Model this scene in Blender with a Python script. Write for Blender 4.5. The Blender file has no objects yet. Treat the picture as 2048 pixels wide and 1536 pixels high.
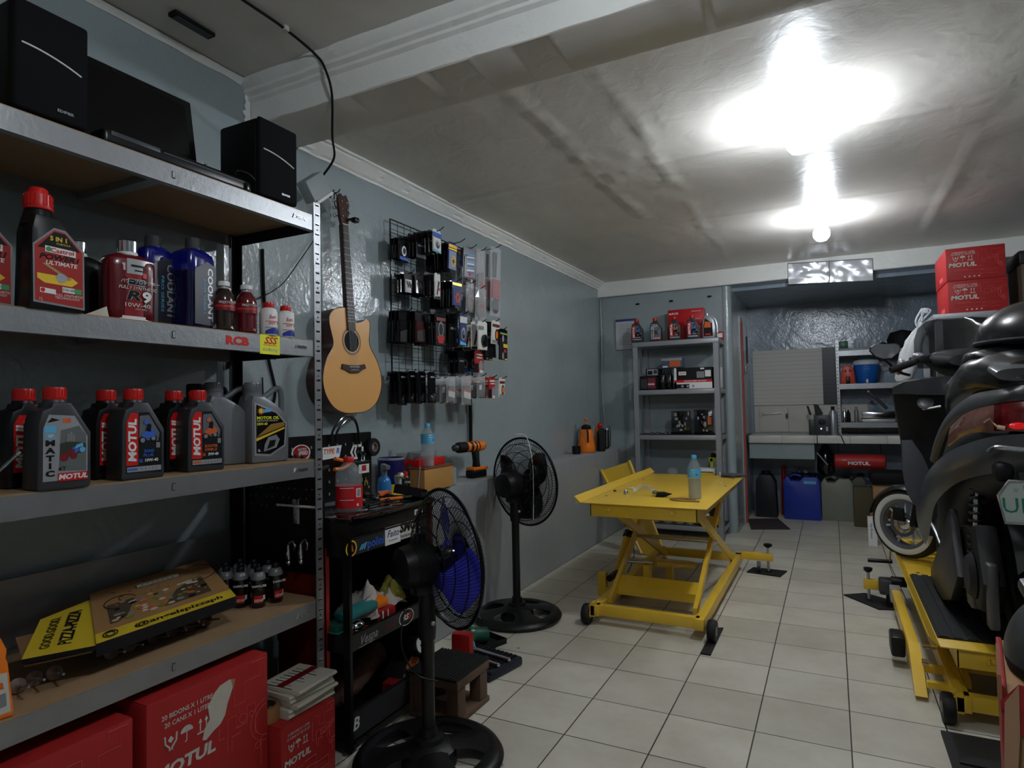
import bpy, bmesh, math, random
from mathutils import Matrix, Vector, noise
R = math.radians
PI = math.pi
rnd = random.Random(7)
scene = bpy.context.scene
COL = scene.collection

# ---------------------------------------------------------------- camera
cam_d = bpy.data.cameras.new('camera'); cam = bpy.data.objects.new('camera', cam_d); COL.objects.link(cam)
cam_d.sensor_width = 36.0; cam_d.lens = 1256.21 / 2048 * 36.0; cam_d.clip_start = 0.02; cam_d.clip_end = 60
def cam_axes(yaw, pitch, roll):
    f = Vector((math.sin(yaw) * math.cos(pitch), math.cos(yaw) * math.cos(pitch), math.sin(pitch)))
    r0 = Vector((math.cos(yaw), -math.sin(yaw), 0)); u0 = r0.cross(f)
    return r0 * math.cos(roll) + u0 * math.sin(roll), u0 * math.cos(roll) - r0 * math.sin(roll), f
_r, _u, _f = cam_axes(-0.469681, 0.0352437, -0.0193321)
cam.matrix_world = Matrix(((_r.x, _u.x, -_f.x, 1.946), (_r.y, _u.y, -_f.y, 0.0005), (_r.z, _u.z, -_f.z, 1.2749), (0, 0, 0, 1)))
scene.camera = cam

# ---------------------------------------------------------------- world, lamps, exposure
wd = bpy.data.worlds.new('world'); scene.world = wd; wd.use_nodes = True
wd.node_tree.nodes['Background'].inputs[0].default_value = (0.60, 0.62, 0.66, 1)
wd.node_tree.nodes['Background'].inputs[1].default_value = 0.10
scene.view_settings.view_transform = 'Standard'; scene.view_settings.look = 'None'
scene.view_settings.gamma = 1.0; scene.view_settings.use_curve_mapping = False
scene.view_settings.exposure = 1.15
BULB_STRENGTH = 125.0          # emission of the two bulbs under the back ceiling
FRONT_BULB_STRENGTH = 95.0   # the bulb of the front bay, just above the frame
BULBS = [((1.853, 3.10), 2.575, BULB_STRENGTH), ((1.923, 4.90), 2.575, BULB_STRENGTH * 0.8), ((1.80, 0.75), 2.69, FRONT_BULB_STRENGTH)]

# ---------------------------------------------------------------- materials
def lin(c):
    c = c / 255.0
    return c / 12.92 if c <= 0.04045 else ((c + 0.055) / 1.055) ** 2.4
MATS = {}
def mat(name, rgb, rough=0.5, metal=0.0, bump=None, var=None, coat=0.0, trans=0.0, emit=None, alpha=1.0, spec=0.5, ior=1.45):
    if name in MATS: return MATS[name]
    m = bpy.data.materials.new(name); m.use_nodes = True; nt = m.node_tree; b = nt.nodes['Principled BSDF']
    col = (lin(rgb[0]), lin(rgb[1]), lin(rgb[2]), 1)
    b.inputs['Base Color'].default_value = col; b.inputs['Roughness'].default_value = rough
    b.inputs['Metallic'].default_value = metal; b.inputs['Coat Weight'].default_value = coat
    b.inputs['Coat Roughness'].default_value = 0.08
    b.inputs['Transmission Weight'].default_value = trans; b.inputs['Alpha'].default_value = alpha
    b.inputs['Specular IOR Level'].default_value = spec; b.inputs['IOR'].default_value = ior
    if emit: b.inputs['Emission Color'].default_value = (*[lin(c) for c in emit[:3]], 1); b.inputs['Emission Strength'].default_value = emit[3]
    if bump or var:
        tc = nt.nodes.new('ShaderNodeTexCoord')
    if var:      # (scale, amount) soft mottling of the colour itself: wear and dirt
        n = nt.nodes.new('ShaderNodeTexNoise'); n.inputs['Scale'].default_value = var[0]; n.inputs['Detail'].default_value = 5
        nt.links.new(tc.outputs['Object'], n.inputs['Vector'])
        mx = nt.nodes.new('ShaderNodeMix'); mx.data_type = 'RGBA'
        k = 1 - var[1]
        mx.inputs['A'].default_value = (col[0] * k, col[1] * k, col[2] * k * 0.97, 1)
        mx.inputs['B'].default_value = (min(1, col[0] * (1 + var[1])), min(1, col[1] * (1 + var[1])), min(1, col[2] * (1 + var[1])), 1)
        nt.links.new(n.outputs['Fac'], mx.inputs['Factor']); nt.links.new(mx.outputs['Result'], b.inputs['Base Color'])
    if bump:     # (scale, strength, distance)
        n = nt.nodes.new('ShaderNodeTexNoise'); n.inputs['Scale'].default_value = bump[0]; n.inputs['Detail'].default_value = 4
        nt.links.new(tc.outputs['Object'], n.inputs['Vector'])
        bp = nt.nodes.new('ShaderNodeBump'); bp.inputs['Strength'].default_value = bump[1]; bp.inputs['Distance'].default_value = bump[2] if len(bump) > 2 else 0.01
        nt.links.new(n.outputs['Fac'], bp.inputs['Height']); nt.links.new(bp.outputs['Normal'], b.inputs['Normal'])
    MATS[name] = m; return m

def floor_material():
    m = bpy.data.materials.new('floor_tiles'); m.use_nodes = True; nt = m.node_tree; b = nt.nodes['Principled BSDF']
    L = nt.links.new
    tc = nt.nodes.new('ShaderNodeTexCoord'); mp = nt.nodes.new('ShaderNodeMapping'); mp.inputs['Location'].default_value = (-0.32 + 0.33 * 20, -0.311 + 0.33 * 20, 0)
    L(tc.outputs['Object'], mp.inputs['Vector'])
    br = nt.nodes.new('ShaderNodeTexBrick'); br.offset = 0; br.squash = 1
    br.inputs['Scale'].default_value = 1; br.inputs['Brick Width'].default_value = 0.33; br.inputs['Row Height'].default_value = 0.33
    br.inputs['Mortar Size'].default_value = 0.0028; br.inputs['Mortar Smooth'].default_value = 0.3; br.inputs['Bias'].default_value = 0.1
    br.inputs['Color1'].default_value = (lin(194), lin(190), lin(175), 1); br.inputs['Color2'].default_value = (lin(212), lin(208), lin(194), 1)
    br.inputs['Mortar'].default_value = (lin(58), lin(54), lin(47), 1)
    L(mp.outputs['Vector'], br.inputs['Vector'])
    n = nt.nodes.new('ShaderNodeTexNoise'); n.inputs['Scale'].default_value = 2.3; n.inputs['Detail'].default_value = 7; n.inputs['Roughness'].default_value = 0.65
    L(tc.outputs['Object'], n.inputs['Vector'])
    rp = nt.nodes.new('ShaderNodeValToRGB'); rp.color_ramp.elements[0].position = 0.32; rp.color_ramp.elements[0].color = (0.66, 0.63, 0.56, 1)
    rp.color_ramp.elements[1].position = 0.6; rp.color_ramp.elements[1].color = (1, 1, 1, 1)
    L(n.outputs['Fac'], rp.inputs['Fac'])
    m1 = nt.nodes.new('ShaderNodeMix'); m1.data_type = 'RGBA'; m1.blend_type = 'MULTIPLY'; m1.inputs['Factor'].default_value = 0.6
    L(br.outputs['Color'], m1.inputs['A']); L(rp.outputs['Color'], m1.inputs['B'])
    v = nt.nodes.new('ShaderNodeTexVoronoi'); v.inputs['Scale'].default_value = 3.1; v.inputs['Randomness'].default_value = 1
    L(tc.outputs['Object'], v.inputs['Vector'])
    r2 = nt.nodes.new('ShaderNodeValToRGB'); r2.color_ramp.elements[0].position = 0.018; r2.color_ramp.elements[0].color = (0.12, 0.10, 0.08, 1)
    r2.color_ramp.elements[1].position = 0.04; r2.color_ramp.elements[1].color = (1, 1, 1, 1)
    L(v.outputs['Distance'], r2.inputs['Fac'])
    m2 = nt.nodes.new('ShaderNodeMix'); m2.data_type = 'RGBA'; m2.blend_type = 'MULTIPLY'; m2.inputs['Factor'].default_value = 0.8
    L(m1.outputs['Result'], m2.inputs['A']); L(r2.outputs['Color'], m2.inputs['B'])
    L(m2.outputs['Result'], b.inputs['Base Color'])
    b.inputs['Roughness'].default_value = 0.42
    bp = nt.nodes.new('ShaderNodeBump'); bp.invert = True; bp.inputs['Strength'].default_value = 0.5; bp.inputs['Distance'].default_value = 0.004
    L(br.outputs['Fac'], bp.inputs['Height']); L(bp.outputs['Normal'], b.inputs['Normal'])
    return m

def wall_material(name, rgb, rough, lump, fine):
    m = bpy.data.materials.new(name); m.use_nodes = True; nt = m.node_tree; b = nt.nodes['Principled BSDF']; L = nt.links.new
    tc = nt.nodes.new('ShaderNodeTexCoord')
    n = nt.nodes.new('ShaderNodeTexNoise'); n.inputs['Scale'].default_value = 1.6; n.inputs['Detail'].default_value = 6
    L(tc.outputs['Object'], n.inputs['Vector'])
    mx = nt.nodes.new('ShaderNodeMix'); mx.data_type = 'RGBA'
    c = [lin(x) for x in rgb]
    mx.inputs['A'].default_value = (c[0] * 0.82, c[1] * 0.82, c[2] * 0.82, 1); mx.inputs['B'].default_value = (c[0] * 1.15, c[1] * 1.15, c[2] * 1.15, 1)
    L(n.outputs['Fac'], mx.inputs['Factor']); L(mx.outputs['Result'], b.inputs['Base Color'])
    b.inputs['Roughness'].default_value = rough; b.inputs['Coat Weight'].default_value = 0.35 if rough < 0.3 else 0.0; b.inputs['Coat Roughness'].default_value = 0.1
    a = nt.nodes.new('ShaderNodeTexNoise'); a.inputs['Scale'].default_value = 9; a.inputs['Detail'].default_value = 3; a.inputs['Distortion'].default_value = 0.6
    f = nt.nodes.new('ShaderNodeTexNoise'); f.inputs['Scale'].default_value = 55; f.inputs['Detail'].default_value = 3
    L(tc.outputs['Object'], a.inputs['Vector']); L(tc.outputs['Object'], f.inputs['Vector'])
    b1 = nt.nodes.new('ShaderNodeBump'); b1.inputs['Strength'].default_value = lump; b1.inputs['Distance'].default_value = 0.012
    b2 = nt.nodes.new('ShaderNodeBump'); b2.inputs['Strength'].default_value = fine; b2.inputs['Distance'].default_value = 0.002
    L(a.outputs['Fac'], b1.inputs['Height']); L(f.outputs['Fac'], b2.inputs['Height']); L(b1.outputs['Normal'], b2.inputs['Normal']); L(b2.outputs['Normal'], b.inputs['Normal']); L(b2.outputs['Normal'], b.inputs['Coat Normal'])
    MATS[name] = m; return m
WALL = wall_material('wall_paint', (150, 162, 164), 0.24, 0.35, 0.6)
WALLM = wall_material('wall_cement', (146, 150, 150), 0.45, 0.3, 0.5)
CEIL = wall_material('ceiling_paint', (212, 207, 199), 0.33, 0.25, 0.2)
WHITEP = wall_material('white_plaster', (232, 233, 228), 0.35, 0.45, 0.6)
BACKW = wall_material('alcove_paint', (134, 148, 162), 0.26, 0.5, 0.9)
STEEL = mat('galvanised_steel', (150, 152, 155), 0.38, 0.75, var=(14, 0.12), bump=(60, 0.08))
GREYM = mat('grey_painted_metal', (150, 152, 156), 0.4, 0.3, var=(6, 0.08))
BOARD = mat('chipboard', (150, 122, 90), 0.8, var=(9, 0.2), bump=(120, 0.2, 0.002))
BLACK = mat('black_plastic', (17, 17, 19), 0.38, spec=0.35)
BLACKM = mat('black_matte', (18, 18, 20), 0.7, spec=0.3)
BLACKG = mat('black_gloss', (11, 11, 13), 0.12, coat=0.6)
BLACKMET = mat('black_painted_metal', (16, 16, 18), 0.3, 0.2)
DGREY = mat('dark_grey_plastic', (52, 53, 57), 0.42)
GREYPL = mat('grey_plastic', (118, 121, 126), 0.35, 0.2)
RED = mat('red_plastic', (200, 28, 24), 0.35)
REDM = mat('red_painted_metal', (150, 22, 20), 0.35)
REDCARD = mat('red_carton', (164, 32, 32), 0.55, var=(5, 0.10))
WHITE = mat('white_print', (225, 225, 222), 0.5)
OFFW = mat('offwhite', (196, 194, 184), 0.6)
PINK = mat('pale_red_print', (208, 84, 80), 0.55)
YEL = mat('yellow_paint', (232, 184, 28), 0.33, var=(7, 0.10), coat=0.2)
YELD = mat('yellow_print', (226, 190, 40), 0.5)
YELB = mat('bright_yellow_sticker', (232, 232, 30), 0.5)
ORG = mat('orange_plastic', (236, 122, 26), 0.4)
ORGD = mat('orange_print', (206, 92, 36), 0.5)
BLUE = mat('blue_plastic', (30, 52, 150), 0.4, var=(4, 0.12))
BLUEV = mat('vivid_blue_plastic', (72, 72, 216), 0.4)
CYAN = mat('light_blue_print', (92, 176, 216), 0.5)
BLUEP = mat('blue_print', (52, 96, 190), 0.5)
TEAL = mat('teal_plastic', (50, 132, 132), 0.45)
GREEN = mat('green_print', (60, 150, 90), 0.5)
GREEND = mat('dark_green_plastic', (22, 74, 60), 0.45)
CARD = mat('brown_cardboard', (160, 122, 84), 0.8, var=(6, 0.12))
CHROME = mat('chrome', (210, 212, 215), 0.14, 1.0)
RUBBER = mat('black_rubber', (20, 20, 21), 0.65, bump=(80, 0.15, 0.002))
SILVER = mat('silver_print', (172, 174, 178), 0.35, 0.5)
CLEAR = mat('clear_plastic', (196, 204, 208), 0.08, alpha=0.26, spec=0.9)
WATER = mat('water', (150, 160, 164), 0.05, alpha=0.42, spec=0.9)
FILM = mat('clear_film', (210, 212, 214), 0.15, alpha=0.32, spec=0.8)
WOODD = mat('dark_old_wood', (96, 74, 58), 0.75, var=(11, 0.3), bump=(30, 0.3, 0.004))
WOODL = mat('pine_box_wood', (176, 130, 70), 0.6, var=(7, 0.15))
RAG = mat('rag_cotton', (176, 168, 160), 0.9, var=(12, 0.2))
BRONZE = mat('valve_steel_brown', (150, 132, 124), 0.45, 0.3)
PAPER = mat('newsprint', (190, 186, 172), 0.8, var=(30, 0.12))
GREYP = mat('grey_print', (128, 130, 132), 0.5)
DRED = mat('deep_red_print', (120, 18, 26), 0.4)

# ---------------------------------------------------------------- mesh builder
_textcache = {}
def text_mesh(s, shear, bold, space):
    k = (s, shear, bold, space)
    if k not in _textcache:
        c = bpy.data.curves.new('lettering', 'FONT'); c.body = s; c.size = 1; c.align_x = 'CENTER'; c.align_y = 'CENTER'
        c.shear = shear; c.offset = bold; c.resolution_u = 2; c.space_character = space
        o = bpy.data.objects.new('lettering', c)
        me = o.to_mesh()
        _textcache[k] = ([v.co.copy() for v in me.vertices], [tuple(p.vertices) for p in me.polygons])
        o.to_mesh_clear(); bpy.data.objects.remove(o); bpy.data.curves.remove(c)
    return _textcache[k]

class MB:
    def __init__(s): s.v = []; s.f = []; s.mi = []; s.mats = []; s.M = Matrix()
    def _m(s, m):
        if m not in s.mats: s.mats.append(m)
        return s.mats.index(m)
    def add(s, vs, fs, m, T=None):
        b = len(s.v); A = s.M if T is None else s.M @ T
        s.v += [A @ Vector(v) for v in vs]
        k = s._m(m)
        for f in fs: s.f.append(tuple(b + i for i in f)); s.mi.append(k)
        return s
    def box(s, x0, x1, y0, y1, z0, z1, m, bev=0.0, T=None, seg=2):
        if bev > 0:
            bm = bmesh.new(); bmesh.ops.create_cube(bm, size=1)
            for v in bm.verts: v.co = Vector(((x0 + x1) / 2 + v.co.x * (x1 - x0), (y0 + y1) / 2 + v.co.y * (y1 - y0), (z0 + z1) / 2 + v.co.z * (z1 - z0)))
            bmesh.ops.bevel(bm, geom=list(bm.edges), offset=min(bev, abs(x1 - x0) * .49, abs(y1 - y0) * .49, abs(z1 - z0) * .49), segments=seg, profile=0.5, affect='EDGES')
            bm.verts.index_update(); s.add([v.co.copy() for v in bm.verts], [[v.index for v in f.verts] for f in bm.faces], m, T); bm.free(); return s
        vs = [(x, y, z) for x in (x0, x1) for y in (y0, y1) for z in (z0, z1)]
        return s.add(vs, [(0, 1, 3, 2), (4, 6, 7, 5), (0, 4, 5, 1), (2, 3, 7, 6), (0, 2, 6, 4), (1, 5, 7, 3)], m, T)
    def prism(s, pts, a, b, m, axis='x', T=None, bev=0.0):
        """closed 2D outline extruded along an axis; pts are (y,z) for x, (x,z) for y, (x,y) for z"""
        def P(p, t): return {'x': (t, p[0], p[1]), 'y': (p[0], t, p[1]), 'z': (p[0], p[1], t)}[axis]
        n = len(pts)
        if bev > 0:
            bm = bmesh.new(); lo = [bm.verts.new(P(p, a)) for p in pts]; hi = [bm.verts.new(P(p, b)) for p in pts]
            bm.faces.new(lo); bm.faces.new(hi[::-1])
            for i in range(n): bm.faces.new((lo[i], hi[i], hi[(i + 1) % n], lo[(i + 1) % n]))
            bmesh.ops.recalc_face_normals(bm, faces=bm.faces)
            es = [e for e in bm.edges if (e.verts[0] in lo) == (e.verts[1] in lo)]
            bmesh.ops.bevel(bm, geom=es, offset=bev, segments=2, profile=0.5, affect='EDGES')
            bm.verts.index_update(); s.add([v.co.copy() for v in bm.verts], [[v.index for v in f.verts] for f in bm.faces], m, T); bm.free(); return s
        vs = [P(p, a) for p in pts] + [P(p, b) for p in pts]
        return s.add(vs, [tuple(range(n))[::-1], tuple(range(n, 2 * n))] + [(i, (i + 1) % n, n + (i + 1) % n, n + i) for i in range(n)], m, T)
    def lathe(s, prof, m, seg=24, T=None, axis='z', cap=True, sx=1.0, sy=1.0):
        """prof: list of (radius, height) from bottom to top"""
        vs = []; fs = []
        for r, h in prof:
            for i in range(seg):
                a = 2 * PI * i / seg; x, y = r * math.cos(a) * sx, r * math.sin(a) * sy
                vs.append({'z': (x, y, h), 'x': (h, x, y), 'y': (y, h, x)}[axis])
        for k in range(len(prof) - 1):
            for i in range(seg):
                j = (i + 1) % seg; fs.append((k * seg + i, k * seg + j, (k + 1) * seg + j, (k + 1) * seg + i))
        if cap:
            if prof[0][0] > 1e-5: fs.append(tuple(range(seg))[::-1])
            if prof[-1][0] > 1e-5: fs.append(tuple((len(prof) - 1) * seg + i for i in range(seg)))
        return s.add(vs, fs, m, T)
    def cyl(s, r, a, b, m, c=(0, 0), axis='z', seg=20, T=None, r2=None):
        r2 = r if r2 is None else r2
        tr = {'z': (c[0], c[1], 0), 'x': (0, c[0], c[1]), 'y': (c[0], 0, c[1])}[axis]
        TT = Matrix.Translation(tr) if T is None else T @ Matrix.Translation(tr)
        return s.lathe([(r, a), (r2, b)], m, seg, TT, axis)
    def tube(s, pts, r, m, seg=8, closed=False, T=None, cap=True):
        pts = [Vector(p) for p in pts]; n = len(pts); rs = r if isinstance(r, (list, tuple)) else [r] * n
        vs = []; fs = []; up = None
        for i, p in enumerate(pts):
            if closed: t = pts[(i + 1) % n] - pts[i - 1]
            else: t = pts[min(i + 1, n - 1)] - pts[max(i - 1, 0)]
            t = t.normalized() if t.length > 1e-9 else Vector((0, 0, 1))
            if up is None: up = t.orthogonal().normalized()
            up = up - t * up.dot(t)
            up = up.normalized() if up.length > 1e-6 else t.orthogonal().normalized()
            w = t.cross(up)
            for k in range(seg):
                a = 2 * PI * k / seg; vs.append(p + (up * math.cos(a) + w * math.sin(a)) * rs[i])
        for i in range(n if closed else n - 1):
            for k in range(seg):
                k2 = (k + 1) % seg; j = (i + 1) % n
                fs.append((i * seg + k, i * seg + k2, j * seg + k2, j * seg + k))
        if not closed and cap: fs += [tuple(range(seg))[::-1], tuple((n - 1) * seg + k for k in range(seg))]
        return s.add(vs, fs, m, T)
    def loft(s, rings, m, T=None, cap=True, closed_ring=True):
        n = len(rings[0]); vs = [p for r_ in rings for p in r_]; fs = []
        for k in range(len(rings) - 1):
            for i in range(n if closed_ring else n - 1):
                j = (i + 1) % n; fs.append((k * n + i, k * n + j, (k + 1) * n + j, (k + 1) * n + i))
        if cap and closed_ring: fs += [tuple(range(n))[::-1], tuple((len(rings) - 1) * n + i for i in range(n))]
        return s.add(vs, fs, m, T)
    def ball(s, c, r, m, seg=16, T=None, sc=(1, 1, 1)):
        k = max(6, seg // 2); prof = [(max(1e-6, r * math.sin(PI * i / k)), -r * math.cos(PI * i / k)) for i in range(k + 1)]
        M2 = Matrix.Translation(c) @ Matrix.Diagonal((*sc, 1))
        return s.lathe(prof, m, seg, M2 if T is None else T @ M2, cap=False)
    def poly(s, pts, m, T=None): return s.add(pts, [tuple(range(len(pts)))], m, T)
    def text(s, t, o, right, up, size, m, shear=0.0, bold=0.0, sx=1.0, space=1.0):
        """lettering centred on o, reading along right; size = letter height"""
        vs, fs = text_mesh(t, shear, bold, space); r_ = Vector(right).normalized(); u_ = Vector(up).normalized(); o = Vector(o); k = size * 1.38
        return s.add([o + r_ * (v.x * k * sx) + u_ * (v.y * k) for v in vs], fs, m)
    def build(s, name, parent=None, label=None, smooth=True, angle=38):
        me = bpy.data.meshes.new(name); me.from_pydata([tuple(v) for v in s.v], [], s.f)
        for m in s.mats: me.materials.append(m)
        me.polygons.foreach_set('material_index', s.mi)
        if smooth:
            me.polygons.foreach_set('use_smooth', [True] * len(me.polygons)); me.update(); me.set_sharp_from_angle(angle=R(angle))
        me.update()
        o = bpy.data.objects.new(name, me); COL.objects.link(o)
        if parent is not None: o.parent = parent
        if label: o['label'] = label
        return o

def fixn(o):
    bm = bmesh.new(); bm.from_mesh(o.data); bmesh.ops.recalc_face_normals(bm, faces=bm.faces); bm.to_mesh(o.data); bm.free(); return o
def tag(o, label, cat, group=None):
    o['label'] = label; o['category'] = cat
    if group: o['group'] = group
    return o
def thing(name, label, cat, loc=(0, 0, 0), rz=0.0, group=None, rot=None):
    o = bpy.data.objects.new(name, None); COL.objects.link(o); o.empty_display_size = 0.05
    o.location = loc; o.rotation_euler = rot if rot else (0, 0, rz)
    return tag(o, label, cat, group)
def struct(o): o['kind'] = 'structure'; return o
def dup(root, loc, rz=0.0, label=None, group=None, rot=None, scale=None):
    def cp(o, par):
        c = o.copy(); COL.objects.link(c)
        if par is not None: c.parent = par
        for ch in list(o.children): cp(ch, c)
        return c
    r_ = cp(root, None); r_.location = loc; r_.rotation_euler = rot if rot else (0, 0, rz)
    if scale: r_.scale = scale
    if label: r_['label'] = label
    if group: r_['group'] = group
    return r_
def TR(x=0, y=0, z=0, rx=0, ry=0, rz=0):
    return Matrix.Translation((x, y, z)) @ Matrix.Rotation(R(rz), 4, 'Z') @ Matrix.Rotation(R(ry), 4, 'Y') @ Matrix.Rotation(R(rx), 4, 'X')
X, Y, Z = Vector((1, 0, 0)), Vector((0, 1, 0)), Vector((0, 0, 1))
def spline(pts, k=6):
    P = [Vector(p) for p in pts]; out = []
    for i in range(len(P) - 1):
        p0 = P[max(i - 1, 0)]; p1 = P[i]; p2 = P[i + 1]; p3 = P[min(i + 2, len(P) - 1)]
        for j in range(k):
            t = j / k; out.append(0.5 * ((2 * p1) + (p2 - p0) * t + (2 * p0 - 5 * p1 + 4 * p2 - p3) * t * t + (3 * p1 - p0 - 3 * p2 + p3) * t ** 3))
    out.append(P[-1]); return out
# ================================================================ THE ROOM
WX = -0.25       # upper left wall plane
fm = floor_material()
struct(MB().box(-0.6, 4.0, -2.1, 8.0, -0.1, 0.0, fm).build('floor'))
# ceilings: lumpy painted board as a displaced grid
def lumpy(name, x0, x1, y0, y1, z, m, fn, step=0.03, thick=0.06):
    nx = int((x1 - x0) / step) + 1; ny = int((y1 - y0) / step) + 1; b = MB(); vs = []; fs = []
    for j in range(ny + 1):
        for i in range(nx + 1):
            x = x0 + (x1 - x0) * i / nx; y = y0 + (y1 - y0) * j / ny; vs.append((x, y, z + fn(x, y)))
    for j in range(ny):
        for i in range(nx):
            a = j * (nx + 1) + i; fs.append((a, a + nx + 1, a + nx + 2, a + 1))
    b.add(vs, fs, m); b.box(x0, x1, y0, y1, z + 0.025, z + thick, m)
    return b.build(name, angle=60)
def seam(x, y, xs, w, h, y0, y1):
    if y < y0 or y > y1: return 0
    d = abs(x - xs - 0.012 * math.sin(y * 5)); return -h * max(0, 1 - (d / w) ** 2) * (0.6 + 0.8 * noise.noise((x * 9, y * 14, 3)))
def ceil_back(x, y):
    h = 0.006 * noise.noise((x * 1.3, y * 1.3, 0)) + 0.0025 * noise.noise((x * 6, y * 4, 5))
    h += seam(x, y, 0.81, 0.045, 0.010, 2.2, 4.3) + seam(x, y, 1.18, 0.04, 0.008, 2.2, 3.9) + seam(x, y, 1.15, 0.03, 0.006, 4.1, 6.3)
    if 3.1 < y < 3.75 and 0.83 < x < 1.16: h -= 0.003 + 0.007 * max(0, noise.noise((x * 12, y * 9, 8)))
    k = (y - 3.35) % 1.22
    h -= 0.004 * max(0, 1 - (min(k, 1.22 - k) / 0.03) ** 2)
    if x > 2.6: h -= 0.02 * max(0, noise.noise((x * 2.2, y * 1.5, 1)))
    return max(h, -0.028)
lumpy_back = struct(lumpy('ceiling', WX, 4.0, 2.14, 6.45, 2.575, CEIL, ceil_back))
struct(lumpy('ceiling', WX, 4.0, -2.0, 1.876, 2.69, CEIL, lambda x, y: 0.005 * noise.noise((x * 1.5, y * 1.5, 9)) + 0.002 * noise.noise((x * 7, y * 7, 2)) - 0.010 * max(0, noise.noise((x * 9, y * 9, 4))) * max(0, (y - 1.6) / 0.27), step=0.04))
# cross beam between the two bays: pale painted front with a double moulding, grey soffit
b = MB(); nx = 150
prof = [(2.14, 2.575), (2.14, 2.505), (2.137, 2.50), (1.880, 2.50), (1.876, 2.505), (1.876, 2.60), (1.862, 2.610), (1.864, 2.624), (1.846, 2.634), (1.848, 2.650), (1.828, 2.668), (1.826, 2.70)]
vs = []
for i in range(nx + 1):
    x = WX + 4.25 * i / nx
    for k, (y, z) in enumerate(prof):
        e = 1.0 if k > 3 else 0.06
        vs.append((x, y - e * 0.004 * noise.noise((x * 5, z * 20, 3)) - e * 0.011 * max(0, noise.noise((x * 13, z * 30, 7)) - 0.25), z + e * 0.003 * noise.noise((x * 8, z * 9, 1))))
n = len(prof); fs_s = []; fs_f = []
for i in range(nx):
    for k in range(n - 1): (fs_s if k < 4 else fs_f).append((i * n + k, i * n + k + 1, (i + 1) * n + k + 1, (i + 1) * n + k))
b.add(vs, fs_s, CEIL); b.add(vs, fs_f, WHITEP)
struct(b.build('ceiling_beam', angle=50))
# little nail heads and plaster blobs on the beam face
# left wall: upper part, low thick part with ledge
b = MB(); b.box(WX - 0.1, WX, -2.1, 8.0, 0.0, 2.75, WALL); struct(b.build('wall_left'))
b = MB(); ny = 110; vs = []
prof = [(-0.012, 0.0), (-0.008, 0.10), (-0.004, 0.4), (0.0, 0.80), (-0.004, 0.818), (-0.02, 0.826), (WX, 0.828)]
for i in range(ny + 1):
    y = 2.35 + (6.45 - 2.35) * i / ny
    for k, (x, z) in enumerate(prof):
        e = 0 if k == len(prof) - 1 else 1
        vs.append((x + e * 0.006 * noise.noise((y * 2, z * 3, 4)), y, z + (0.004 * noise.noise((y * 4, x * 5, 8)) if z > 0.7 else 0)))
n = len(prof)
b.add(vs, [(i * n + k, (i + 1) * n + k, (i + 1) * n + k + 1, i * n + k + 1) for i in range(ny) for k in range(n - 1)], WALLM)
b.poly([(WX, 2.35, 0), (-0.012, 2.35, 0), (0, 2.35, 0.80), (-0.02, 2.35, 0.826), (WX, 2.35, 0.828)], WALLM)
struct(b.build('wall_low_left'))
b = MB(); b.box(WX, 1.02, 6.455, 6.56, 0, 2.42, WALL)
for (x, z) in ((0.15, 2.31), (0.50, 2.31), (0.88, 2.32)): b.box(x, x + 0.035, 6.445, 6.46, z, z + 0.018, BLACKM)
b.cyl(0.055, 0, 2.42, WALL, (1.045, 6.50), seg=28)
b.box(1.0, 1.1, 6.5, 7.9, 0, 2.42, WALL)
struct(b.build('wall_back_left'))
struct(MB().box(0.6, 4.1, 7.9, 8.0, 0, 2.5, BACKW).build('wall_back'))
struct(MB().box(1.02, 4.1, 6.60, 8.0, 2.38, 2.48, BACKW).build('ceiling_alcove'))
b = MB(); vs = []; nx = 90
for i in range(nx + 1):
    x = WX + 4.25 * i / nx
    for (y, z) in ((6.40, 2.60), (6.40, 2.424), (6.408, 2.418), (6.62, 2.415)): vs.append((x, y + 0.003 * noise.noise((x * 4, z * 6, 2)), z + 0.002 * noise.noise((x * 7, 0, 2))))
b.add(vs, [(i * 4 + k, i * 4 + k + 1, i * 4 + k + 5, i * 4 + k + 4) for i in range(nx) for k in range(2)], WHITEP)
b.add(vs, [(i * 4 + 2, i * 4 + 3, i * 4 + 7, i * 4 + 6) for i in range(nx)], BACKW)
b.box(WX, 4.1, 6.45, 6.6, 2.45, 2.65, WHITEP)
struct(b.build('beam_back'))
struct(MB().box(3.9, 4.0, -2.1, 8.0, 0, 2.75, WALL).build('wall_right'))
# crown moulding of the back bay
b = MB(); ny = 140; vs = []
prof = [(WX, 2.498), (WX + 0.012, 2.500), (WX + 0.014, 2.512), (WX + 0.03, 2.520), (WX + 0.034, 2.535), (WX + 0.06, 2.548), (WX + 0.064, 2.560), (WX + 0.078, 2.564), (WX + 0.08, 2.580)]
for i in range(ny + 1):
    y = 2.14 + (6.40 - 2.14) * i / ny
    for (x, z) in prof: vs.append((x + 0.004 * noise.noise((y * 9, z * 20, 1)), y, z + 0.004 * noise.noise((y * 11, x * 10, 6))))
n = len(prof)
b.add(vs, [(i * n + k, (i + 1) * n + k, (i + 1) * n + k + 1, i * n + k + 1) for i in range(ny) for k in range(n - 1)], WHITEP)
struct(b.build('trim_crown', angle=50))
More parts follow.
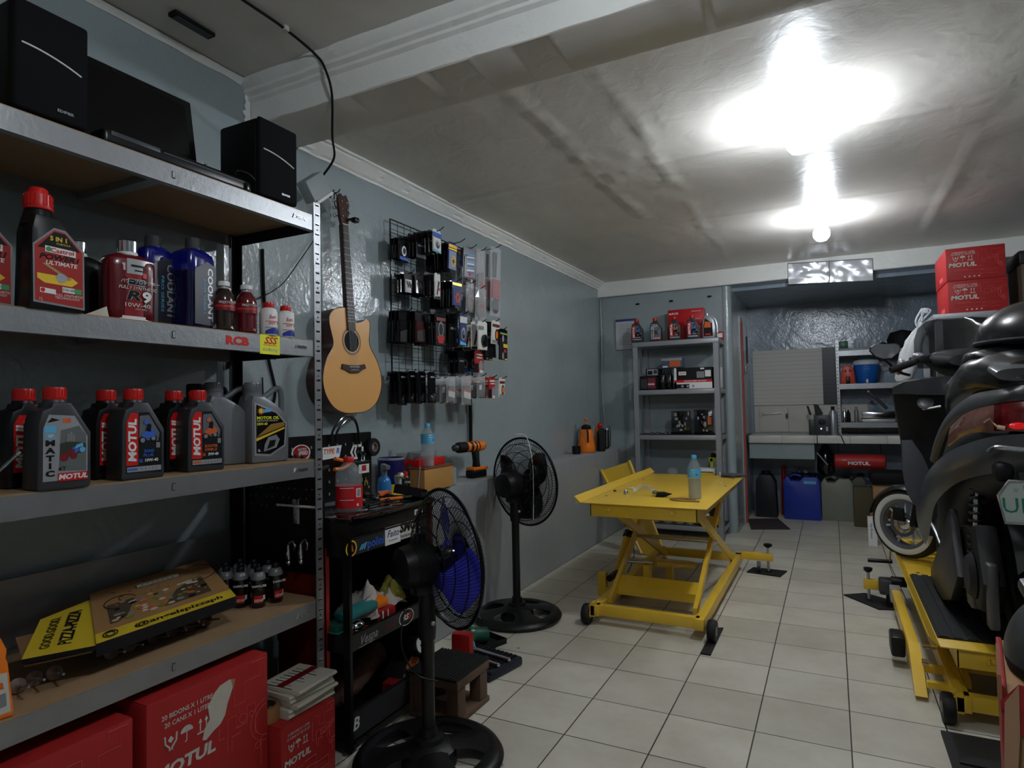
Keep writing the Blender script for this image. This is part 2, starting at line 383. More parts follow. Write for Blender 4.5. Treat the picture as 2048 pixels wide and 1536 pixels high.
# ragged white filler along the front bay's ceiling joint
b = MB(); vs = []; ny = 160
for i in range(ny + 1):
    y = -0.2 + 2.07 * i / ny; w = 0.014 + 0.012 * noise.noise((y * 6, 0, 0)) + (0.02 * max(0, (y - 1.5)) if y > 1.5 else 0)
    vs += [(WX + 0.002, y, 2.682 - w), (WX + 0.010, y, 2.684 - w * 0.5), (WX + 0.02 + w * 0.4, y, 2.684)]
b.add(vs, [(i * 3 + k, (i + 1) * 3 + k, (i + 1) * 3 + k + 1, i * 3 + k + 1) for i in range(ny) for k in range(2)], WHITEP)
struct(b.build('trim_joint', angle=60))
b = MB(); vs = []
for i in range(41):
    z = 2.40 + 0.29 * i / 40; w = 0.02 + 0.03 * abs(noise.noise((z * 30, 0, 3)))
    vs += [(WX + 0.003, 1.874 - w, z), (WX + 0.010, 1.872, z)]
b.add(vs, [(i * 2, i * 2 + 1, i * 2 + 3, i * 2 + 2) for i in range(40)], WHITEP)
struct(b.build('trim_corner'))
b = MB(); b.box(-0.10, -0.06, 1.40, 1.56, 2.676, 2.692, BLACKM); b.box(-0.095, -0.065, 1.41, 1.55, 2.672, 2.677, DGREY); tag(b.build('ceiling_vent_slot'), 'narrow dark slot in the front ceiling close to the left wall', 'vent')
# red painted door edge in the alcove side wall
b = MB(); b.box(1.098, 1.125, 7.05, 7.085, 0, 2.12, mat('door_red_paint', (170, 70, 50), 0.6)); b.box(1.10, 1.112, 7.09, 7.16, 0, 2.18, WALLM); b.box(1.10, 1.112, 6.98, 7.045, 0, 2.18, WALL)
struct(b.build('trim_doorframe'))
# light bulbs with ceiling holders
GLOW = {}
for i, ((bx, by), bz, st) in enumerate(BULBS):
    lab = ['bare round bulb in white holder on ceiling, nearer of the two over the work bay', 'bare round bulb in white holder on ceiling, farther one near the back beam', 'bare bulb in white holder on the front bay ceiling'][i]
    t = thing('light_bulb', lab, 'light bulb', (bx, by, bz), group='bare ceiling bulbs')
    MB().lathe([(0.0, -0.045), (0.03, -0.045), (0.032, -0.02), (0.055, -0.012), (0.06, 0.0)], mat('holder_white', (222, 224, 226), 0.4)).build('holder', t)
    em = mat('bulb_glow_%d' % i, (255, 255, 255), 0.3, emit=(238, 246, 255, st))
    MB().lathe([(0.016, -0.062), (0.034, -0.080), (0.050, -0.105), (0.055, -0.130), (0.050, -0.155), (0.032, -0.177), (0.0, -0.187)][::-1], em, 14, cap=False).lathe([(0.024, -0.068), (0.0145, -0.046)], mat('holder_white', (0, 0, 0)), 14).build('bulb', t)
# black cable running from the ceiling over the beam to the wall
cb = MB().tube(spline([(0.19, 0.9, 2.683), (0.195, 1.483, 2.683), (0.197, 1.655, 2.68), (0.185, 1.82, 2.67), (0.22, 1.835, 2.61), (0.24, 1.85, 2.51), (0.12, 1.98, 2.42), (0.0, 2.12, 2.40), (-0.11, 2.17, 2.36)]), 0.005, BLACKM, 8)
cb.box(0.186, 0.208, 1.645, 1.665, 2.672, 2.69, OFFW)
tag(cb.build('power_cable'), 'thin black cable running along the front ceiling over the beam down to a white box', 'cable')
t = thing('junction_box', 'small tilted grey-white box hung on the cable left of the guitar headstock', 'junction box', (-0.13, 2.13, 2.29), rot=(R(38), R(0), 0))
MB().box(-0.03, 0.03, -0.065, 0.065, -0.05, 0.05, mat('box_greywhite', (150, 158, 160), 0.5), 0.004).build('case', t)
MB().box(-0.031, 0.034, -0.067, 0.067, -0.062, -0.048, WHITE, 0.002).build('cover', t, 'pale lighter edge cover')
# ================================================================ BOLTLESS RACK on the left
RX0, RX1, RY0, RY1 = -0.21, 0.25, 0.60, 1.772
SH = [2.004, 1.533, 1.092, 0.580]
rack = thing('storage_rack', 'large grey boltless metal storage rack with chipboard shelves against the left wall', 'shelving rack', ((RX0 + RX1) / 2, (RY0 + RY1) / 2, 0))
cx, cy = (RX0 + RX1) / 2, (RY0 + RY1) / 2
hx, hy = (RX1 - RX0) / 2, (RY1 - RY0) / 2
def slotted_post(sx, sy, h=2.05, w=0.036, m=STEEL, front=True, pitch=0.0365):
    b = MB(); t = 0.002
    x = sx * hx; y = sy * hy
    b.box(min(x, x - sx * t), max(x, x - sx * t), min(y, y - sy * w), max(y, y - sy * w), 0, h, m)
    b.box(min(x, x - sx * w), max(x, x - sx * w), min(y, y - sy * t), max(y, y - sy * t), 0, h, m)
    if front:
        k = int(h / pitch)
        for i in range(k):
            z = 0.03 + i * pitch; ym = y - sy * w * 0.5; xo = x + sx * 0.0006
            b.box(min(xo, x - sx * .001), max(xo, x - sx * .001), ym - 0.009, ym + 0.009, z, z + 0.005, BLACKM)
            b.box(min(x + sx * 0.0022, x), max(x + sx * 0.0022, x), ym - 0.009, ym + 0.008, z + 0.005, z + 0.0075, CHROME)
            if i % 3 == 1: b.cyl(0.0028, x - 0.001, x + sx * 0.001, BLACKM, (ym, z + 0.02), 'x', 8) if sx > 0 else None
            xm = x - sx * w * 0.5
            b.box(xm - 0.008, xm + 0.008, min(y - sy * 0.001, y + sy * 0.0006), max(y - sy * 0.001, y + sy * 0.0006), z, z + 0.007, CHROME if i % 2 else BLACKM)
    return b
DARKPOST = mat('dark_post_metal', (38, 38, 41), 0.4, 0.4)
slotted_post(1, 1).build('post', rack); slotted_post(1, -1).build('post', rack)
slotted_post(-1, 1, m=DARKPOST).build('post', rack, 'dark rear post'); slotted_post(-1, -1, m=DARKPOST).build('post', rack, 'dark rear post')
def squiggle(b, y, z, k):     # embossed maker's mark pressed in the beam, unreadable
    x = hx - 0.003
    b.prism([(y - 0.030, z - 0.006), (y - 0.022, z + 0.009), (y - 0.0205, z + 0.009), (y - 0.028, z - 0.006)], x, x + 0.0035, CHROME)
    b.prism([(y - 0.026, z - 0.006), (y - 0.016, z + 0.004), (y - 0.0145, z + 0.004), (y - 0.024, z - 0.006)], x, x + 0.0035, CHROME)
    for i in range(6):
        yy = y - 0.010 + i * 0.0075; e = 0.0015 * math.sin(i * 2.1 + k)
        b.box(x, x + 0.0032, yy, yy + 0.0055, z + 0.0030 + e, z + 0.0042 + e, CHROME); b.box(x, x + 0.0032, yy, yy + 0.0012, z - 0.0035, z + 0.0035, CHROME)
        b.box(x, x + 0.0032, yy, yy + 0.0045, z - 0.0038 + e, z - 0.0028 + e, CHROME)
for i, z in enumerate(SH):
    b = MB(); H = 0.056
    b.box(hx - 0.006, hx - 0.004, -hy + 0.002, hy - 0.036, z - H - 0.003, z - 0.003, STEEL); b.box(hx - 0.028, hx - 0.004, -hy + 0.002, hy - 0.004, z - H - 0.005, z - H - 0.003, STEEL)
    b.box(-hx + 0.002, -hx + 0.004, -hy + 0.036, hy - 0.036, z - H - 0.003, z - 0.003 + (0.222 if i == 3 else 0), STEEL)
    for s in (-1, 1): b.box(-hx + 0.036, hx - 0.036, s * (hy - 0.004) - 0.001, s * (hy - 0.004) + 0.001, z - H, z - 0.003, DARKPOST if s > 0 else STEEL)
    ym = 1.181 - cy
    b.box(-hx + 0.006, hx - 0.008, ym - 0.02, ym + 0.02, z - 0.035, z - 0.013, STEEL)
    b.box(hx - 0.004, hx - 0.0032, ym - 0.005, ym + 0.004, z - 0.042, z - 0.020, BLACKM); b.box(hx - 0.004, hx - 0.001, ym - 0.005, ym + 0.002, z - 0.040, z - 0.022, STEEL)
    squiggle(b, hy - 0.105, z - 0.030, i)
    if i == 1:
        b.text('RCB', (hx - 0.0035, 1.40 - cy, z - 0.032), Y, Z, 0.026, RED, bold=0.06, sx=1.3)
        b.box(hx - 0.0042, hx - 0.0036, 1.49 - cy, 1.575 - cy, z - 0.066, z + 0.0, YELB)
        b.text('SSS', (hx - 0.0034, 1.532 - cy, z - 0.020), Y, Z, 0.024, RED, shear=0.35, bold=0.03, sx=1.15); b.box(hx - 0.0036, hx - 0.0032, 1.505 - cy, 1.56 - cy, z - 0.036, z - 0.034, RED)
        b.text("It's Racing", (hx - 0.0034, 1.532 - cy, z - 0.050), Y, Z, 0.011, BLUEP, shear=0.3)
    sh = b.build('shelf', rack)
    MB().box(-hx + 0.004, hx - 0.006, -hy + 0.004, hy - 0.004, z - 0.012, z, BOARD).build('shelf_board', sh)

# ---------------------------------------------------------------- bottles
def threaded_cap(b, c, z0, z1, r, m, ribs=18):
    T = Matrix.Translation((c[0], c[1], 0))
    b.lathe([(r * 0.97, z0), (r, z0 + 0.002), (r, z0 + 0.007), (r * 0.93, z0 + 0.0075), (r * 0.93, z1 - 0.004), (r * 0.88, z1), (0, z1)], m, 24, T)
    for i in range(ribs):
        a = 2 * PI * i / ribs; b.box(r * 0.92, r * 0.985, -0.0018, 0.0018, z0 + 0.009, z1 - 0.005, m, T=T @ Matrix.Rotation(a, 4, 'Z'))
MOUT = [(-0.060, 0.006), (-0.056, 0.0), (0.056, 0.0), (0.060, 0.006), (0.060, 0.138), (0.014, 0.214), (-0.026, 0.214), (-0.030, 0.202), (-0.049, 0.194), (-0.058, 0.160)]
def motul_body(m):
    b = MB(); b.prism(MOUT, -0.042, 0.042, m, 'x', bev=0.007)
    b.lathe([(0.030, 0.195), (0.027, 0.214), (0.024, 0.222)], m, 20, Matrix.Translation((0, -0.006, 0)))
    for z in (0.018, 0.026, 0.034, 0.042): b.box(-0.036, 0.036, 0.0595, 0.0612, z, z + 0.003, m)
    return b
def motul(kind, label, loc, rz=0.0, group=None, z=1.092):
    t = thing('oil_bottle', label, 'oil bottle', (loc[0], loc[1], z), R(rz), group)
    motul_body(DGREY if kind != 'dark' else BLACK).build('body', t)
    c = MB(); threaded_cap(c, (0, -0.006), 0.221, 0.252, 0.0255, RED); c.build('cap', t)
    x = 0.0424; b = MB(); e = 0.0004
    def q(pts, m, k=1): b.poly([(x + e * k, p[0], p[1]) for p in pts], m)
    def bx(y0, y1, z0, z1, m, k=1): q([(y0, z0), (y1, z0), (y1, z1), (y0, z1)], m, k)
    if kind == 'matic':
        q([(-0.048, 0.022), (0.050, 0.022), (0.050, 0.128), (0.020, 0.180), (-0.036, 0.184), (-0.048, 0.150)], SILVER)
        q([(-0.014, 0.046), (0.047, 0.042), (0.046, 0.132), (0.030, 0.155), (-0.010, 0.145)], mat('grey_green_print', (96, 102, 100), 0.5), 2)
        q([(-0.012, 0.075), (0.046, 0.090), (0.046, 0.110), (0.010, 0.118), (-0.012, 0.112)], mat('dark_green_print', (44, 52, 44), 0.5), 3)
        for (yy, zz) in ((0.004, 0.136), (0.010, 0.140), (0.016, 0.134)): bx(yy, yy + 0.005, 0.115, zz, GREYP, 3)
        for (yy, zz, mm, r_) in ((-0.003, 0.078, DRED, 0.010), (0.018, 0.080, DRED, 0.008), (0.022, 0.096, BLUEP, 0.008), (0.038, 0.095, CYAN, 0.007)):
            q([(yy + r_ * math.cos(a * PI / 5), zz + r_ * math.sin(a * PI / 5)) for a in range(10)], mm, 4)
        q([(0.000, 0.082), (0.020, 0.090), (0.020, 0.098), (0.004, 0.094)], DRED, 5); q([(0.020, 0.098), (0.040, 0.104), (0.038, 0.112), (0.024, 0.108)], CYAN, 5)
        bx(-0.045, -0.020, 0.140, 0.157, CYAN, 2); bx(-0.042, -0.023, 0.126, 0.137, CYAN, 2); b.text('GP', (x + e * 4, -0.0325, 0.1315), Y, Z, 0.007, WHITE, bold=0.02)
        [b.text(ch, (x + e * 3, -0.033, 0.114 - 0.0185 * k), Y, Z, 0.0135, BLACK, bold=0.05, sx=1.45) for k, ch in enumerate('MATIC')]
        b.text('4T', (x + e * 3, -0.007, 0.050), Y, Z, 0.010, BLACK, bold=0.02, sx=1.2)
        bx(-0.016, 0.050, 0.020, 0.040, RED, 3); b.text('MOTUL', (x + e * 5, 0.017, 0.030), Y, Z, 0.012, WHITE, shear=0.15, bold=0.045, sx=1.15)
        bx(-0.006, 0.012, 0.163, 0.174, ORGD, 2); q([(-0.040, 0.164), (-0.012, 0.170), (-0.030, 0.176)], BLACK, 2)
    else:
        q([(-0.048, 0.020), (0.050, 0.016), (0.050, 0.128), (0.014, 0.186), (-0.036, 0.184), (-0.048, 0.150)], BLACKG)
        q([(-0.048, 0.040), (-0.016, 0.040), (-0.016, 0.184), (-0.036, 0.184), (-0.048, 0.160)], RED, 2)
        b.text('MOTUL', (x + e * 4, -0.031, 0.108), Z, -Y, 0.021, WHITE, shear=0.1, bold=0.045, sx=1.18)
        if kind in ('3000', 'scooter', 'multi'):
            cm, tm = {'3000': (BLUEP, BLUEP), 'scooter': (ORGD, ORGD), 'multi': (BLUEP, WHITE)}[kind]
            q([(-0.014, 0.110), (0.040, 0.104), (0.044, 0.126), (0.014, 0.178), (-0.012, 0.176)], mat('photo_grey_print', (92, 98, 104), 0.5), 2)
            for (yy, zz, r_) in ((-0.004, 0.108, 0.011), (0.026, 0.112, 0.010)):
                q([(yy + r_ * math.cos(a * PI / 5), zz + r_ * math.sin(a * PI / 5)) for a in range(10)], BLACK, 3); q([(yy + r_ * .6 * math.cos(a * PI / 5), zz + r_ * .6 * math.sin(a * PI / 5)) for a in range(10)], GREYP, 4)
            q([(-0.010, 0.120), (0.006, 0.112), (0.030, 0.118), (0.034, 0.132), (0.010, 0.140)], cm, 5); q([(0.004, 0.134), (0.018, 0.130), (0.020, 0.150), (0.010, 0.156)], BLACK, 6)
            q([(0.006 + 0.007 * math.cos(a * PI / 5), 0.158 + 0.007 * math.sin(a * PI / 5)) for a in range(10)], cm, 7)
            bx(0.034, 0.045, 0.085, 0.100, GREYP, 3)
            w = {'3000': ('3000', 'PLUS', '10W-40'), 'scooter': ('SCOOTER', 'POWER LE', '5W-40'), 'multi': ('7100', '', '20W-50')}[kind]
            k = 1.0 if kind == '3000' else 0.62
            b.text(w[0], (x + e * 4, 0.013, 0.077), Y, Z, 0.0085, tm, bold=0.03, sx=k * 1.25); b.text(w[1] or ' .', (x + e * 4, 0.012, 0.0655), Y, Z, 0.008, tm, bold=0.03, sx=k * 1.2)
            bx(-0.014, -0.004, 0.047, 0.056, tm, 2); b.text('4T', (x + e * 5, -0.009, 0.0515), Y, Z, 0.006, BLACK, bold=0.02); b.text(w[2], (x + e * 4, 0.020, 0.0515), Y, Z, 0.0085, WHITE, bold=0.03)
            bx(-0.046, 0.048, 0.022, 0.036, SILVER, 3); bx(-0.044, -0.018, 0.026, 0.032, ORGD if kind == 'scooter' else BLUEP, 4)
            for i in range(5): bx(-0.008 + i * 0.010, -0.004 + i * 0.010, 0.026, 0.032, GREYP, 4)
    b.build('label', t); return t
motul('matic', 'dark grey oil bottle with red cap and silver GP MATIC label, third shelf', (0.213, 0.890), -4)
motul('3000', 'grey oil bottle with red cap and blue 3000 PLUS label on the third shelf', (0.190, 1.103), -3)
motul('scooter', 'dark grey oil bottle with red cap and orange SCOOTER POWER label on the third shelf', (0.168, 1.322), -8)
motul('dark', 'red-capped oil bottle behind the silver GP MATIC bottle', (0.080, 0.885), 0)
motul('dark', 'red-capped oil bottle behind and left of the blue 3000 PLUS bottle', (0.085, 1.090), 0)
motul('dark', 'red-capped oil bottle behind and left of the orange SCOOTER POWER bottle', (0.085, 1.298), 0)
def jerry(label, loc, rz, labelled, m=GREYPL, capm=GREYPL, h=1.0):
    t = thing('oil_jug', label, 'oil bottle', (loc[0], loc[1], 1.092), R(rz))
    b = MB(); out = [(-0.075, 0.008), (-0.068, 0), (0.068, 0), (0.075, 0.008), (0.078, 0.10), (0.072, 0.165), (0.030, 0.205), (-0.022, 0.235), (-0.066, 0.238), (-0.075, 0.215)]
    b.prism(out, -0.045, 0.045, m, 'x', bev=0.012)
    b.lathe([(0.034, 0.22), (0.031, 0.240), (0.031, 0.252), (0.033, 0.255)], m, 22, Matrix.Translation((0, -0.042, 0)))
    b.build('body', t)
    MB().tube(spline([(0, -0.012, 0.225), (0, 0.010, 0.238), (0, 0.045, 0.262), (0, 0.066, 0.262), (0, 0.073, 0.235), (0, 0.073, 0.19), (0, 0.070, 0.15)]), 0.0105, m, 10).build('handle', t)
    c = MB(); threaded_cap(c, (0, -0.042), 0.252, 0.284, 0.031, capm, 24); c.build('cap', t)
    if labelled:
        b = MB(); x = 0.0455; e = 0.0004
        def q(pts, mm, k=1): b.poly([(x + e * k, p[0], p[1]) for p in pts], mm)
        q([(-0.058, 0.036), (-0.004, 0.030), (0.052, 0.060), (0.058, 0.135), (0.020, 0.175), (-0.058, 0.205)], BLACKG)
        b.poly([(x - 0.0002, p[0] * 1.12, 0.11 + (p[1] - 0.11) * 1.1) for p in [(-0.058, 0.036), (-0.004, 0.030), (0.052, 0.060), (0.058, 0.135), (0.020, 0.175), (-0.058, 0.205)]], SILVER)
        for i in range(9):
            a = i * 2 * PI / 9; q([(-0.040 + 0.008 * math.cos(a - .25), 0.183 + 0.008 * math.sin(a - .25)), (-0.040 + 0.016 * math.cos(a), 0.183 + 0.016 * math.sin(a)), (-0.040 + 0.008 * math.cos(a + .25), 0.183 + 0.008 * math.sin(a + .25))], ORG, 2)
        q([(-0.040 + 0.009 * math.cos(a), 0.183 + 0.009 * math.sin(a)) for a in [i * PI / 6 for i in range(12)]], YELD, 3)
        q([(-0.034, 0.176), (0.000, 0.180), (0.000, 0.192), (-0.034, 0.188)], CYAN, 3)
        b.text('MOTOR OIL', (x + e * 3, -0.012, 0.158), Y, Z, 0.0105, YELB, bold=0.035, sx=1.12)
        b.text('PREMIUM FULL SYNTHETIC', (x + e * 3, -0.014, 0.148), Y, Z, 0.005, WHITE)
        b.text('10W-40', (x + e * 3, -0.036, 0.137), Y, Z, 0.009, YELB, bold=0.03)
        q([(-0.058, 0.078), (0.054, 0.118), (0.055, 0.124), (-0.058, 0.088)], YELD, 2); q([(-0.058, 0.092), (0.055, 0.128), (0.052, 0.142), (0.0, 0.136)], mat('gold_print', (150, 112, 44), 0.4), 2)
        q([(-0.030, 0.040), (0.020, 0.052), (0.034, 0.080), (0.020, 0.098), (-0.012, 0.090), (-0.026, 0.066)], GREYP, 3); q([(-0.018, 0.048), (0.012, 0.058), (0.018, 0.080), (-0.006, 0.078)], BLACK, 4)
        b.text('1L', (x + e * 3, -0.048, 0.045), Y, Z, 0.008, WHITE, bold=0.03)
        b.build('label', t)
    else:
        b = MB(); b.box(-0.02, 0.03, -0.0765, -0.0752, 0.05, 0.19, BLACK); b.build('label', t)
    return t
jerry('silver grey jug with yellow MOTOR OIL lettering, right end of the third shelf', (0.125, 1.610), -8, True)
jerry('silver grey jug with black side label, just behind left of the MOTOR OIL jug', (0.065, 1.500), -14, False)
jerry('dark-capped jug at the back of the third shelf between the red caps and silver jugs', (-0.07, 1.53), -10, False, BLACK, BLACK)

# second shelf
def castrol(label, loc, rz):
    t = thing('oil_bottle', label, 'oil bottle', (loc[0], loc[1], 1.533), R(rz))
    b = MB(); out = [(-0.062, 0.0), (0.062, 0.0), (0.064, 0.02), (0.060, 0.150), (0.020, 0.205), (0.002, 0.228), (-0.050, 0.228), (-0.058, 0.19)]
    b.prism(out, -0.042, 0.042, BLACK, 'x', bev=0.012); b.lathe([(0.036, 0.205), (0.029, 0.240), (0.024, 0.252)], BLACK, 22, Matrix.Translation((0, -0.026, 0))); b.build('body', t)
    c = MB(); threaded_cap(c, (0, -0.026), 0.245, 0.285, 0.031, RED, 22); c.lathe([(0.022, 0.284), (0.020, 0.296), (0.016, 0.300), (0, 0.300)], RED, 20, Matrix.Translation((0, -0.026, 0))); c.build('cap', t)
    b = MB(); x = 0.0424; e = 0.0004
    def q(pts, mm, k=1): b.poly([(x + e * k, p[0], p[1]) for p in pts], mm)
    L_ = [(-0.050, 0.018), (0.056, 0.010), (0.054, 0.150), (0.014, 0.192), (-0.010, 0.194), (-0.052, 0.150)]
    q([(p[0] * 1.07, 0.1 + (p[1] - 0.1) * 1.06) for p in L_], GREYP, 0.5); q(L_, mat('castrol_red_print', (160, 34, 26), 0.45))
    q([(-0.046, 0.146), (0.048, 0.150), (0.014, 0.188), (-0.010, 0.190)], BLACK, 2); b.text('5 IN 1', (x + e * 4, 0.000, 0.172), Y, Z, 0.011, YELD, bold=0.03); b.text('FORMULA', (x + e * 4, 0.010, 0.161), Y, Z, 0.005, YELD)
    q([(-0.030, 0.138), (0.038, 0.134), (0.038, 0.150), (-0.030, 0.153)], WHITE, 3); b.text('Castrol', (x + e * 5, 0.008, 0.1435), Y, Z, 0.011, RED, bold=0.02, sx=1.15)
    q([(-0.022 + 0.006 * math.cos(a), 0.145 + 0.006 * math.sin(a)) for a in [i * PI / 5 for i in range(10)]], GREEN, 5)
    b.text('POWER1', (x + e * 3, 0.002, 0.126), Y, Z, 0.013, BLACK, shear=0.25, bold=0.03, sx=1.25); b.text('ULTIMATE', (x + e * 3, 0.006, 0.112), Y, Z, 0.010, WHITE, shear=0.15, bold=0.02, sx=1.1)
    q([(-0.046, 0.072), (-0.030, 0.062), (0.030, 0.060), (0.044, 0.072), (0.030, 0.082), (-0.046, 0.084)], YELD, 2); q([(-0.036, 0.108), (-0.028, 0.110), (0.030, 0.078), (0.022, 0.074)], mat('bronze_print', (170, 140, 80), 0.4), 3)
    q([(0.006 + 0.012 * math.cos(a), 0.078 + 0.012 * math.sin(a)) for a in [i * PI / 6 for i in range(12)]], SILVER, 4)
    q([(0.008, 0.044), (0.036, 0.043), (0.036, 0.056), (0.008, 0.057)], WHITE, 3); q([(0.036, 0.043), (0.052, 0.042), (0.052, 0.055), (0.036, 0.056)], GREEN, 3); b.text('5W-40', (x + e * 5, 0.022, 0.050), Y, Z, 0.007, GREYP, bold=0.02)
    q([(-0.040, 0.038), (-0.006, 0.036), (-0.006, 0.048), (-0.040, 0.050)], WHITE, 3); q([(-0.034 + 0.005 * math.cos(a), 0.044 + 0.005 * math.sin(a)) for a in [i * PI / 5 for i in range(10)]], RED, 4)
    b.text('FULL SYNTHETIC', (x + e * 3, 0.024, 0.036), Y, Z, 0.006, WHITE); b.text('TECHNOLOGY', (x + e * 3, 0.020, 0.029), Y, Z, 0.006, WHITE); b.text('1L', (x + e * 3, -0.038, 0.022), Y, Z, 0.007, WHITE)
    b.build('label', t); return t
castrol('black oil bottle with tall ribbed red cap and red ULTIMATE label, front of second shelf', (0.222, 0.866), -2)
castrol('black oil bottle with ribbed red cap cut off by the left frame edge, second shelf', (0.150, 0.742), -2)
def r9(label, loc, rz, plain=False):
    t = thing('oil_bottle', label, 'oil bottle', (loc[0], loc[1], 1.533), R(rz))
    RB = mat('dark_red_bottle', (96, 14, 20), 0.25, coat=0.3)
    rings = []
    for z, k in ((0, 0.92), (0.006, 1), (0.03, 1), (0.10, 1.02), (0.150, 1.02), (0.165, 1.0), (0.178, 0.88), (0.186, 0.62), (0.190, 0.42)):
        rings.append([(0.040 * k * (abs(math.cos(a)) ** 0.55) * (1 if math.cos(a) > 0 else -1), 0.066 * k * (abs(math.sin(a)) ** 0.6) * (1 if math.sin(a) > 0 else -1), z) for a in [i * 2 * PI / 36 for i in range(36)]])
    MB().loft(rings, BLACK if plain else RB).build('body', t)
    c = MB(); c.lathe([(0.027, 0.186), (0.027, 0.192), (0.025, 0.193), (0.025, 0.196)], WHITE, 24); c.lathe([(0.026, 0.196), (0.0265, 0.226), (0.024, 0.229), (0, 0.229)], CHROME, 24); c.build('cap', t)
    if plain: return t
    b = MB(); x0 = 0.0405
    def cur(y): return x0 * (max(0, 1 - (abs(y) / 0.067) ** 1.7)) ** (0.28) + 0.0015
    def patch(y0, y1, z0, z1, m, k=0, n=6):
        vs = [(cur(y0 + (y1 - y0) * i / n) + 0.0005 * k, y0 + (y1 - y0) * i / n, z) for i in range(n + 1) for z in (z0, z1)]
        b.add(vs, [(i * 2, i * 2 + 2, i * 2 + 3, i * 2 + 1) for i in range(n)], m)
    patch(-0.058, 0.058, 0.012, 0.170, mat('r9_red', (140, 22, 28), 0.35)); patch(-0.02, 0.056, 0.130, 0.172, mat('silver_sheen', (176, 176, 178), 0.3, 0.4), 1)
    patch(-0.058, -0.02, 0.12, 0.170, DRED, 1); patch(-0.045, -0.024, 0.138, 0.158, SILVER, 2)
    patch(0.0, 0.05, 0.138, 0.142, BLACK, 2); patch(-0.01, 0.03, 0.150, 0.156, BLACK, 2); patch(0.022, 0.042, 0.122, 0.136, RED, 3)
    patch(-0.018, 0.050, 0.098, 0.116, SILVER, 2); patch(-0.016, 0.048, 0.100, 0.114, BLACK, 3)
    f = 0.0445
    b.text('パワープロテクター', (f, 0.015, 0.107), Y, Z, 0.0085, WHITE); b.text('FULLY SYNTHETIC', (f - .0005, 0.008, 0.090), Y, Z, 0.009, OFFW, shear=0.25, sx=1.0, bold=0.01)
    b.text('R', (f, -0.006, 0.068), Y, Z, 0.026, BLACK, shear=0.2, bold=0.04, sx=1.7); b.text('R', (f - .0003, -0.006, 0.068), Y, Z, 0.026, OFFW, shear=0.2, bold=0.055, sx=1.7); b.text('9', (f, 0.032, 0.066), Y, Z, 0.030, WHITE, bold=0.04, sx=1.2)
    b.text('10W-40', (f, 0.006, 0.042), Y, Z, 0.012, OFFW, bold=0.01, sx=1.3); b.text('JASO MA2', (f, 0.016, 0.032), Y, Z, 0.005, OFFW)
    patch(-0.05, 0.05, 0.0, 0.012, WHITE, 1); b.build('label', t); return t
r9('red and silver round-shouldered oil bottle with chrome cap and R9 label, second shelf', (0.185, 1.082), -6)
r9('dark bottle with chrome cap, partly hidden between the ULTIMATE bottle and the R9 bottle', (0.06, 1.015), 0, True)
def coolant(label, loc, rz, h=1.0):
    t = thing('coolant_bottle', label, 'coolant bottle', (loc[0], loc[1], 1.533), R(rz))
    CB = mat('coolant_blue', (11, 17, 58), 0.12, coat=0.5, var=(7, 0.3))
    CBT = mat('coolant_blue_top', (12, 22, 130), 0.08, trans=0.35, coat=0.5)
    def ring(z, kx, ky): return [(0.043 * kx * (abs(math.cos(a)) ** 0.4) * (1 if math.cos(a) > 0 else -1), 0.058 * ky * (abs(math.sin(a)) ** 0.4) * (1 if math.sin(a) > 0 else -1), z * h) for a in [i * 2 * PI / 40 for i in range(40)]]
    MB().loft([ring(0, .92, .92), ring(0.006, 1, 1), ring(0.05, .98, .96), ring(0.09, .94, .90), ring(0.14, .98, .95), ring(0.175, 1, 1)], CB).build('body', t)
    MB().loft([ring(0.175, 1, 1), ring(0.215, 1.0, 1.0), ring(0.235, 0.92, 0.9), ring(0.248, 0.6, 0.52), ring(0.252, 0.5, 0.38)], CBT).build('shoulder', t, 'translucent blue shoulder')
    MB().lathe([(0.024, 0.25 * h), (0.024, 0.254 * h), (0.0225, 0.256 * h), (0.0225, 0.282 * h), (0.020, 0.286 * h), (0, 0.286 * h)], mat('smoke_cap', (60, 62, 66), 0.15, coat=0.5), 24).build('cap', t)
    b = MB(); x = 0.0445
    b.prism([(-0.044, 0.012), (0.050, 0.012), (0.050, 0.200), (0.010, 0.212), (-0.044, 0.180)], x - 0.003, x, mat('coolant_label', (34, 37, 46), 0.35))
    b.text('COOLANT', (x + 0.0006, 0.022, 0.110), -Z, Y, 0.022, SILVER, bold=0.03, sx=1.12); b.text('PRO SERIES', (x + 0.0006, -0.004, 0.100), -Z, Y, 0.010, CYAN, sx=1.6)
    b.prism([(0.035, 0.008), (0.052, 0.008), (0.052, 0.028)], x - 0.003, x + 0.0004, SILVER); b.build('label', t); return t
coolant('large dark blue bottle with vertical COOLANT lettering, front of second shelf', (0.178, 1.292), 14)
coolant('dark blue bottle with clear smoke cap just left behind the COOLANT bottle', (0.120, 1.200), 6, 0.98)
coolant('second blue bottle in the back row behind the coolant bottles', (-0.03, 1.22), 0, 0.97)
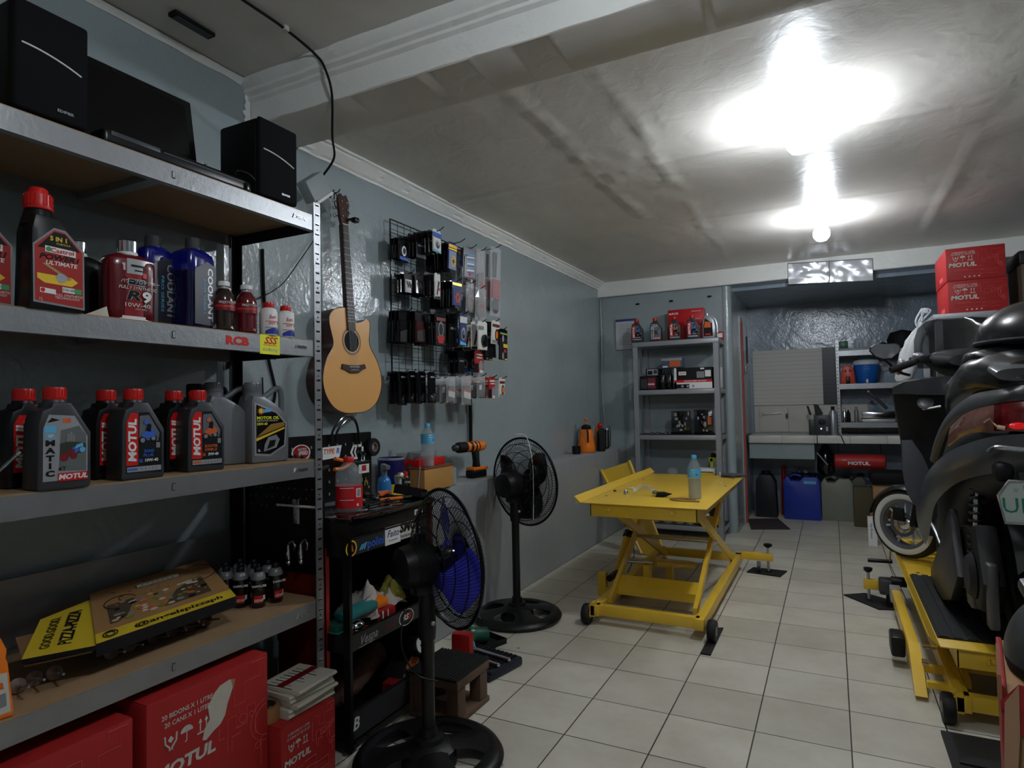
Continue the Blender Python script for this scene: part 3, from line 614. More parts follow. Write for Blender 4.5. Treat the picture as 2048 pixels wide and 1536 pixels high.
def fluid(label, loc, group=None, flu=(92, 12, 20)):
    t = thing('fluid_bottle', label, 'fluid bottle', (loc[0], loc[1], 1.533), 0, group)
    FL = mat('dark_red_fluid' if flu[0] > 80 else 'dark_brown_fluid', flu, 0.1, coat=0.6)
    r = 0.034; pr = [(r * 0.85, 0), (r, 0.006)]
    for i in range(5): pr += [(r, 0.012 + i * 0.010), (r * 0.95, 0.017 + i * 0.010)]
    pr += [(r, 0.062), (r, 0.100), (r * 0.85, 0.120), (r * 0.5, 0.138)]
    MB().lathe(pr, FL, 26).build('body', t)
    MB().lathe([(r * 0.48, 0.138), (r * 0.44, 0.142), (r * 0.44, 0.152)], mat('clear_neck', (150, 150, 152), 0.1), 20).lathe([(r * 0.56, 0.147), (r * 0.56, 0.160), (r * 0.5, 0.162), (0, 0.162)], WHITE, 20).build('cap', t)
    b = MB(); b.lathe([(r + 0.0006, 0.066), (r + 0.0006, 0.098)], DRED, 26, cap=False); b.lathe([(r + 0.001, 0.076), (r + 0.001, 0.083)], mat('pr_red', (190, 50, 46), 0.4), 26, cap=False)
    b.text('PRESTONE', (r * 0.86 + 0.006, -0.014, 0.090), (0.5, 1, 0.05), Z, 0.008, SILVER, bold=0.02, sx=0.95); b.build('label', t); return t
fluid('small dark red brake fluid bottle with white cap, right of the two in front', (0.215, 1.462))
fluid('small dark brown brake fluid bottle with white cap beside the COOLANT bottle', (0.205, 1.382), flu=(44, 24, 20))
fluid('white-capped small fluid bottle half hidden behind the other two small bottles', (0.120, 1.455), flu=(44, 24, 20))
def sunf(label, loc, group):
    t = thing('brake_fluid_bottle', label, 'fluid bottle', (loc[0], loc[1], 1.533), R(-12), group)
    r = 0.030; MB().lathe([(r * 0.9, 0), (r, 0.004), (r, 0.078), (r * 0.85, 0.090), (r * 0.55, 0.096)], WHITE, 28).build('body', t)
    c = MB(); threaded_cap(c, (0, 0), 0.096, 0.114, 0.0185, RED, 16); c.build('cap', t)
    b = MB(); f = r + 0.0008
    def band(a0, a1, z0, z1, m, k, zt=None):
        n = 8; vs = []
        for i in range(n + 1):
            a = R(a0 + (a1 - a0) * i / n); zz = z1 if zt is None else z0 + (zt(i / n))
            vs += [((f + k) * math.cos(a), (f + k) * math.sin(a), z0), ((f + k) * math.cos(a), (f + k) * math.sin(a), zz)]
        b.add(vs, [(i * 2, i * 2 + 2, i * 2 + 3, i * 2 + 1) for i in range(n)], m)
    band(-50, 60, 0.004, 0.02, BLUE, 0, lambda u: 0.020 * math.sin(PI * (0.15 + 0.7 * u))); band(-48, 58, 0.046, 0.048, RED, 0); band(-50, 60, 0.0245, 0.026, DRED, 0.0002)
    b.text('Sun', (f + 0.001, -0.004, 0.062), (0.02, 1, 0), Z, 0.012, RED, bold=0.02, shear=0.15); b.text('DOT 3', (f + 0.001, 0.0, 0.040), (0, 1, 0), Z, 0.008, RED, bold=0.02); b.build('label', t)
    return t
sunf('white brake fluid bottle with red cap, left one of the pair at the shelf end', (0.228, 1.543), 'white brake fluid bottles')
sunf('white brake fluid bottle with red cap, right one of the pair at the shelf end', (0.222, 1.624), 'white brake fluid bottles')
tag(MB().prism([(-0.03, 0), (0.03, 0), (0.024, 0.028), (-0.006, 0.012)], -0.0008, 0.0008, PAPER).build('paper_scrap'), 'small torn white paper scrap standing between the ULTIMATE and R9 bottles', 'paper').location = (0.236, 0.972, 1.533)
# top shelf: speakers, monitor, sound bar, adapter
def speaker(label, loc, arc=1):
    t = thing('bookshelf_speaker', label, 'speaker', (loc[0], loc[1], 2.004), 0, 'black bookshelf speakers')
    SP = mat('speaker_black', (10, 10, 11), 0.55, spec=0.2, bump=(300, 0.1, 0.001))
    MB().box(-0.10, 0.085, -0.084, 0.084, 0.004, 0.272, SP, 0.012, seg=3).build('cabinet', t)
    MB().box(0.083, 0.102, -0.085, 0.085, 0.003, 0.273, mat('speaker_grille', (12, 12, 14), 0.8, spec=0.15, bump=(900, 0.5, 0.001)), 0.014, seg=4).build('grille', t)
    b = MB(); P = [(0.1028, -0.068 + 0.134 * i / 10, 0.142 + 0.026 * (1 - (i / 10 - 0.0) ** 2) * 1.0 - 0.004) for i in range(11)]
    b.tube(P, 0.0022, WHITE, 6); b.text('EDIFIER', (0.1026, 0.030, 0.030), Y, Z, 0.007, SILVER, bold=0.02, sx=1.2); b.build('trim_mark', t, 'silver arc and maker name')
    return t
speaker('black bookshelf speaker with silver arc at the left end of the top shelf', (0.150, 0.855))
speaker('black bookshelf speaker with silver arc at the right end of the top shelf', (0.150, 1.572))
t = thing('computer_monitor', 'black flat monitor leaning back against the wall on the top shelf between the speakers', 'monitor', (0.06, 1.14, 2.004), rot=(0, R(-9), 0))
MB().box(-0.015, 0.012, -0.26, 0.26, 0.012, 0.335, BLACKMET, 0.004).build('frame', t)
MB().box(0.0121, 0.0126, -0.235, 0.235, 0.04, 0.312, mat('screen_off', (6, 6, 8), 0.22)).box(0.0122, 0.014, -0.008, 0.008, 0.318, 0.329, BLACK).build('screen', t)
MB().box(-0.10, 0.03, -0.09, 0.09, 0.0, 0.01, BLACKM, 0.004, T=TR(ry=9)).box(-0.03, -0.014, -0.02, 0.02, 0.005, 0.12, BLACKM).build('stand', t)
b = MB(); b.box(-0.035, 0.035, -0.24, 0.24, 0.0, 0.045, BLACKMET, 0.012, seg=3)
t = thing('sound_bar', 'long low black sound bar lying along the front edge of the top shelf', 'sound bar', (0.195, 1.23, 2.004)); b.build('cabinet', t)
MB().box(0.033, 0.0365, -0.22, -0.08, 0.026, 0.040, DGREY, 0.002).box(0.033, 0.036, -0.07, 0.22, 0.030, 0.034, DGREY).build('control_strip', t, 'greyer control strip')
t = thing('power_adapter', 'small black power adapter with loose cable in front of the right speaker', 'adapter', (0.215, 1.463, 2.004), R(15))
MB().box(-0.03, 0.02, -0.022, 0.018, 0, 0.035, BLACKG, 0.006).build('body', t)
MB().tube(spline([(0.0, 0.02, 0.03), (0.015, 0.035, 0.045), (0.03, 0.05, 0.02), (0.02, 0.06, 0.004), (0.0, 0.045, 0.004)]), 0.0025, BLACK, 6).tube(spline([(-0.02, -0.02, 0.03), (0.0, -0.05, 0.06), (0.02, -0.01, 0.062), (0.03, 0.03, 0.035)]), 0.0025, BLACK, 6).build('cord', t)
tag(MB().tube(spline([(0, 0, 0), (0.0, 0.02, 0.035), (0, 0.035, 0.05), (0, 0.05, 0.075)]), 0.0025, BLACK, 6).ball((0, 0.052, 0.078), 0.005, SILVER, 8).build('antenna_wire'), 'short black wire with a silver tip sticking up behind the sound bar', 'cable').location = (0.10, 1.345, 2.03)
tag(MB().box(-0.012, 0.012, -0.012, 0.012, 0, 0.02, YELB, 0.004).lathe([(0.03, 0), (0.035, 0.03), (0.034, 0.12), (0.02, 0.15)], YELB, 20).build('yellow_container'), 'bright yellow round container just inside the left frame edge on the top shelf', 'container').location = (0.20, 0.705, 2.004)
# wall cables behind the rack
for i, (pts, rr, lab) in enumerate([
    ([(0, 1.80, 1.98), (0, 1.80, 1.75), (0, 1.775, 1.62), (0, 1.76, 1.45)], 0.006, 'thick black cable hanging on the wall behind the rack, beside the rear post'),
    ([(0, 1.935, 1.98), (0, 1.94, 1.80), (0, 1.955, 1.62), (0, 1.965, 1.50), (0, 2.0, 1.36), (0, 1.97, 1.24), (0, 1.99, 1.12)], 0.006, 'thick black cable hanging on the wall down to the black tool board'),
    ([(0, 1.99, 1.70), (0, 2.0, 1.68), (0, 2.01, 1.60), (0, 2.0, 1.50)], 0.0025, 'thin black wire end sticking up behind the white bottles'),
    ([(0.01, 1.72, 1.72), (0.01, 1.85, 1.735), (0.01, 2.02, 1.83), (0.01, 2.14, 1.97), (0.01, 2.24, 2.10)], 0.0022, 'thin black wire sagging across the wall behind the rack towards the guitar'),
    ([(0, 1.82, 1.42), (0, 1.84, 1.30), (0, 1.90, 1.26), (0, 1.93, 1.30), (0, 1.93, 1.42)], 0.003, 'thin looped black wire on the wall between the second and third shelves')]):
    o = tag(MB().tube(spline(pts), rr, BLACKM, 8).build('wall_cable'), lab, 'cable'); o.location = (WX + 0.008, 0, 0)

# ---------------------------------------------------------------- fourth shelf
z4 = 0.580
t = thing('pizza_box', 'flattened yellow and brown pizza box tilted on top of the engine valves, fourth shelf', 'pizza box', (0, 0, 0))
PB = mat('pizza_brown', (150, 112, 70), 0.7, var=(12, 0.15)); PY = mat('pizza_yellow', (204, 176, 40), 0.6)
def bil(u, v, q, dz=0.0):
    p = [Vector(a) for a in q]; return p[0] * (1 - u) * (1 - v) + p[1] * u * (1 - v) + p[2] * u * v + p[3] * (1 - u) * v + Vector((0, 0, dz))
Q = [(0.215, 0.985, 0.675), (0.20, 1.430, 0.675), (-0.18, 1.600, 0.722), (-0.14, 1.165, 0.715)]
def slab(b, q, th, m, side):
    top = [Vector(a) for a in q]; bot = [a - Vector((0, 0, th)) for a in top]; n = len(q)
    b.add(top, [tuple(range(n))], m); b.add(bot, [tuple(range(n))[::-1]], side)
    for i in range(n): j = (i + 1) % n; b.add([top[i], bot[i], bot[j], top[j]], [(0, 1, 2, 3)], side)
b = MB(); slab(b, Q, 0.034, PB, BLACKM)
def pq(u0, v0, u1, v1, m, k=1): b.add([bil(u0, v0, Q, k * .0005), bil(u1, v0, Q, k * .0005), bil(u1, v1, Q, k * .0005), bil(u0, v1, Q, k * .0005)], [(0, 1, 2, 3)], m)
pq(0, 0, 1, 0.16, PY); pq(0.10, 0.25, 0.86, 0.62, mat('food_photo', (74, 62, 44), 0.6, var=(60, 0.4)), 1)
fr = random.Random(3)
for i in range(70):
    u = fr.uniform(0.12, 0.84); v = fr.uniform(0.27, 0.60); s_ = fr.uniform(0.012, 0.035); m = fr.choice([OFFW, PAPER, mat('noodle', (190, 160, 100), 0.6), ORGD, mat('leaf_print', (110, 130, 40), 0.6), BLACKM, GREYP])
    b.add([bil(u + s_ * math.cos(a), v + s_ * 0.8 * math.sin(a), Q, 0.001 + i * 0.00002) for a in [k * PI / 3 + i for k in range(6)]], [tuple(range(6))], m)
rx = (Vector(Q[1]) - Vector(Q[0])).normalized(); ux = (Vector(Q[3]) - Vector(Q[0])).normalized()
b.text('@angelspizzaph', bil(0.57, 0.075, Q, 0.0012), rx, ux, 0.026, BLACKM, bold=0.03, sx=1.28)
for r0 in (0.020, 0.012):
    P = [bil(0.09, 0.085, Q, 0.0015) + rx * r0 * math.cos(a) + ux * r0 * math.sin(a) for a in [i * PI / 8 for i in range(16)]]
    b.tube(P, 0.0018, BLACKM, 4, closed=True)
for (u, v, r0, a0, a1) in ((0.85, 0.72, 0.075, -2.2, 1.9), (0.20, 0.62, 0.05, 0.2, 4.6), (0.24, 0.68, 0.02, 0.5, 4)):
    b.tube([bil(u, v, Q, 0.001) + rx * r0 * math.cos(a0 + (a1 - a0) * i / 14) + ux * r0 * math.sin(a0 + (a1 - a0) * i / 14) for i in range(15)], 0.0012, BLACKM, 4)
for i in range(26):
    u = fr.uniform(0.05, 0.97); v = fr.uniform(0.60, 0.96); d = rx * fr.uniform(-.02, .02) + ux * fr.uniform(-.015, .015); c = bil(u, v, Q, 0.0008); b.tube([c, c + d], 0.0008, mat('ink_brown', (70, 52, 34), 0.7), 3)
fixn(b.build('lid', t, smooth=False))
b = MB(); Q2 = [(0.14, 0.850, 0.672), (0.215, 0.985, 0.672), (-0.10, 1.150, 0.708), (-0.06, 0.990, 0.70)]; slab(b, Q2, 0.012, PY, BLACKM)
rx2 = (Vector(Q2[3]) - Vector(Q2[0])).normalized(); ry2 = (Vector(Q2[1]) - Vector(Q2[0])).normalized()
b.text('PIZZA-PIZZA', bil(0.62, 0.5, Q2, 0.001), rx2, -ry2, 0.030, BLACKM, bold=0.03, sx=0.95, shear=0.1); b.text('GOOD.GOOD.', bil(0.30, 0.5, Q2, 0.001), rx2, -ry2, 0.022, mat('olive_ink', (70, 62, 20), 0.6), bold=0.03, sx=1.0)
fixn(b.build('flap', t, 'yellow lettered flap', smooth=False))
b = MB(); Q3 = [(0.13, 0.86, 0.652), (0.19, 0.99, 0.652), (-0.02, 1.05, 0.672), (-0.06, 0.93, 0.67)]; slab(b, Q3, 0.004, CARD, CARD); fixn(b.build('inner_flap', t, 'plain brown cardboard flap', smooth=False))
b = MB(); c = bil(0.52, 0.80, Q, 0.003); b.add([c - rx * .075 - ux * .014, c + rx * .075 - ux * .014, c + rx * .075 + ux * .016, c - rx * .075 + ux * .012, ], [(0, 1, 2, 3)], PAPER)
for i in range(7): b.add([c + rx * (-.06 + .018 * i) - ux * .006 + Vector((0, 0, .0005)), c + rx * (-.052 + .018 * i) - ux * .006 + Vector((0, 0, .0005)), c + rx * (-.052 + .018 * i) + ux * .004 + Vector((0, 0, .0005)), c + rx * (-.06 + .018 * i) + ux * .004 + Vector((0, 0, .0005))], [(0, 1, 2, 3)], GREYP)
tag(fixn(b.build('paper_receipt', smooth=False)), 'white paper receipt slip lying on the pizza box lid', 'receipt')
# engine valves lying in a row
def valve(loc, rz, tilt, lab, hollow):
    t = thing('engine_valve', lab, 'engine valve', loc, rot=(0, R(90 - tilt), R(rz)), group='loose engine valves')
    b = MB(); r = 0.0185
    if hollow: b.lathe([(r * 0.78, -0.003), (r, 0.0), (r, 0.006), (0.012, 0.011), (0.004, 0.020), (0.0027, 0.03), (0.0027, 0.085)], mat('valve_dark', (120, 92, 84), 0.45, 0.3), 26); b.lathe([(r * 0.99, -0.0005), (r + 0.0008, 0.001), (r + 0.0008, 0.004)], CHROME, 26, cap=False)
    else: b.lathe([(r, 0.0), (r, 0.004), (0.010, 0.009), (0.004, 0.018), (0.003, 0.03), (0.003, 0.085), (0.0025, 0.088)], BRONZE, 26); b.cyl(0.0032, 0.058, 0.087, CHROME, seg=12)
    b.build('valve', t); return t
V = [((0.105, 0.858), -10, 'engine valve lying with bright stem end forward, first from the left'), ((0.095, 0.900), -12, 'engine valve lying with bright stem end forward, second from the left'), ((0.105, 0.942), -14, 'engine valve lying with dull stem, third from the left'),
     ((0.100, 1.090), -8, 'engine valve with brownish head under the pizza box corner, left of two'), ((0.095, 1.145), -8, 'engine valve with brownish head under the pizza box corner, right of two'),
     ((0.098, 1.215), -5, 'engine valve with shiny ring rim under the pizza box, first of the ringed ones'), ((0.100, 1.272), -5, 'engine valve with shiny ring rim under the pizza box, second of the ringed ones'),
     ((0.108, 1.325), -5, 'engine valve with shiny ring rim under the pizza box, third of the ringed ones'), ((0.112, 1.385), -5, 'engine valve with shiny ring rim at the right end under the pizza box')]
for i, ((x, y), rz, lab) in enumerate(V): valve((x, y, z4 + 0.0195), rz, 12, lab, i > 4)
# small gear oil bottles
def gearoil(loc, rz, lab):
    t = thing('gear_oil_bottle', lab, 'oil bottle', (loc[0], loc[1], z4), R(rz), 'small black gear oil bottles')
    r = 0.0255; MB().lathe([(r * 0.9, 0), (r, 0.004), (r, 0.098)], BLACKG, 24, cap=False).build('body', t)
    MB().lathe([(r, 0.098), (r * 0.98, 0.108), (r * 0.75, 0.120), (r * 0.5, 0.124)], mat('shoulder_grey', (120, 120, 122), 0.35, 0.2), 24, cap=False).build('shoulder', t, 'grey shoulder')
    MB().lathe([(0.0135, 0.122), (0.0135, 0.136), (0.011, 0.140), (0, 0.140)], BLACK, 16).build('cap', t)
    b = MB(); f = r + 0.0008
    def band(a0, a1, z0, z1, m):
        vs = []; n = 6
        for i in range(n + 1):
            a = R(a0 + (a1 - a0) * i / n); vs += [(f * math.cos(a), f * math.sin(a), z0), (f * math.cos(a), f * math.sin(a), z1)]
        b.add(vs, [(i * 2, i * 2 + 2, i * 2 + 3, i * 2 + 1) for i in range(n)], m)
    band(-35, 28, 0.018, 0.045, RED); b.text('GEAR', (f + 0.001, -0.001, 0.028), Y, Z, 0.009, WHITE, bold=0.02, sx=1.0); b.text('YAMALUBE', (f + 0.001, 0, 0.078), Y, Z, 0.0075, WHITE, bold=0.03, sx=0.95)
    band(32, 55, 0.028, 0.044, WHITE); b.build('label', t); return t
G = [((0.105, 1.600), -35, 'small black gear oil bottle with red GEAR label, front of the cluster'), ((0.115, 1.670), -15, 'small black gear oil bottle at the right front of the cluster'), ((0.045, 1.575), -40, 'small black gear oil bottle, second from the left in the front row'),
     ((0.050, 1.632), -30, 'small black gear oil bottle behind the front bottle with the red GEAR label'), ((-0.010, 1.560), -70, 'small black gear oil bottle at the left end of the cluster'), ((-0.005, 1.618), -30, 'small black gear oil bottle in the middle of the cluster'),
     ((0.055, 1.690), -10, 'small black gear oil bottle at the right of the second row'), ((-0.005, 1.676), -10, 'small black gear oil bottle in the third row on the right'), ((-0.065, 1.600), -30, 'small black gear oil bottle in the back row on the left'), ((-0.062, 1.660), -30, 'small black gear oil bottle in the back row on the right')]
for l, rz, lab in G: gearoil(l, rz, lab)
t = thing('cleaner_bottle', 'orange plastic bottle with white label, cut off by the left frame edge', 'bottle', (0.195, 0.745, z4), R(-6))
b = MB(); b.prism([(-0.05, 0), (0.05, 0), (0.052, 0.01), (0.040, 0.125), (0.036, 0.135), (0.038, 0.155), (0.030, 0.175), (0.020, 0.20), (-0.02, 0.20), (-0.05, 0.12)], -0.035, 0.035, ORG, 'x', bev=0.008); b.build('body', t)
MB().prism([(-0.044, 0.012), (0.044, 0.014), (0.036, 0.105), (-0.044, 0.11)], 0.0352, 0.0358, OFFW).prism([(0.0, 0.025), (0.036, 0.03), (0.034, 0.060), (0.0, 0.058)], 0.0358, 0.0362, GREYP).prism([(0.0, 0.070), (0.030, 0.070), (0.028, 0.085), (0.0, 0.088)], 0.0358, 0.0362, ORGD).build('label', t)
MB().cyl(0.02, 0.198, 0.225, ORG, seg=18).build('cap', t)
tag(MB().tube([(0, 0, 0.003), (0.02, 0.085, 0.098)], [0.0035, 0.0035], SILVER, 8).tube([(0.004 + 0.0024 * k, 0.017 + 0.0102 * k, 0.022 + 0.0114 * k) for k in range(7)], [0.005, 0.0035, 0.005, 0.0035, 0.005, 0.0035, 0.005], CHROME, 8).build('steel_rod'), 'ribbed silver steel rod leaning against the GP MATIC bottle', 'rod').location = (0.215, 0.715, 1.092)
# ================================================================ GUITAR
MAHOG = mat('guitar_side_wood', (62, 30, 20), 0.3, var=(8, 0.2), coat=0.4)
SPRUCE = mat('guitar_top_wood', (226, 168, 96), 0.35, var=(5, 0.06), coat=0.3)
ROSE = mat('guitar_rosewood', (52, 34, 28), 0.5)
t = thing('acoustic_guitar', 'cutaway acoustic guitar with pale spruce top hanging on the wall by its headstock', 'guitar', (-0.192, 2.405, 1.255), rot=(R(2.6), R(-1.6), 0))
G0 = [(0, 0), (.08, .005), (.15, .035), (.195, .09), (.212, .15), (.205, .21), (.178, .27), (.146, .315), (.134, .345), (.134, .375), (.142, .41), (.147, .44), (.142, .462), (.122, .470), (.095, .458), (.062, .446), (.04, .452), (.03, .475), (0.0, .515), (-.07, .513), (-.115, .498), (-.142, .465), (-.146, .43), (-.136, .385), (-.128, .345), (-.140, .31), (-.178, .265), (-.205, .205), (-.212, .15), (-.195, .09), (-.15, .035), (-.08, .005)]
P = [(v.x, v.y) for v in spline([(a, b_, 0) for a, b_ in G0] + [(0, 0, 0)], 3)][:-1]
b = MB(); n = len(P)
b.add([(x, y * k, 0.25 + (z - 0.25) * k) for (x, k) in ((-0.052, 0.985), (0.052, 1.0)) for (y, z) in P], [tuple(range(n))] + [(i, (i + 1) % n, n + (i + 1) % n, n + i) for i in range(n)], MAHOG); b.build('body', t)
hole = [(0.052 * math.cos(a), 0.352 + 0.052 * math.sin(a)) for a in [i * 2 * PI / 32 for i in range(32)]]
b = MB(); b.prism(P, 0.052, 0.056, SPRUCE); b.build('soundboard', t, 'pale spruce top')
b = MB(); b.tube([(0.0555, y, z) for y, z in P], 0.0024, MAHOG, 5, closed=True); b.build('binding', t)
b = MB(); b.prism(hole, 0.0562, 0.0566, BLACKM)
for r0, w, m in ((0.055, 0.003, OFFW), (0.062, 0.004, ROSE), (0.068, 0.0015, BLACK)):
    a0 = [i * 2 * PI / 40 for i in range(40)]; vs = [(0.0566, r_ * math.cos(a), 0.352 + r_ * math.sin(a)) for r_ in (r0 - w / 2, r0 + w / 2) for a in a0]
    b.add(vs, [(i, (i + 1) % 40, 40 + (i + 1) % 40, 40 + i) for i in range(40)], m)
b.build('soundhole', t)
b = MB(); b.prism([(-.088, .218), (-.080, .240), (-.03, .234), (.03, .234), (.080, .240), (.088, .218), (.060, .212), (.03, .196), (-.03, .196), (-.060, .212)], 0.056, 0.064, ROSE); b.box(0.064, 0.067, -0.036, 0.036, 0.224, 0.228, OFFW)
for i in range(6): b.cyl(0.0025, 0.064, 0.067, OFFW, (-0.025 + 0.01 * i, 0.211), 'x', 8)
b.build('bridge', t)
b = MB(); b.prism([(-.021, .925), (.021, .925), (.028, .50), (.028, .405), (-.028, .405), (-.028, .50)], 0.0565, 0.064, ROSE)
b.prism([(-.021, .925), (.021, .925), (.027, .48), (-.027, .48)], 0.040, 0.0565, MAHOG)
for i in range(19):
    z = 0.925 - (0.925 - 0.212) * (1 - 2 ** (-(i + 1) / 12)); w = 0.021 + 0.007 * (0.925 - z) / 0.5; b.box(0.0638, 0.0652, -w, w, z - 0.0008, z + 0.0008, SILVER)
b.box(0.060, 0.068, -0.021, 0.021, 0.925, 0.929, OFFW)
b.build('neck', t)
b = MB(); b.prism([(-.022, .925), (-.030, .96), (-.036, 1.05), (-.020, 1.078), (0, 1.065), (.020, 1.078), (.036, 1.05), (.030, .96), (.022, .925)], 0.034, 0.050, MAHOG, T=TR(0.012, 0, 0)); b.build('headstock', t)
for s in (-1, 1):
    for i in range(3):
        z = 0.965 + i * 0.036; b = MB(); b.cyl(0.003, s * 0.028, s * 0.050, CHROME, (0.046, z), 'y', 8); b.ball((0.046, s * 0.054, z), 0.009, CHROME, 10, sc=(0.7, 0.6, 1)); b.cyl(0.004, 0.062, 0.068, CHROME, (s * 0.018, z), 'x', 8); b.build('tuning_peg', t)
b = MB()
for i in range(6): b.tube([(0.067, -0.025 + 0.01 * i, 0.212), (0.068, -0.015 + 0.006 * i, 0.925)], 0.0005, SILVER, 4)
b.build('strings', t)
tag(MB().box(-0.012, 0.02, -0.022, 0.012, -0.012, 0.014, BLACK, 0.007).box(-0.008, 0.004, -0.034, -0.012, -0.006, 0.006, BLACK).build('clip_tuner'), 'small black clip-on tuner on the right edge of the guitar headstock', 'tuner').location = (-0.14, 2.418, 2.213)
t = thing('wall_hook', 'small dark metal hook with strap loop on the wall holding the guitar headstock', 'hook', (WX, 2.345, 2.345))
MB().box(0, 0.004, -0.02, 0.02, -0.015, 0.015, BLACKMET).tube(spline([(0, 0, 0), (0.04, 0.0, -0.005), (0.06, 0.01, 0.005), (0.065, 0.015, 0.018)]), 0.003, BLACKMET, 6).tube(spline([(0, 0, 0), (0.04, -0.015, -0.005), (0.06, -0.02, 0.005)]), 0.003, BLACKMET, 6).build('hook', t)
MB().tube(spline([(0.05, -0.004, 0.0), (0.055, -0.014, -0.03), (0.055, -0.008, -0.07), (0.055, 0.004, -0.07), (0.056, 0.008, -0.03), (0.05, 0.0, 0.0)]), 0.0025, BLACKM, 6).build('strap_loop', t)

# ================================================================ WIRE GRID WITH HANGING PACKETS
t = thing('wire_grid_panel', 'black wire grid display panel on the wall right of the guitar, carrying hooks of packets', 'grid panel', (-0.212, 3.225, 1.835))
b = MB(); gy, gz = 0.435, 0.495
b.tube([(0, -gy, -gz), (0, gy, -gz), (0, gy, gz), (0, -gy, gz)], 0.005, BLACKMET, 6, closed=True); b.build('frame', t)
b = MB()
for i in range(1, 14): y = -gy + 2 * gy * i / 14; b.tube([(0.002, y, -gz), (0.002, y, gz)], 0.0016, BLACKMET, 5)
b.build('vertical_wires', t)
b = MB()
for i in range(14):
    z = -gz + 2 * gz * i / 14
    for d in (0, 0.018): b.tube([(-0.002, -gy, z + d), (-0.002, gy, z + d)], 0.0016, BLACKMET, 5)
b.build('horizontal_wires', t)
tag(MB().box(-0.008, 0.008, -0.012, 0.012, -0.18, 0.18, BLACKMET, 0.002).build('hanging_bar'), 'narrow black metal bar hanging on the wall below the wire grid', 'bar').location = (-0.228, 3.655, 1.20)
FILMD = mat('dark_glossy_film', (24, 24, 28), 0.28, coat=0.2, var=(25, 0.5)); WHITEC = mat('white_card', (214, 214, 208), 0.5)
BRK = mat('brake_shoe_dark', (44, 40, 40), 0.5, 0.3); REDC = mat('red_card', (176, 30, 32), 0.5); BLUEC = mat('navy_card', (38, 56, 116), 0.5); GOLD = mat('gold_metal', (210, 170, 60), 0.3, 0.7)
def circ(c, r, n=10, k=1.0): return [(c[0] + r * math.cos(i * 2 * PI / n), c[1] + k * r * math.sin(i * 2 * PI / n)) for i in range(n)]
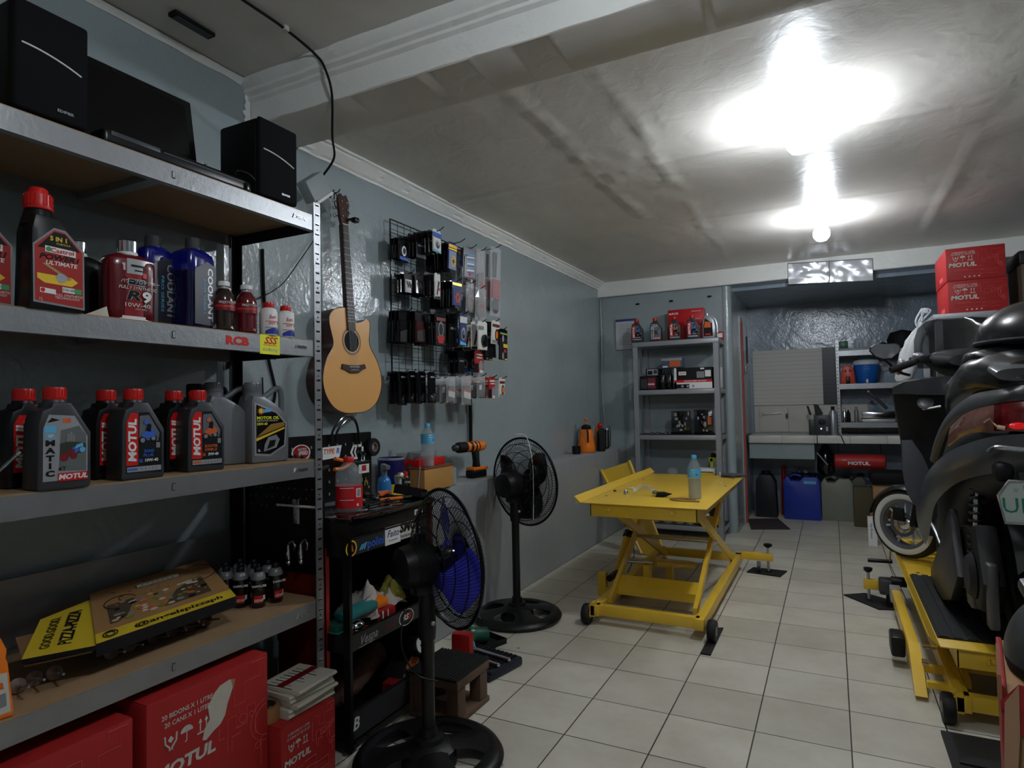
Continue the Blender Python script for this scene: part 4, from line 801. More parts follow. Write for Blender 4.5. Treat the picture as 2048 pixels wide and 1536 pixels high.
def pk(kind, w, h, th=0.010):
    """one hanging packet; origin at the punched hole, hangs down -Z, face +X; returns meshes to parent"""
    parts = []; b = MB(); c = MB(); x = th / 2; e = 0.0006
    def q(pts, m, k=1): c.poly([(x + e * k, p[0] * w, p[1] * h) for p in pts], m)       # unit coords y -.5...5, z 0..-1
    def bulge(m, t_=th, top=0.0):
        rings = []
        for zz_, k in ((top, 0.15), (top - 0.06, 0.6), (-0.3, 1), (-0.7, 1), (-0.94, 0.55), (-1, 0.1)):
            rings.append([(t_ / 2 * k * s_, w * y, zz_ * h + 0.008) for s_, y in ((-1, -.3), (-1, .3), (0, .5), (1, .3), (1, -.3), (0, -.5))])
        b.loft(rings, m)
    if kind in ('card', 'dark', 'cardblue', 'gold', 'rosso', 'tri', 'white', 'oval', 'orange', 'gauge', 'fin', 'redcar', 'dk2', 'tut', 'bluewhite', 'bit'):
        base = {'dark': BLACKG, 'dk2': BRK, 'card': BLACKG, 'cardblue': WHITEC, 'gold': BLUEC, 'rosso': BLUEC, 'tri': BLACKG, 'white': WHITEC, 'oval': WHITEC, 'orange': WHITEC, 'gauge': BLACKG, 'fin': BLACKG, 'redcar': REDC, 'tut': mat('tut_dark', (30, 38, 62), 0.3, coat=0.4, var=(40, 0.4)), 'bluewhite': BLUEC, 'bit': BLACKG}[kind]
        b.prism([(-w / 2, -h + 0.01), (w / 2, -h + 0.01), (w / 2, 0.006), (w * .3, 0.014), (-w * .3, 0.014), (-w / 2, 0.006)], -0.001, 0.001, base)
        b.box(0.001, x, -w * .44, w * .44, -h * 0.93, -h * 0.25, FILMD if kind in ('dark', 'tri', 'gauge', 'dk2', 'tut') else base, 0.003, seg=1)
        if kind == 'dark': q([(-.3, -.35), (.3, -.35), (.3, -.42), (-.3, -.42)], GREYP)
        if kind == 'dk2':
            for k in range(4): q(circ((-.2 + .13 * k, -.45 - .12 * (k % 2)), .11, 8), mat('pads', (70, 56, 50), 0.5), 1 + k * .3)
        if kind in ('cardblue', 'bluewhite'):
            q([(-.5, -.04), (.5, -.04), (.5, -.24), (-.5, -.24)], BLUEP if kind == 'cardblue' else WHITEC); q(circ((0, -.58), .30, 12, .7), SILVER, 2); q(circ((0.02, -.60), .20, 12, .7), BLACK, 3); q(circ((0.05, -.55), .08, 8), SILVER, 4); q([(-.44, -.80), (.44, -.88), (.44, -.93), (-.44, -.93)], CYAN, 2)
        if kind == 'card': q(circ((0, -.5), .24, 10), SILVER, 2); q(circ((0, -.5), .14, 10), BLACK, 3); q([(-.42, -.78), (.42, -.78), (.42, -.92), (-.42, -.92)], BLUEP, 2)
        if kind == 'gold':
            q([(-.5, -.02), (.5, -.02), (.5, -.13), (-.5, -.13)], GOLD); q([(-.5, -.16), (.5, -.16), (.5, -.22), (-.5, -.22)], GOLD)
            q([(-.44, -.25), (.44, -.25), (.44, -.93), (-.44, -.93)], mat('pale_blue_card', (120, 136, 176), 0.4), 1.5)
            for k in range(6): a = k * PI / 3; q(circ((.08 + .22 * math.cos(a), -.62 + .16 * math.sin(a)), .10, 8, .7), GOLD, 3 + k * .3); q(circ((.08 + .22 * math.cos(a), -.62 + .16 * math.sin(a)), .04, 6, .7), BLACK, 6)
            q(circ((.08, -.62), .12, 10, .7), BLACK, 2.5)
        if kind == 'rosso':
            q([(-.5, -.02), (.5, -.02), (.5, -.12), (-.5, -.12)], GOLD)
            for k in range(6): a = k * PI / 3; q(circ((.05 + .20 * math.cos(a), -.6 + .15 * math.sin(a)), .11, 8, .7), ORGD, 2 + k * .3); q(circ((.05 + .20 * math.cos(a), -.6 + .15 * math.sin(a)), .05, 6, .7), REDC, 5)
        if kind == 'tri': q([(-.4, -.10), (.4, -.10), (.4, -.2), (-.4, -.2)], DRED); q(circ((0, -.45), .25, 8), GREYP, 2); q(circ((0, -.45), .18, 8), BLACK, 3); q([(-.35, -.64), (.35, -.64), (.2, -.86), (-.2, -.86)], REDC, 2)
        if kind == 'white': q([(.05, -.2), (.3, -.25), (-.1, -.8), (-.25, -.75)], BLACK, 2); q([(-.1, -.45), (.3, -.5), (.3, -.6), (-.1, -.55)], REDC, 3); q([(-.5, -.85), (.5, -.8), (.5, -.93), (-.5, -.93)], BLACK, 2)
        if kind == 'oval': q([(-.42, -.10), (.1, -.10), (.1, -.22), (-.42, -.22)], GREYP); c.lathe([(0.040, 0), (0.040, 0.012), (0.03, 0.016), (0, 0.016)], BLACKG, 20, Matrix.Translation((x, 0.1 * w, -0.62 * h)) @ Matrix.Rotation(PI / 2, 4, 'Y'), sy=0.75)
        if kind == 'orange': q([(-.4, -.06), (.4, -.06), (.4, -.18), (-.4, -.18)], DRED); q(circ((.1, -.52), .16, 10, 1.1), ORG, 3); q(circ((.1, -.52), .24, 10, 1.1), BLACK, 2); q([(-.4, -.75), (.4, -.75), (.4, -.9), (-.4, -.9)], GREYP)
        if kind == 'gauge':
            q([(-.42, -.06), (.42, -.06), (.42, -.12), (-.42, -.12)], mat('green_yel', (130, 150, 60), 0.5)); q([(-.05, -.42), (.45, -.42), (.45, -.54), (-.05, -.54)], YELD, 2); q([(.0, -.60), (.3, -.60), (.3, -.70), (.0, -.70)], REDC, 2); q(circ((-.1, -.25), .12, 8), SILVER, 3); q(circ((-.1, -.82), .12, 8), SILVER, 3); q([(.1, -.9), (.45, -.9), (.45, -.94), (.1, -.94)], YELD, 2)
        if kind == 'fin': q([(-.4, -.9), (.2, -.9), (.2, -.5), (-.4, -.6)], BRK)
        if kind == 'redcar': q([(-.4, -.06), (.35, -.06), (.35, -.14), (-.4, -.14)], WHITEC); q([(-.3, -.20), (.35, -.20), (.35, -.26), (-.3, -.26)], WHITEC); q(circ((.15, -.6), .24, 10), SILVER, 2); q([(-.5, -.5), (-.1, -.5), (-.1, -.93), (-.5, -.93)], BLACK, 1.5); q([(.0, -.8), (.4, -.8), (.4, -.93), (.0, -.93)], WHITEC, 3)
        if kind == 'tut':
            for k in range(9): q([(-.3 + .05 * (k % 3), -.2 - .07 * k), (.3 + .03 * (k % 2), -.16 - .07 * k), (.3 + .03 * (k % 2), -.19 - .07 * k), (-.3 + .05 * (k % 3), -.23 - .07 * k)], CYAN if k % 3 == 0 else (SILVER if k % 3 == 1 else BLUEP), 2)
            q(circ((0, -.80), .08, 8), REDC, 3)
        if kind == 'bit': q([(-.2, -.06), (.3, -.06), (.3, -.11), (-.2, -.11)], SILVER); c.lathe([(0.006, 0), (0.016, 0.001), (0.016, 0.006), (0.006, 0.007)], CHROME, 14, Matrix.Translation((x, 0, -0.80 * h)) @ Matrix.Rotation(PI / 2, 4, 'Y')); c.lathe([(0.003, 0), (0.009, 0.001), (0.009, 0.006)], CHROME, 10, Matrix.Translation((x, 0.014, -0.68 * h)) @ Matrix.Rotation(PI / 2, 4, 'Y'))
    elif kind in ('bag', 'bagred', 'baglabel', 'baggrey'):
        b.box(-0.0008, 0.0008, -w * .3, w * .3, -0.02, 0.012, FILM)
        bulge(FILM, 0.026)
        xx = 0.0
        if kind == 'bagred':
            c.prism([(p[0] * w, p[1] * h) for p in [(-.30, -.45), (.38, -.45), (.36, -.75), (-.30, -.72)]], -0.004, 0.006, REDC); c.prism([(p[0] * w, p[1] * h) for p in [(-.28, -.06), (.1, -.06), (.0, -.42), (-.28, -.42)]], -0.004, 0.005, mat('insole_dark', (52, 54, 56), 0.6)); c.prism([(p[0] * w, p[1] * h) for p in circ((0, -.84), .3, 14, .35)], -0.004, 0.008, mat('insole_grey', (84, 86, 88), 0.6))
        if kind == 'bag': c.prism([(p[0] * w, p[1] * h) for p in [(-.3, -.35), (.25, -.30), (.38, -.8), (-.1, -.92), (-.35, -.7)]], -0.005, 0.006, mat('pale_part', (130, 122, 112), 0.5, var=(30, 0.3))); c.prism([(p[0] * w, p[1] * h) for p in [(-.1, -.45), (.3, -.5), (.3, -.56), (-.1, -.52)]], 0.006, 0.0066, REDC)
        if kind == 'baggrey': c.prism([(p[0] * w, p[1] * h) for p in [(-.35, -.25), (.3, -.22), (.35, -.9), (-.3, -.92)]], -0.006, 0.006, BLACKG); c.prism([(p[0] * w, p[1] * h) for p in [(-.3, -.35), (.0, -.33), (.0, -.55), (-.3, -.57)]], 0.006, 0.0066, WHITEC)
        if kind == 'baglabel':
            c.prism([(p[0] * w, p[1] * h) for p in [(-.3, -.30), (.3, -.28), (.34, -.9), (-.2, -.94)]], -0.006, 0.006, mat('grey_part', (84, 84, 84), 0.5, var=(30, 0.3)))
            c.prism([(p[0] * w, p[1] * h) for p in [(-.34, -.48), (.38, -.54), (.38, -.76), (-.34, -.70)]], 0.0062, 0.0068, WHITEC); c.prism([(p[0] * w, p[1] * h) for p in [(-.34, -.41), (.38, -.47), (.38, -.54), (-.34, -.48)]], 0.0062, 0.0068, RED)
    return b, c
def rail_hook(y, z, L, lab, up=0.02):
    t = thing('display_hook', lab, 'hook', (-0.20, y, z), group='black display hooks on the wire grid')
    MB().tube(spline([(0, 0, 0.0), (L * .5, 0, 0.0), (L * .85, 0, 0.004), (L, 0, up)]), 0.0028, BLACKMET, 6).box(-0.008, 0.0, -0.016, 0.016, -0.012, 0.012, BLACKMET).build('rod', t)
# (hook y, z of hook, rod length, [(kind, width, height, x of packet, label)], count behind, kind behind)
PK = [
 (2.800, 2.205, .12, 'top row, far left hook', [('card', .095, .122, -.13, 'dark packet with a blue base strip, far left of the top grid row')], 4, 'fin', .090, .11),
 (2.920, 2.245, .14, 'top row, second hook', [('dark', .085, .130, -.10, 'dark clear-fronted packet, second from the left in the top grid row')], 3, 'dk2', .08, .12),
 (2.965, 2.274, .23, 'top row, third hook', [('cardblue', .088, .126, -.02, 'white and blue packet with a black clamp picture in the top grid row')], 6, 'dark', .085, .125),
 (3.130, 2.240, .27, 'top row, fourth hook', [('gold', .090, .160, -.02, 'blue packet with gold sprocket and gold header in the top grid row')], 6, 'fin', .085, .16),
 (3.300, 2.245, .25, 'top row, fifth hook', [('tut', .130, .190, 0.0, 'dark blue foil packet full of print, right of the gold-headed packet')], 4, 'gold', .075, .11),
 (3.440, 2.260, .24, 'top row, sixth hook', [('bag', .120, .420, 0.0, 'long clear bag with pale contents and a red corner, left of the insole bag')], 3, 'bagred', .11, .40),
 (3.600, 2.310, .26, 'top row, last hook', [('bagred', .120, .450, 0.02, 'long clear bag with a red and grey insole, right end of the top grid row')], 2, 'bagred', .11, .43),
 (2.830, 2.020, .12, 'second row, far left hook', [('dk2', .075, .112, -.12, 'dark packet of brownish pads, far left of the second grid row')], 2, 'fin', .07, .11),
 (2.900, 2.023, .14, 'second row, second hook', [('dk2', .075, .112, -.10, 'dark packet of brownish pads, second from the left in the second grid row')], 2, 'dk2', .07, .11),
 (2.980, 2.030, .20, 'second row, third hook', [('white', .062, .145, -.03, 'narrow white packet with black slash in the second grid row')], 6, 'dk2', .075, .12),
 (3.170, 2.020, .22, 'second row, fourth hook', [('rosso', .085, .150, -.02, 'blue packet with orange-red sprocket in the second grid row')], 8, 'dark', .085, .155),
 (3.330, 2.035, .22, 'second row, fifth hook', [('bag', .105, .180, -.02, 'clear bag with pale part, left of two in the second grid row')], 2, 'baggrey', .10, .17),
 (3.410, 2.012, .24, 'second row, last hook', [('bag', .120, .200, 0.01, 'larger clear bag with pale part, right end of the second grid row')], 2, 'bag', .11, .19),
 (2.790, 1.802, .13, 'third row, far left hook', [('fin', .095, .178, -.12, 'black glossy packet, far left of the third grid row')], 6, 'dark', .09, .175),
 (2.890, 1.808, .16, 'third row, second hook', [('fin', .105, .176, -.08, 'black glossy packet, second from the left in the third grid row')], 6, 'dark', .10, .172),
 (2.990, 1.808, .22, 'third row, third hook', [('tri', .100, .192, -.02, 'dark packet with a red brake pad shape in the third grid row')], 4, 'dark', .09, .18),
 (3.170, 1.825, .20, 'third row, fourth hook', [('dark', .090, .200, -.05, 'dark clear-fronted packet between the red pad and the blue-white packet')], 3, 'fin', .085, .18),
 (3.205, 1.826, .24, 'third row, fifth hook', [('bluewhite', .075, .190, 0.0, 'blue and white packet with black ring in the third grid row')], 2, 'card', .07, .17),
 (3.400, 1.798, .25, 'third row, sixth hook', [('oval', .105, .175, 0.02, 'white card packet with a large black oval part in the third grid row')], 3, 'white', .10, .17),
 (3.560, 1.818, .26, 'third row, seventh hook', [('orange', .105, .148, 0.03, 'white packet with an orange round part in the third grid row')], 3, 'dark', .14, .23),
 (3.640, 1.772, .27, 'third row, last hook', [('gauge', .120, .200, 0.04, 'black and yellow packet with silver discs, right end of the third grid row')], 1, 'gauge', .115, .195),
 (3.340, 1.622, .14, 'short fourth row, left hook', [('dark', .070, .145, -.10, 'dark clear-fronted packet in the short fourth grid row')], 2, 'dark', .07, .14),
 (3.477, 1.624, .19, 'short fourth row, right hook', [('redcar', .100, .138, -.05, 'red and white packet with silver disc, right end of the short fourth grid row')], 2, 'card', .09, .13),
 (2.760, 1.463, .12, 'bottom row, far left hook', [('bit', .075, .178, -.12, 'black packet with chrome ring part, far left of the bottom grid row')], 2, 'fin', .07, .17),
 (2.805, 1.467, .14, 'bottom row, second hook', [('bit', .070, .170, -.09, 'black packet with chrome ring part, second from the left in the bottom grid row')], 1, 'fin', .065, .17),
 (2.855, 1.466, .17, 'bottom row, third hook', [('bit', .075, .170, -.06, 'black packet with chrome ring part, third from the left in the bottom grid row')], 1, 'fin', .07, .17),
 (2.905, 1.463, .20, 'bottom row, fourth hook', [('bit', .070, .168, -.03, 'black packet with chrome ring part, fourth from the left in the bottom grid row')], 1, 'fin', .065, .17),
 (3.060, 1.446, .22, 'bottom row, fifth hook', [('baglabel', .080, .148, 0.0, 'small clear bag with white label, left of the large labelled bag')], 3, 'baggrey', .08, .145),
 (3.195, 1.455, .25, 'bottom row, sixth hook', [('baglabel', .110, .172, 0.02, 'clear bag with red and white printed label, middle of the bottom grid row')], 3, 'baglabel', .10, .16),
 (3.410, 1.462, .24, 'bottom row, seventh hook', [('baggrey', .105, .138, 0.0, 'clear bag of dark part with a white label in the bottom grid row')], 2, 'baggrey', .10, .135),
 (3.510, 1.455, .26, 'bottom row, eighth hook', [('redcar', .085, .132, 0.02, 'red and black carded part with silver disc near the right of the bottom row')], 3, 'redcar', .08, .13),
 (3.610, 1.450, .28, 'bottom row, last hook', [('orange', .085, .122, 0.04, 'small white, black and red packet at the right end of the bottom grid row')], 1, 'redcar', .08, .12)]
proto_cache = {}
def proto(kind, w, h):
    k = (kind, round(w, 3), round(h, 3))
    if k not in proto_cache:
        b, c = pk(kind, w, h); proto_cache[k] = (b, c, [])
    return proto_cache[k]
def place_packet(kind, w, h, loc, rot, lab, group):
    b, c, made = proto(kind, w, h)
    if not made:
        t = thing('parts_packet', lab, 'packet', loc, rot=rot, group=group)
        b.build('pouch', t, smooth=False)
        if c.v: c.build('contents', t, smooth=False)
        made.append(t); return t
    return dup(made[0], loc, rot=rot, label=lab, group=group)
pr_ = random.Random(11)
for (y, z, L, rowname, fronts, nb, kb, wb, hb) in PK:
    rail_hook(y, z, L, 'black wire display hook, ' + rowname)
    for (kind, w, h, x, lab) in fronts: place_packet(kind, w, h, (x, y, z - 0.004), (R(pr_.uniform(-1, 1)), R(pr_.uniform(-1, 3)), R(pr_.uniform(-8, 2))), lab, 'packets hanging on the wire grid')
    x0 = -0.188; x1 = fronts[0][3] - 0.018
    for i in range(nb):
        x = x0 + (x1 - x0) * (i + 0.5) / nb
        place_packet(kb, wb, hb, (x, y + pr_.uniform(-.004, .004), z - 0.005), (R(pr_.uniform(-2, 2)), R(pr_.uniform(-2, 4)), R(pr_.uniform(-9, 3))), 'packet behind the front one, ' + rowname + ' of the wire grid', 'packets behind the front one, ' + rowname)
# ================================================================ TOOL TROLLEY
TX0, TX1, TY0, TY1 = -0.02, 0.345, 1.80, 2.32
t = thing('tool_trolley', 'black and red steel tool trolley with stickered tray fronts, beside the storage rack', 'tool trolley', (0, 0, 0)); TROL = t
PAN = mat('tray_black', (20, 20, 22), 0.3, 0.2); PANF = mat('tray_front_black', (40, 40, 42), 0.45)
def tray(name, z0, z1, front_top, extra=None):
    b = MB(); b.box(TX0, TX1, TY0 + .01, TY1, z0, z0 + 0.006, PAN)
    b.box(TX1 - 0.004, TX1, TY0, TY1, z0, front_top, PANF); b.box(TX0, TX0 + 0.004, TY0, TY1, z0, z1, PAN)
    b.box(TX0, TX1, TY0, TY0 + 0.004, z0, z1, PAN); b.box(TX0, TX1, TY1 - 0.004, TY1, z0, z1, PAN)
    b.tube([(TX1, TY0, front_top), (TX1, TY1, front_top)], 0.004, PAN, 6)
    return b.build(name, t)
tr1 = tray('tray', 0.725, 0.80, 0.795); tr2 = tray('tray', 0.375, 0.44, 0.445); tr3 = tray('tray', 0.055, 0.17, 0.165)
b = MB(); b.box(TX0, TX1 + 0.005, TY0 - 0.006, TY1 + 0.01, 0.80, 0.862, PAN, 0.006); b.box(TX0, TX1 + 0.022, TY0 - 0.01, TY1 + 0.022, 0.858, 0.872, BLACKG, 0.006); b.tube([(TX1 + 0.02, TY0, 0.872), (TX1 + 0.02, TY1 + 0.005, 0.872), (TX1 + 0.005, TY1 + 0.02, 0.872), (TX0, TY1 + 0.02, 0.872)], 0.007, BLACKG, 8)
b.box(TX1 + 0.0055, TX1 + 0.0062, 2.205, 2.262, 0.820, 0.842, WHITE)
for i in range(7): b.box(TX1 + 0.0062, TX1 + 0.0066, 2.209 + i * .007, 2.213 + i * .007, 0.823, 0.838, GREYP)
b.build('top_box', t)
REDP = mat('trolley_dark_red', (98, 14, 14), 0.4)
b = MB(); b.box(0.0, 0.238, TY0 - 0.012, TY0 - 0.004, 0.04, 0.655, REDP); b.box(0.225, 0.238, TY0 - 0.016, TY0 + 0.014, 0.04, 0.755, REDM); b.build('side_panel', t, 'dark red side panel')
b = MB(); b.box(TX0 - 0.16, 0.238, TY0 - 0.014, TY0 - 0.006, 0.655, 1.02, BLACKMET)
for i in range(12):
    for k in range(3): b.box(-0.15 + i * 0.03, -0.145 + i * 0.03, TY0 - 0.0146, TY0 - 0.0138, 0.97 - k * 0.035, 0.976 - k * 0.035, GREYP if (i + k) % 3 else BLACKM)
b.build('perforated_side', t, 'black perforated upper side')
for (x, y, lab) in ((0.340, TY0 + 0.004, None), (0.345, TY1 + 0.004, 'red rear post')):
    MB().box(x - 0.02, x + 0.012, y - 0.008, y + 0.006, 0.03, 0.86, REDP if lab else BLACKMET).build('post', t, lab)
MB().box(0.0, 0.012, TY0, TY1, 0.04, 0.80, BLACKM).build('back_panel', t); MB().box(0.0, 0.325, TY1 - 0.002, TY1 + 0.006, 0.04, 0.80, BLACKM).build('end_panel', t)
for (x, y) in ((0.03, 1.84), (0.31, 1.84), (0.03, 2.28), (0.31, 2.28)): MB().cyl(0.022, y - 0.01, y + 0.01, RUBBER, (x, 0.022), 'y', 16).build('caster', t)
# stickers on the tray fronts
b = MB(); x = TX1 + 0.0006; zc = 0.760
b.lathe([(0.030, 0), (0.030, 0.0005)], YELD, 24, TR(x, 1.815, zc, ry=90)); b.lathe([(0.024, 0.0005), (0.024, 0.0008)], BLACK, 24, TR(x, 1.815, zc, ry=90)); b.poly([(x + .001, 1.803, zc - .012), (x + .001, 1.828, zc - .012), (x + .001, 1.818, zc + .016)], ORGD)
b.build('round_sticker', tr1, 'round black and yellow sticker')
b = MB(); b.text('polini', (x + .0005, 1.955, zc - .002), Y, Z, 0.034, BLUEP, bold=0.02, sx=0.98)
for k in range(3): b.poly([(x + .0005, 1.858 + k * .012, zc - .016), (x + .0005, 1.866 + k * .012, zc - .016), (x + .0005, 1.880 + k * .012, zc + .004 + k * .002), (x + .0005, 1.872 + k * .012, zc + .004 + k * .002)], CYAN)
b.build('blue_sticker', tr1, 'blue lettering sticker')
b = MB(); b.box(x - .0005, x + .0003, 2.012, 2.112, 0.728, 0.802, WHITE); b.text('Faito', (x + .0008, 2.062, 0.770), Y, Z, 0.028, mat('navy_ink', (30, 34, 96), 0.4), shear=0.35, bold=0.01, sx=1.0); b.text('racing parts', (x + .0008, 2.062, 0.745), Y, Z, 0.007, mat('navy_ink', (30, 34, 96)), sx=1.3)
b.build('white_sticker', tr1, 'white sticker with navy script')
b = MB(); b.box(x - .0005, x + .0003, 2.114, 2.250, 0.734, 0.806, OFFW); b.text('SMOK', (x + .0008, 2.182, 0.779), Y, Z, 0.036, BLACK, shear=0.25, bold=0.05, sx=1.12); b.text('TRAVELING BY SPEED', (x + .0008, 2.182, 0.745), Y, Z, 0.010, BLACK, bold=0.03, sx=0.9, space=1.2)
b.build('large_sticker', tr1, 'off-white sticker with heavy black lettering')
b = MB(); b.text('Vespa', (x + .0008, 1.905, 0.408), (0, 1, 0.03), Z, 0.034, SILVER, shear=0.4, bold=0.01, sx=0.95); b.tube([(x + .001, 1.85, 0.385), (x + .001, 1.94, 0.389)], 0.0012, SILVER, 4)
b.build('script_sticker', tr2, 'silver script lettering')
b = MB(); b.text('rizoma', (x + .0008, 2.035, 0.408), Y, Z, 0.012, DRED, shear=0.3, bold=0.03, sx=1.2)
b.lathe([(0.033, 0), (0.033, 0.0006)], WHITE, 28, TR(x, 2.145, 0.410, ry=90) @ Matrix.Diagonal((1, 1.5, 1, 1))); b.lathe([(0.030, 0.0006), (0.030, 0.001)], BLACK, 28, TR(x, 2.145, 0.410, ry=90) @ Matrix.Diagonal((1, 1.5, 1, 1)))
b.text('RS', (x + .0016, 2.136, 0.410), Y, Z, 0.022, WHITE, shear=0.25, bold=0.04, sx=1.2); b.text('8', (x + .0014, 2.166, 0.410), Y, Z, 0.028, RED, shear=0.2, bold=0.03, sx=0.9)
b.build('oval_sticker', tr2, 'oval red and black sticker'); b = MB(); b.poly([(x + .0006, 2.262, .425), (x + .0006, 2.285, .43), (x + .0006, 2.280, .452), (x + .0006, 2.262, .455)], YELD); b.build('yellow_sticker', tr2)
b = MB(); b.text('B', (x + .0008, 1.830, 0.115), Y, Z, 0.045, WHITE, shear=0.2, bold=0.03); b.build('letter_sticker', tr3)
# chrome latch and rod on the side
tag(MB().box(0.085, 0.115, -0.004, 0, 0.06, 0.155, SILVER, 0.002).cyl(0.012, -0.012, -0.004, CHROME, (0.10, 0.145), 'y', 12).box(0.092, 0.108, -0.010, -0.004, 0.06, 0.10, CHROME, 0.003).box(-0.0, 0.215, -0.010, -0.004, 0.125, 0.134, WHITE, 0.002).build('latch_bar'), 'bright steel latch with a pale horizontal bar on the black side of the tool trolley', 'latch').location = (0.005, TY0 - 0.016, 0.78)
# tools hanging off the side lower
for (xx, zz_, lab) in ((0.09, 0.735, 'shiny chrome socket joint hanging low on the trolley side, left of two'), (0.155, 0.745, 'shiny chrome hook tool hanging low on the trolley side, right of two')):
    t2 = thing('socket_joint', lab, 'tool', (xx, TY0 - 0.045, zz_))
    MB().lathe([(0.007, -0.03), (0.010, -0.02), (0.010, 0.0), (0.006, 0.008), (0.006, 0.03)], CHROME, 12).ball((0, 0, -0.038), 0.011, CHROME, 10).tube(spline([(0, 0, 0.03), (0.02, 0, 0.045), (0.035, 0, 0.03), (0.03, 0, 0.01)]), 0.004, CHROME, 8).build('body', t2)
# pegboard on top at the back
t = thing('pegboard', 'black metal pegboard with stickers standing behind the tool trolley top', 'pegboard', (0.0, 2.09, 0.875))
b = MB(); b.box(-0.012, 0.0, -0.255, 0.262, 0, 0.292, BLACKMET)
for i in range(10):
    for k in range(5): b.box(0, 0.0004, -0.23 + i * 0.052, -0.222 + i * 0.052, 0.03 + k * 0.052, 0.041 + k * 0.052, GREYP)
b.build('board', t)
b = MB(); T_ = TR(0.001, -0.155, 0.262, ry=90) @ Matrix.Diagonal((1, 1.55, 1, 1))
b = MB(); zc = 0.225; T_ = TR(0.001, -0.18, zc, ry=90) @ Matrix.Diagonal((1, 1.5, 1, 1)); b.lathe([(0.034, 0), (0.034, 0.0006)], WHITE, 28, T_); b.lathe([(0.030, 0.0006), (0.030, 0.001)], REDM, 28, T_)
b.text('MOTO', (0.0025, -0.175, zc + 0.013), Y, Z, 0.011, WHITE, bold=0.03); b.text('SPEED', (0.0025, -0.170, zc - 0.002), Y, Z, 0.014, WHITE, shear=0.2, bold=0.04); b.build('oval_sticker', t, 'oval red sticker')
b = MB(); b.prism([(-0.065, 0.185), (0.045, 0.190), (0.060, 0.242), (-0.06, 0.238)], 0.0005, 0.0012, WHITE); b.text('TYPE', (0.0018, -0.022, 0.218), Y, Z, 0.022, ORGD, shear=0.15, bold=0.03); b.text('R', (0.0018, 0.034, 0.218), Y, Z, 0.024, BLUEP, shear=0.15, bold=0.03); b.build('type_sticker', t, 'white sticker with orange and blue letters')
b = MB(); b.prism([(0.115, 0.205), (0.135, 0.238), (0.165, 0.238), (0.150, 0.205), (0.165, 0.172), (0.135, 0.172)], 0.0005, 0.0012, WHITE); b.prism([(0.128, 0.205), (0.142, 0.228), (0.150, 0.228), (0.140, 0.205), (0.150, 0.182), (0.142, 0.182)], 0.0012, 0.0018, BLACK); b.box(.0005, .0012, 0.168, 0.205, 0.226, 0.238, WHITE); b.box(.0005, .0012, 0.192, 0.205, 0.200, 0.238, WHITE); b.build('arrow_sticker', t, 'white arrow-shaped sticker')
def tooltag(b, name, lab, cat, loc=(0, 0, 0), rot=(0, 0, 0), group=None):
    o = tag(b.build(name), lab, cat, group); o.location = loc; o.rotation_euler = rot; return o
tooltag(MB().tube(spline([(0, -0.055, -0.03), (0, -0.045, 0.02), (0.0, 0.02, 0.075), (0, 0.085, 0.07), (0, 0.115, 0.02), (0, 0.122, -0.05)]), 0.005, BLACKG, 8).tube(spline([(0.01, -0.035, -0.03), (0.01, -0.03, 0.015), (0.01, 0.03, 0.062), (0.01, 0.08, 0.06), (0.01, 0.103, 0.018), (0.01, 0.110, -0.05)]), 0.005, BLACKG, 8), 'rubber_hose', 'two black rubber hoses arching over the top of the pegboard', 'hose', (0.012, 2.13, 1.165))
b = MB(); b.lathe([(0.021, -0.009), (0.040, -0.009), (0.042, -0.006), (0.042, 0.006), (0.040, 0.009), (0.021, 0.009)], BLACKM, 30, axis='x', cap=False); t = thing('tape_roll', 'roll of black tape hung on the right corner of the pegboard', 'tape', (0.018, 2.345, 1.095)); b.build('roll', t); MB().lathe([(0.0205, -0.009), (0.0205, 0.009)], DRED, 24, axis='x', cap=False).lathe([(0.018, -0.0095), (0.0215, -0.0095), (0.0215, 0.0095), (0.018, 0.0095), (0.018, -0.0095)], mat('tape_core', (150, 120, 110), 0.6), 24, axis='x', cap=False).build('core', t)
def wrench(L, m=CHROME):
    b = MB(); b.box(-0.0025, 0.0025, -0.005, 0.005, 0.015, L - 0.015, m, 0.0015, seg=1); b.lathe([(0.006, -0.003), (0.012, -0.003), (0.012, 0.003), (0.006, 0.003)], m, 14, axis='x', T=TR(0, 0, L - 0.01), cap=False)
    b.prism([(-0.012, 0.012), (-0.014, -0.006), (-0.006, -0.010), (-0.005, 0.004), (0.005, 0.004), (0.006, -0.010), (0.014, -0.006), (0.012, 0.012), (0, 0.02)], -0.003, 0.003, m); return b
for i, (yy, zz_, L, a) in enumerate([(1.90, 0.93, 0.17, 12), (1.925, 0.92, 0.17, 8), (1.945, 0.94, 0.14, -4), (2.30, 0.93, 0.15, 3), (2.265, 0.95, 0.13, -6)]):
    tooltag(wrench(L), 'wrench', 'chrome wrench hanging on the pegboard, number %s from the left' % ['one', 'two', 'three', 'five', 'four'][i], 'wrench', (0.008, yy, zz_), (R(a), 0, 0), 'wrenches on the pegboard')
def pliers(loc, rot, lab, m=ORG):
    t = thing('pliers', lab, 'pliers', loc, rot=rot)
    MB().tube(spline([(0, 0, 0), (0.004, 0.05, 0.012), (0.002, 0.10, 0.020)]), [0.008] * 13, m, 8).tube(spline([(0, 0.01, -0.006), (0.004, 0.05, -0.022), (0.002, 0.10, -0.026)]), [0.008] * 13, m, 8).build('handles', t)
    MB().prism([(-0.01, -0.008), (0.012, -0.012), (0.012, 0.010), (-0.01, 0.006), (-0.05, 0.004), (-0.05, -0.006)], -0.006, 0.006, mat('tool_steel', (96, 94, 92), 0.35, 0.8)).build('jaws', t)
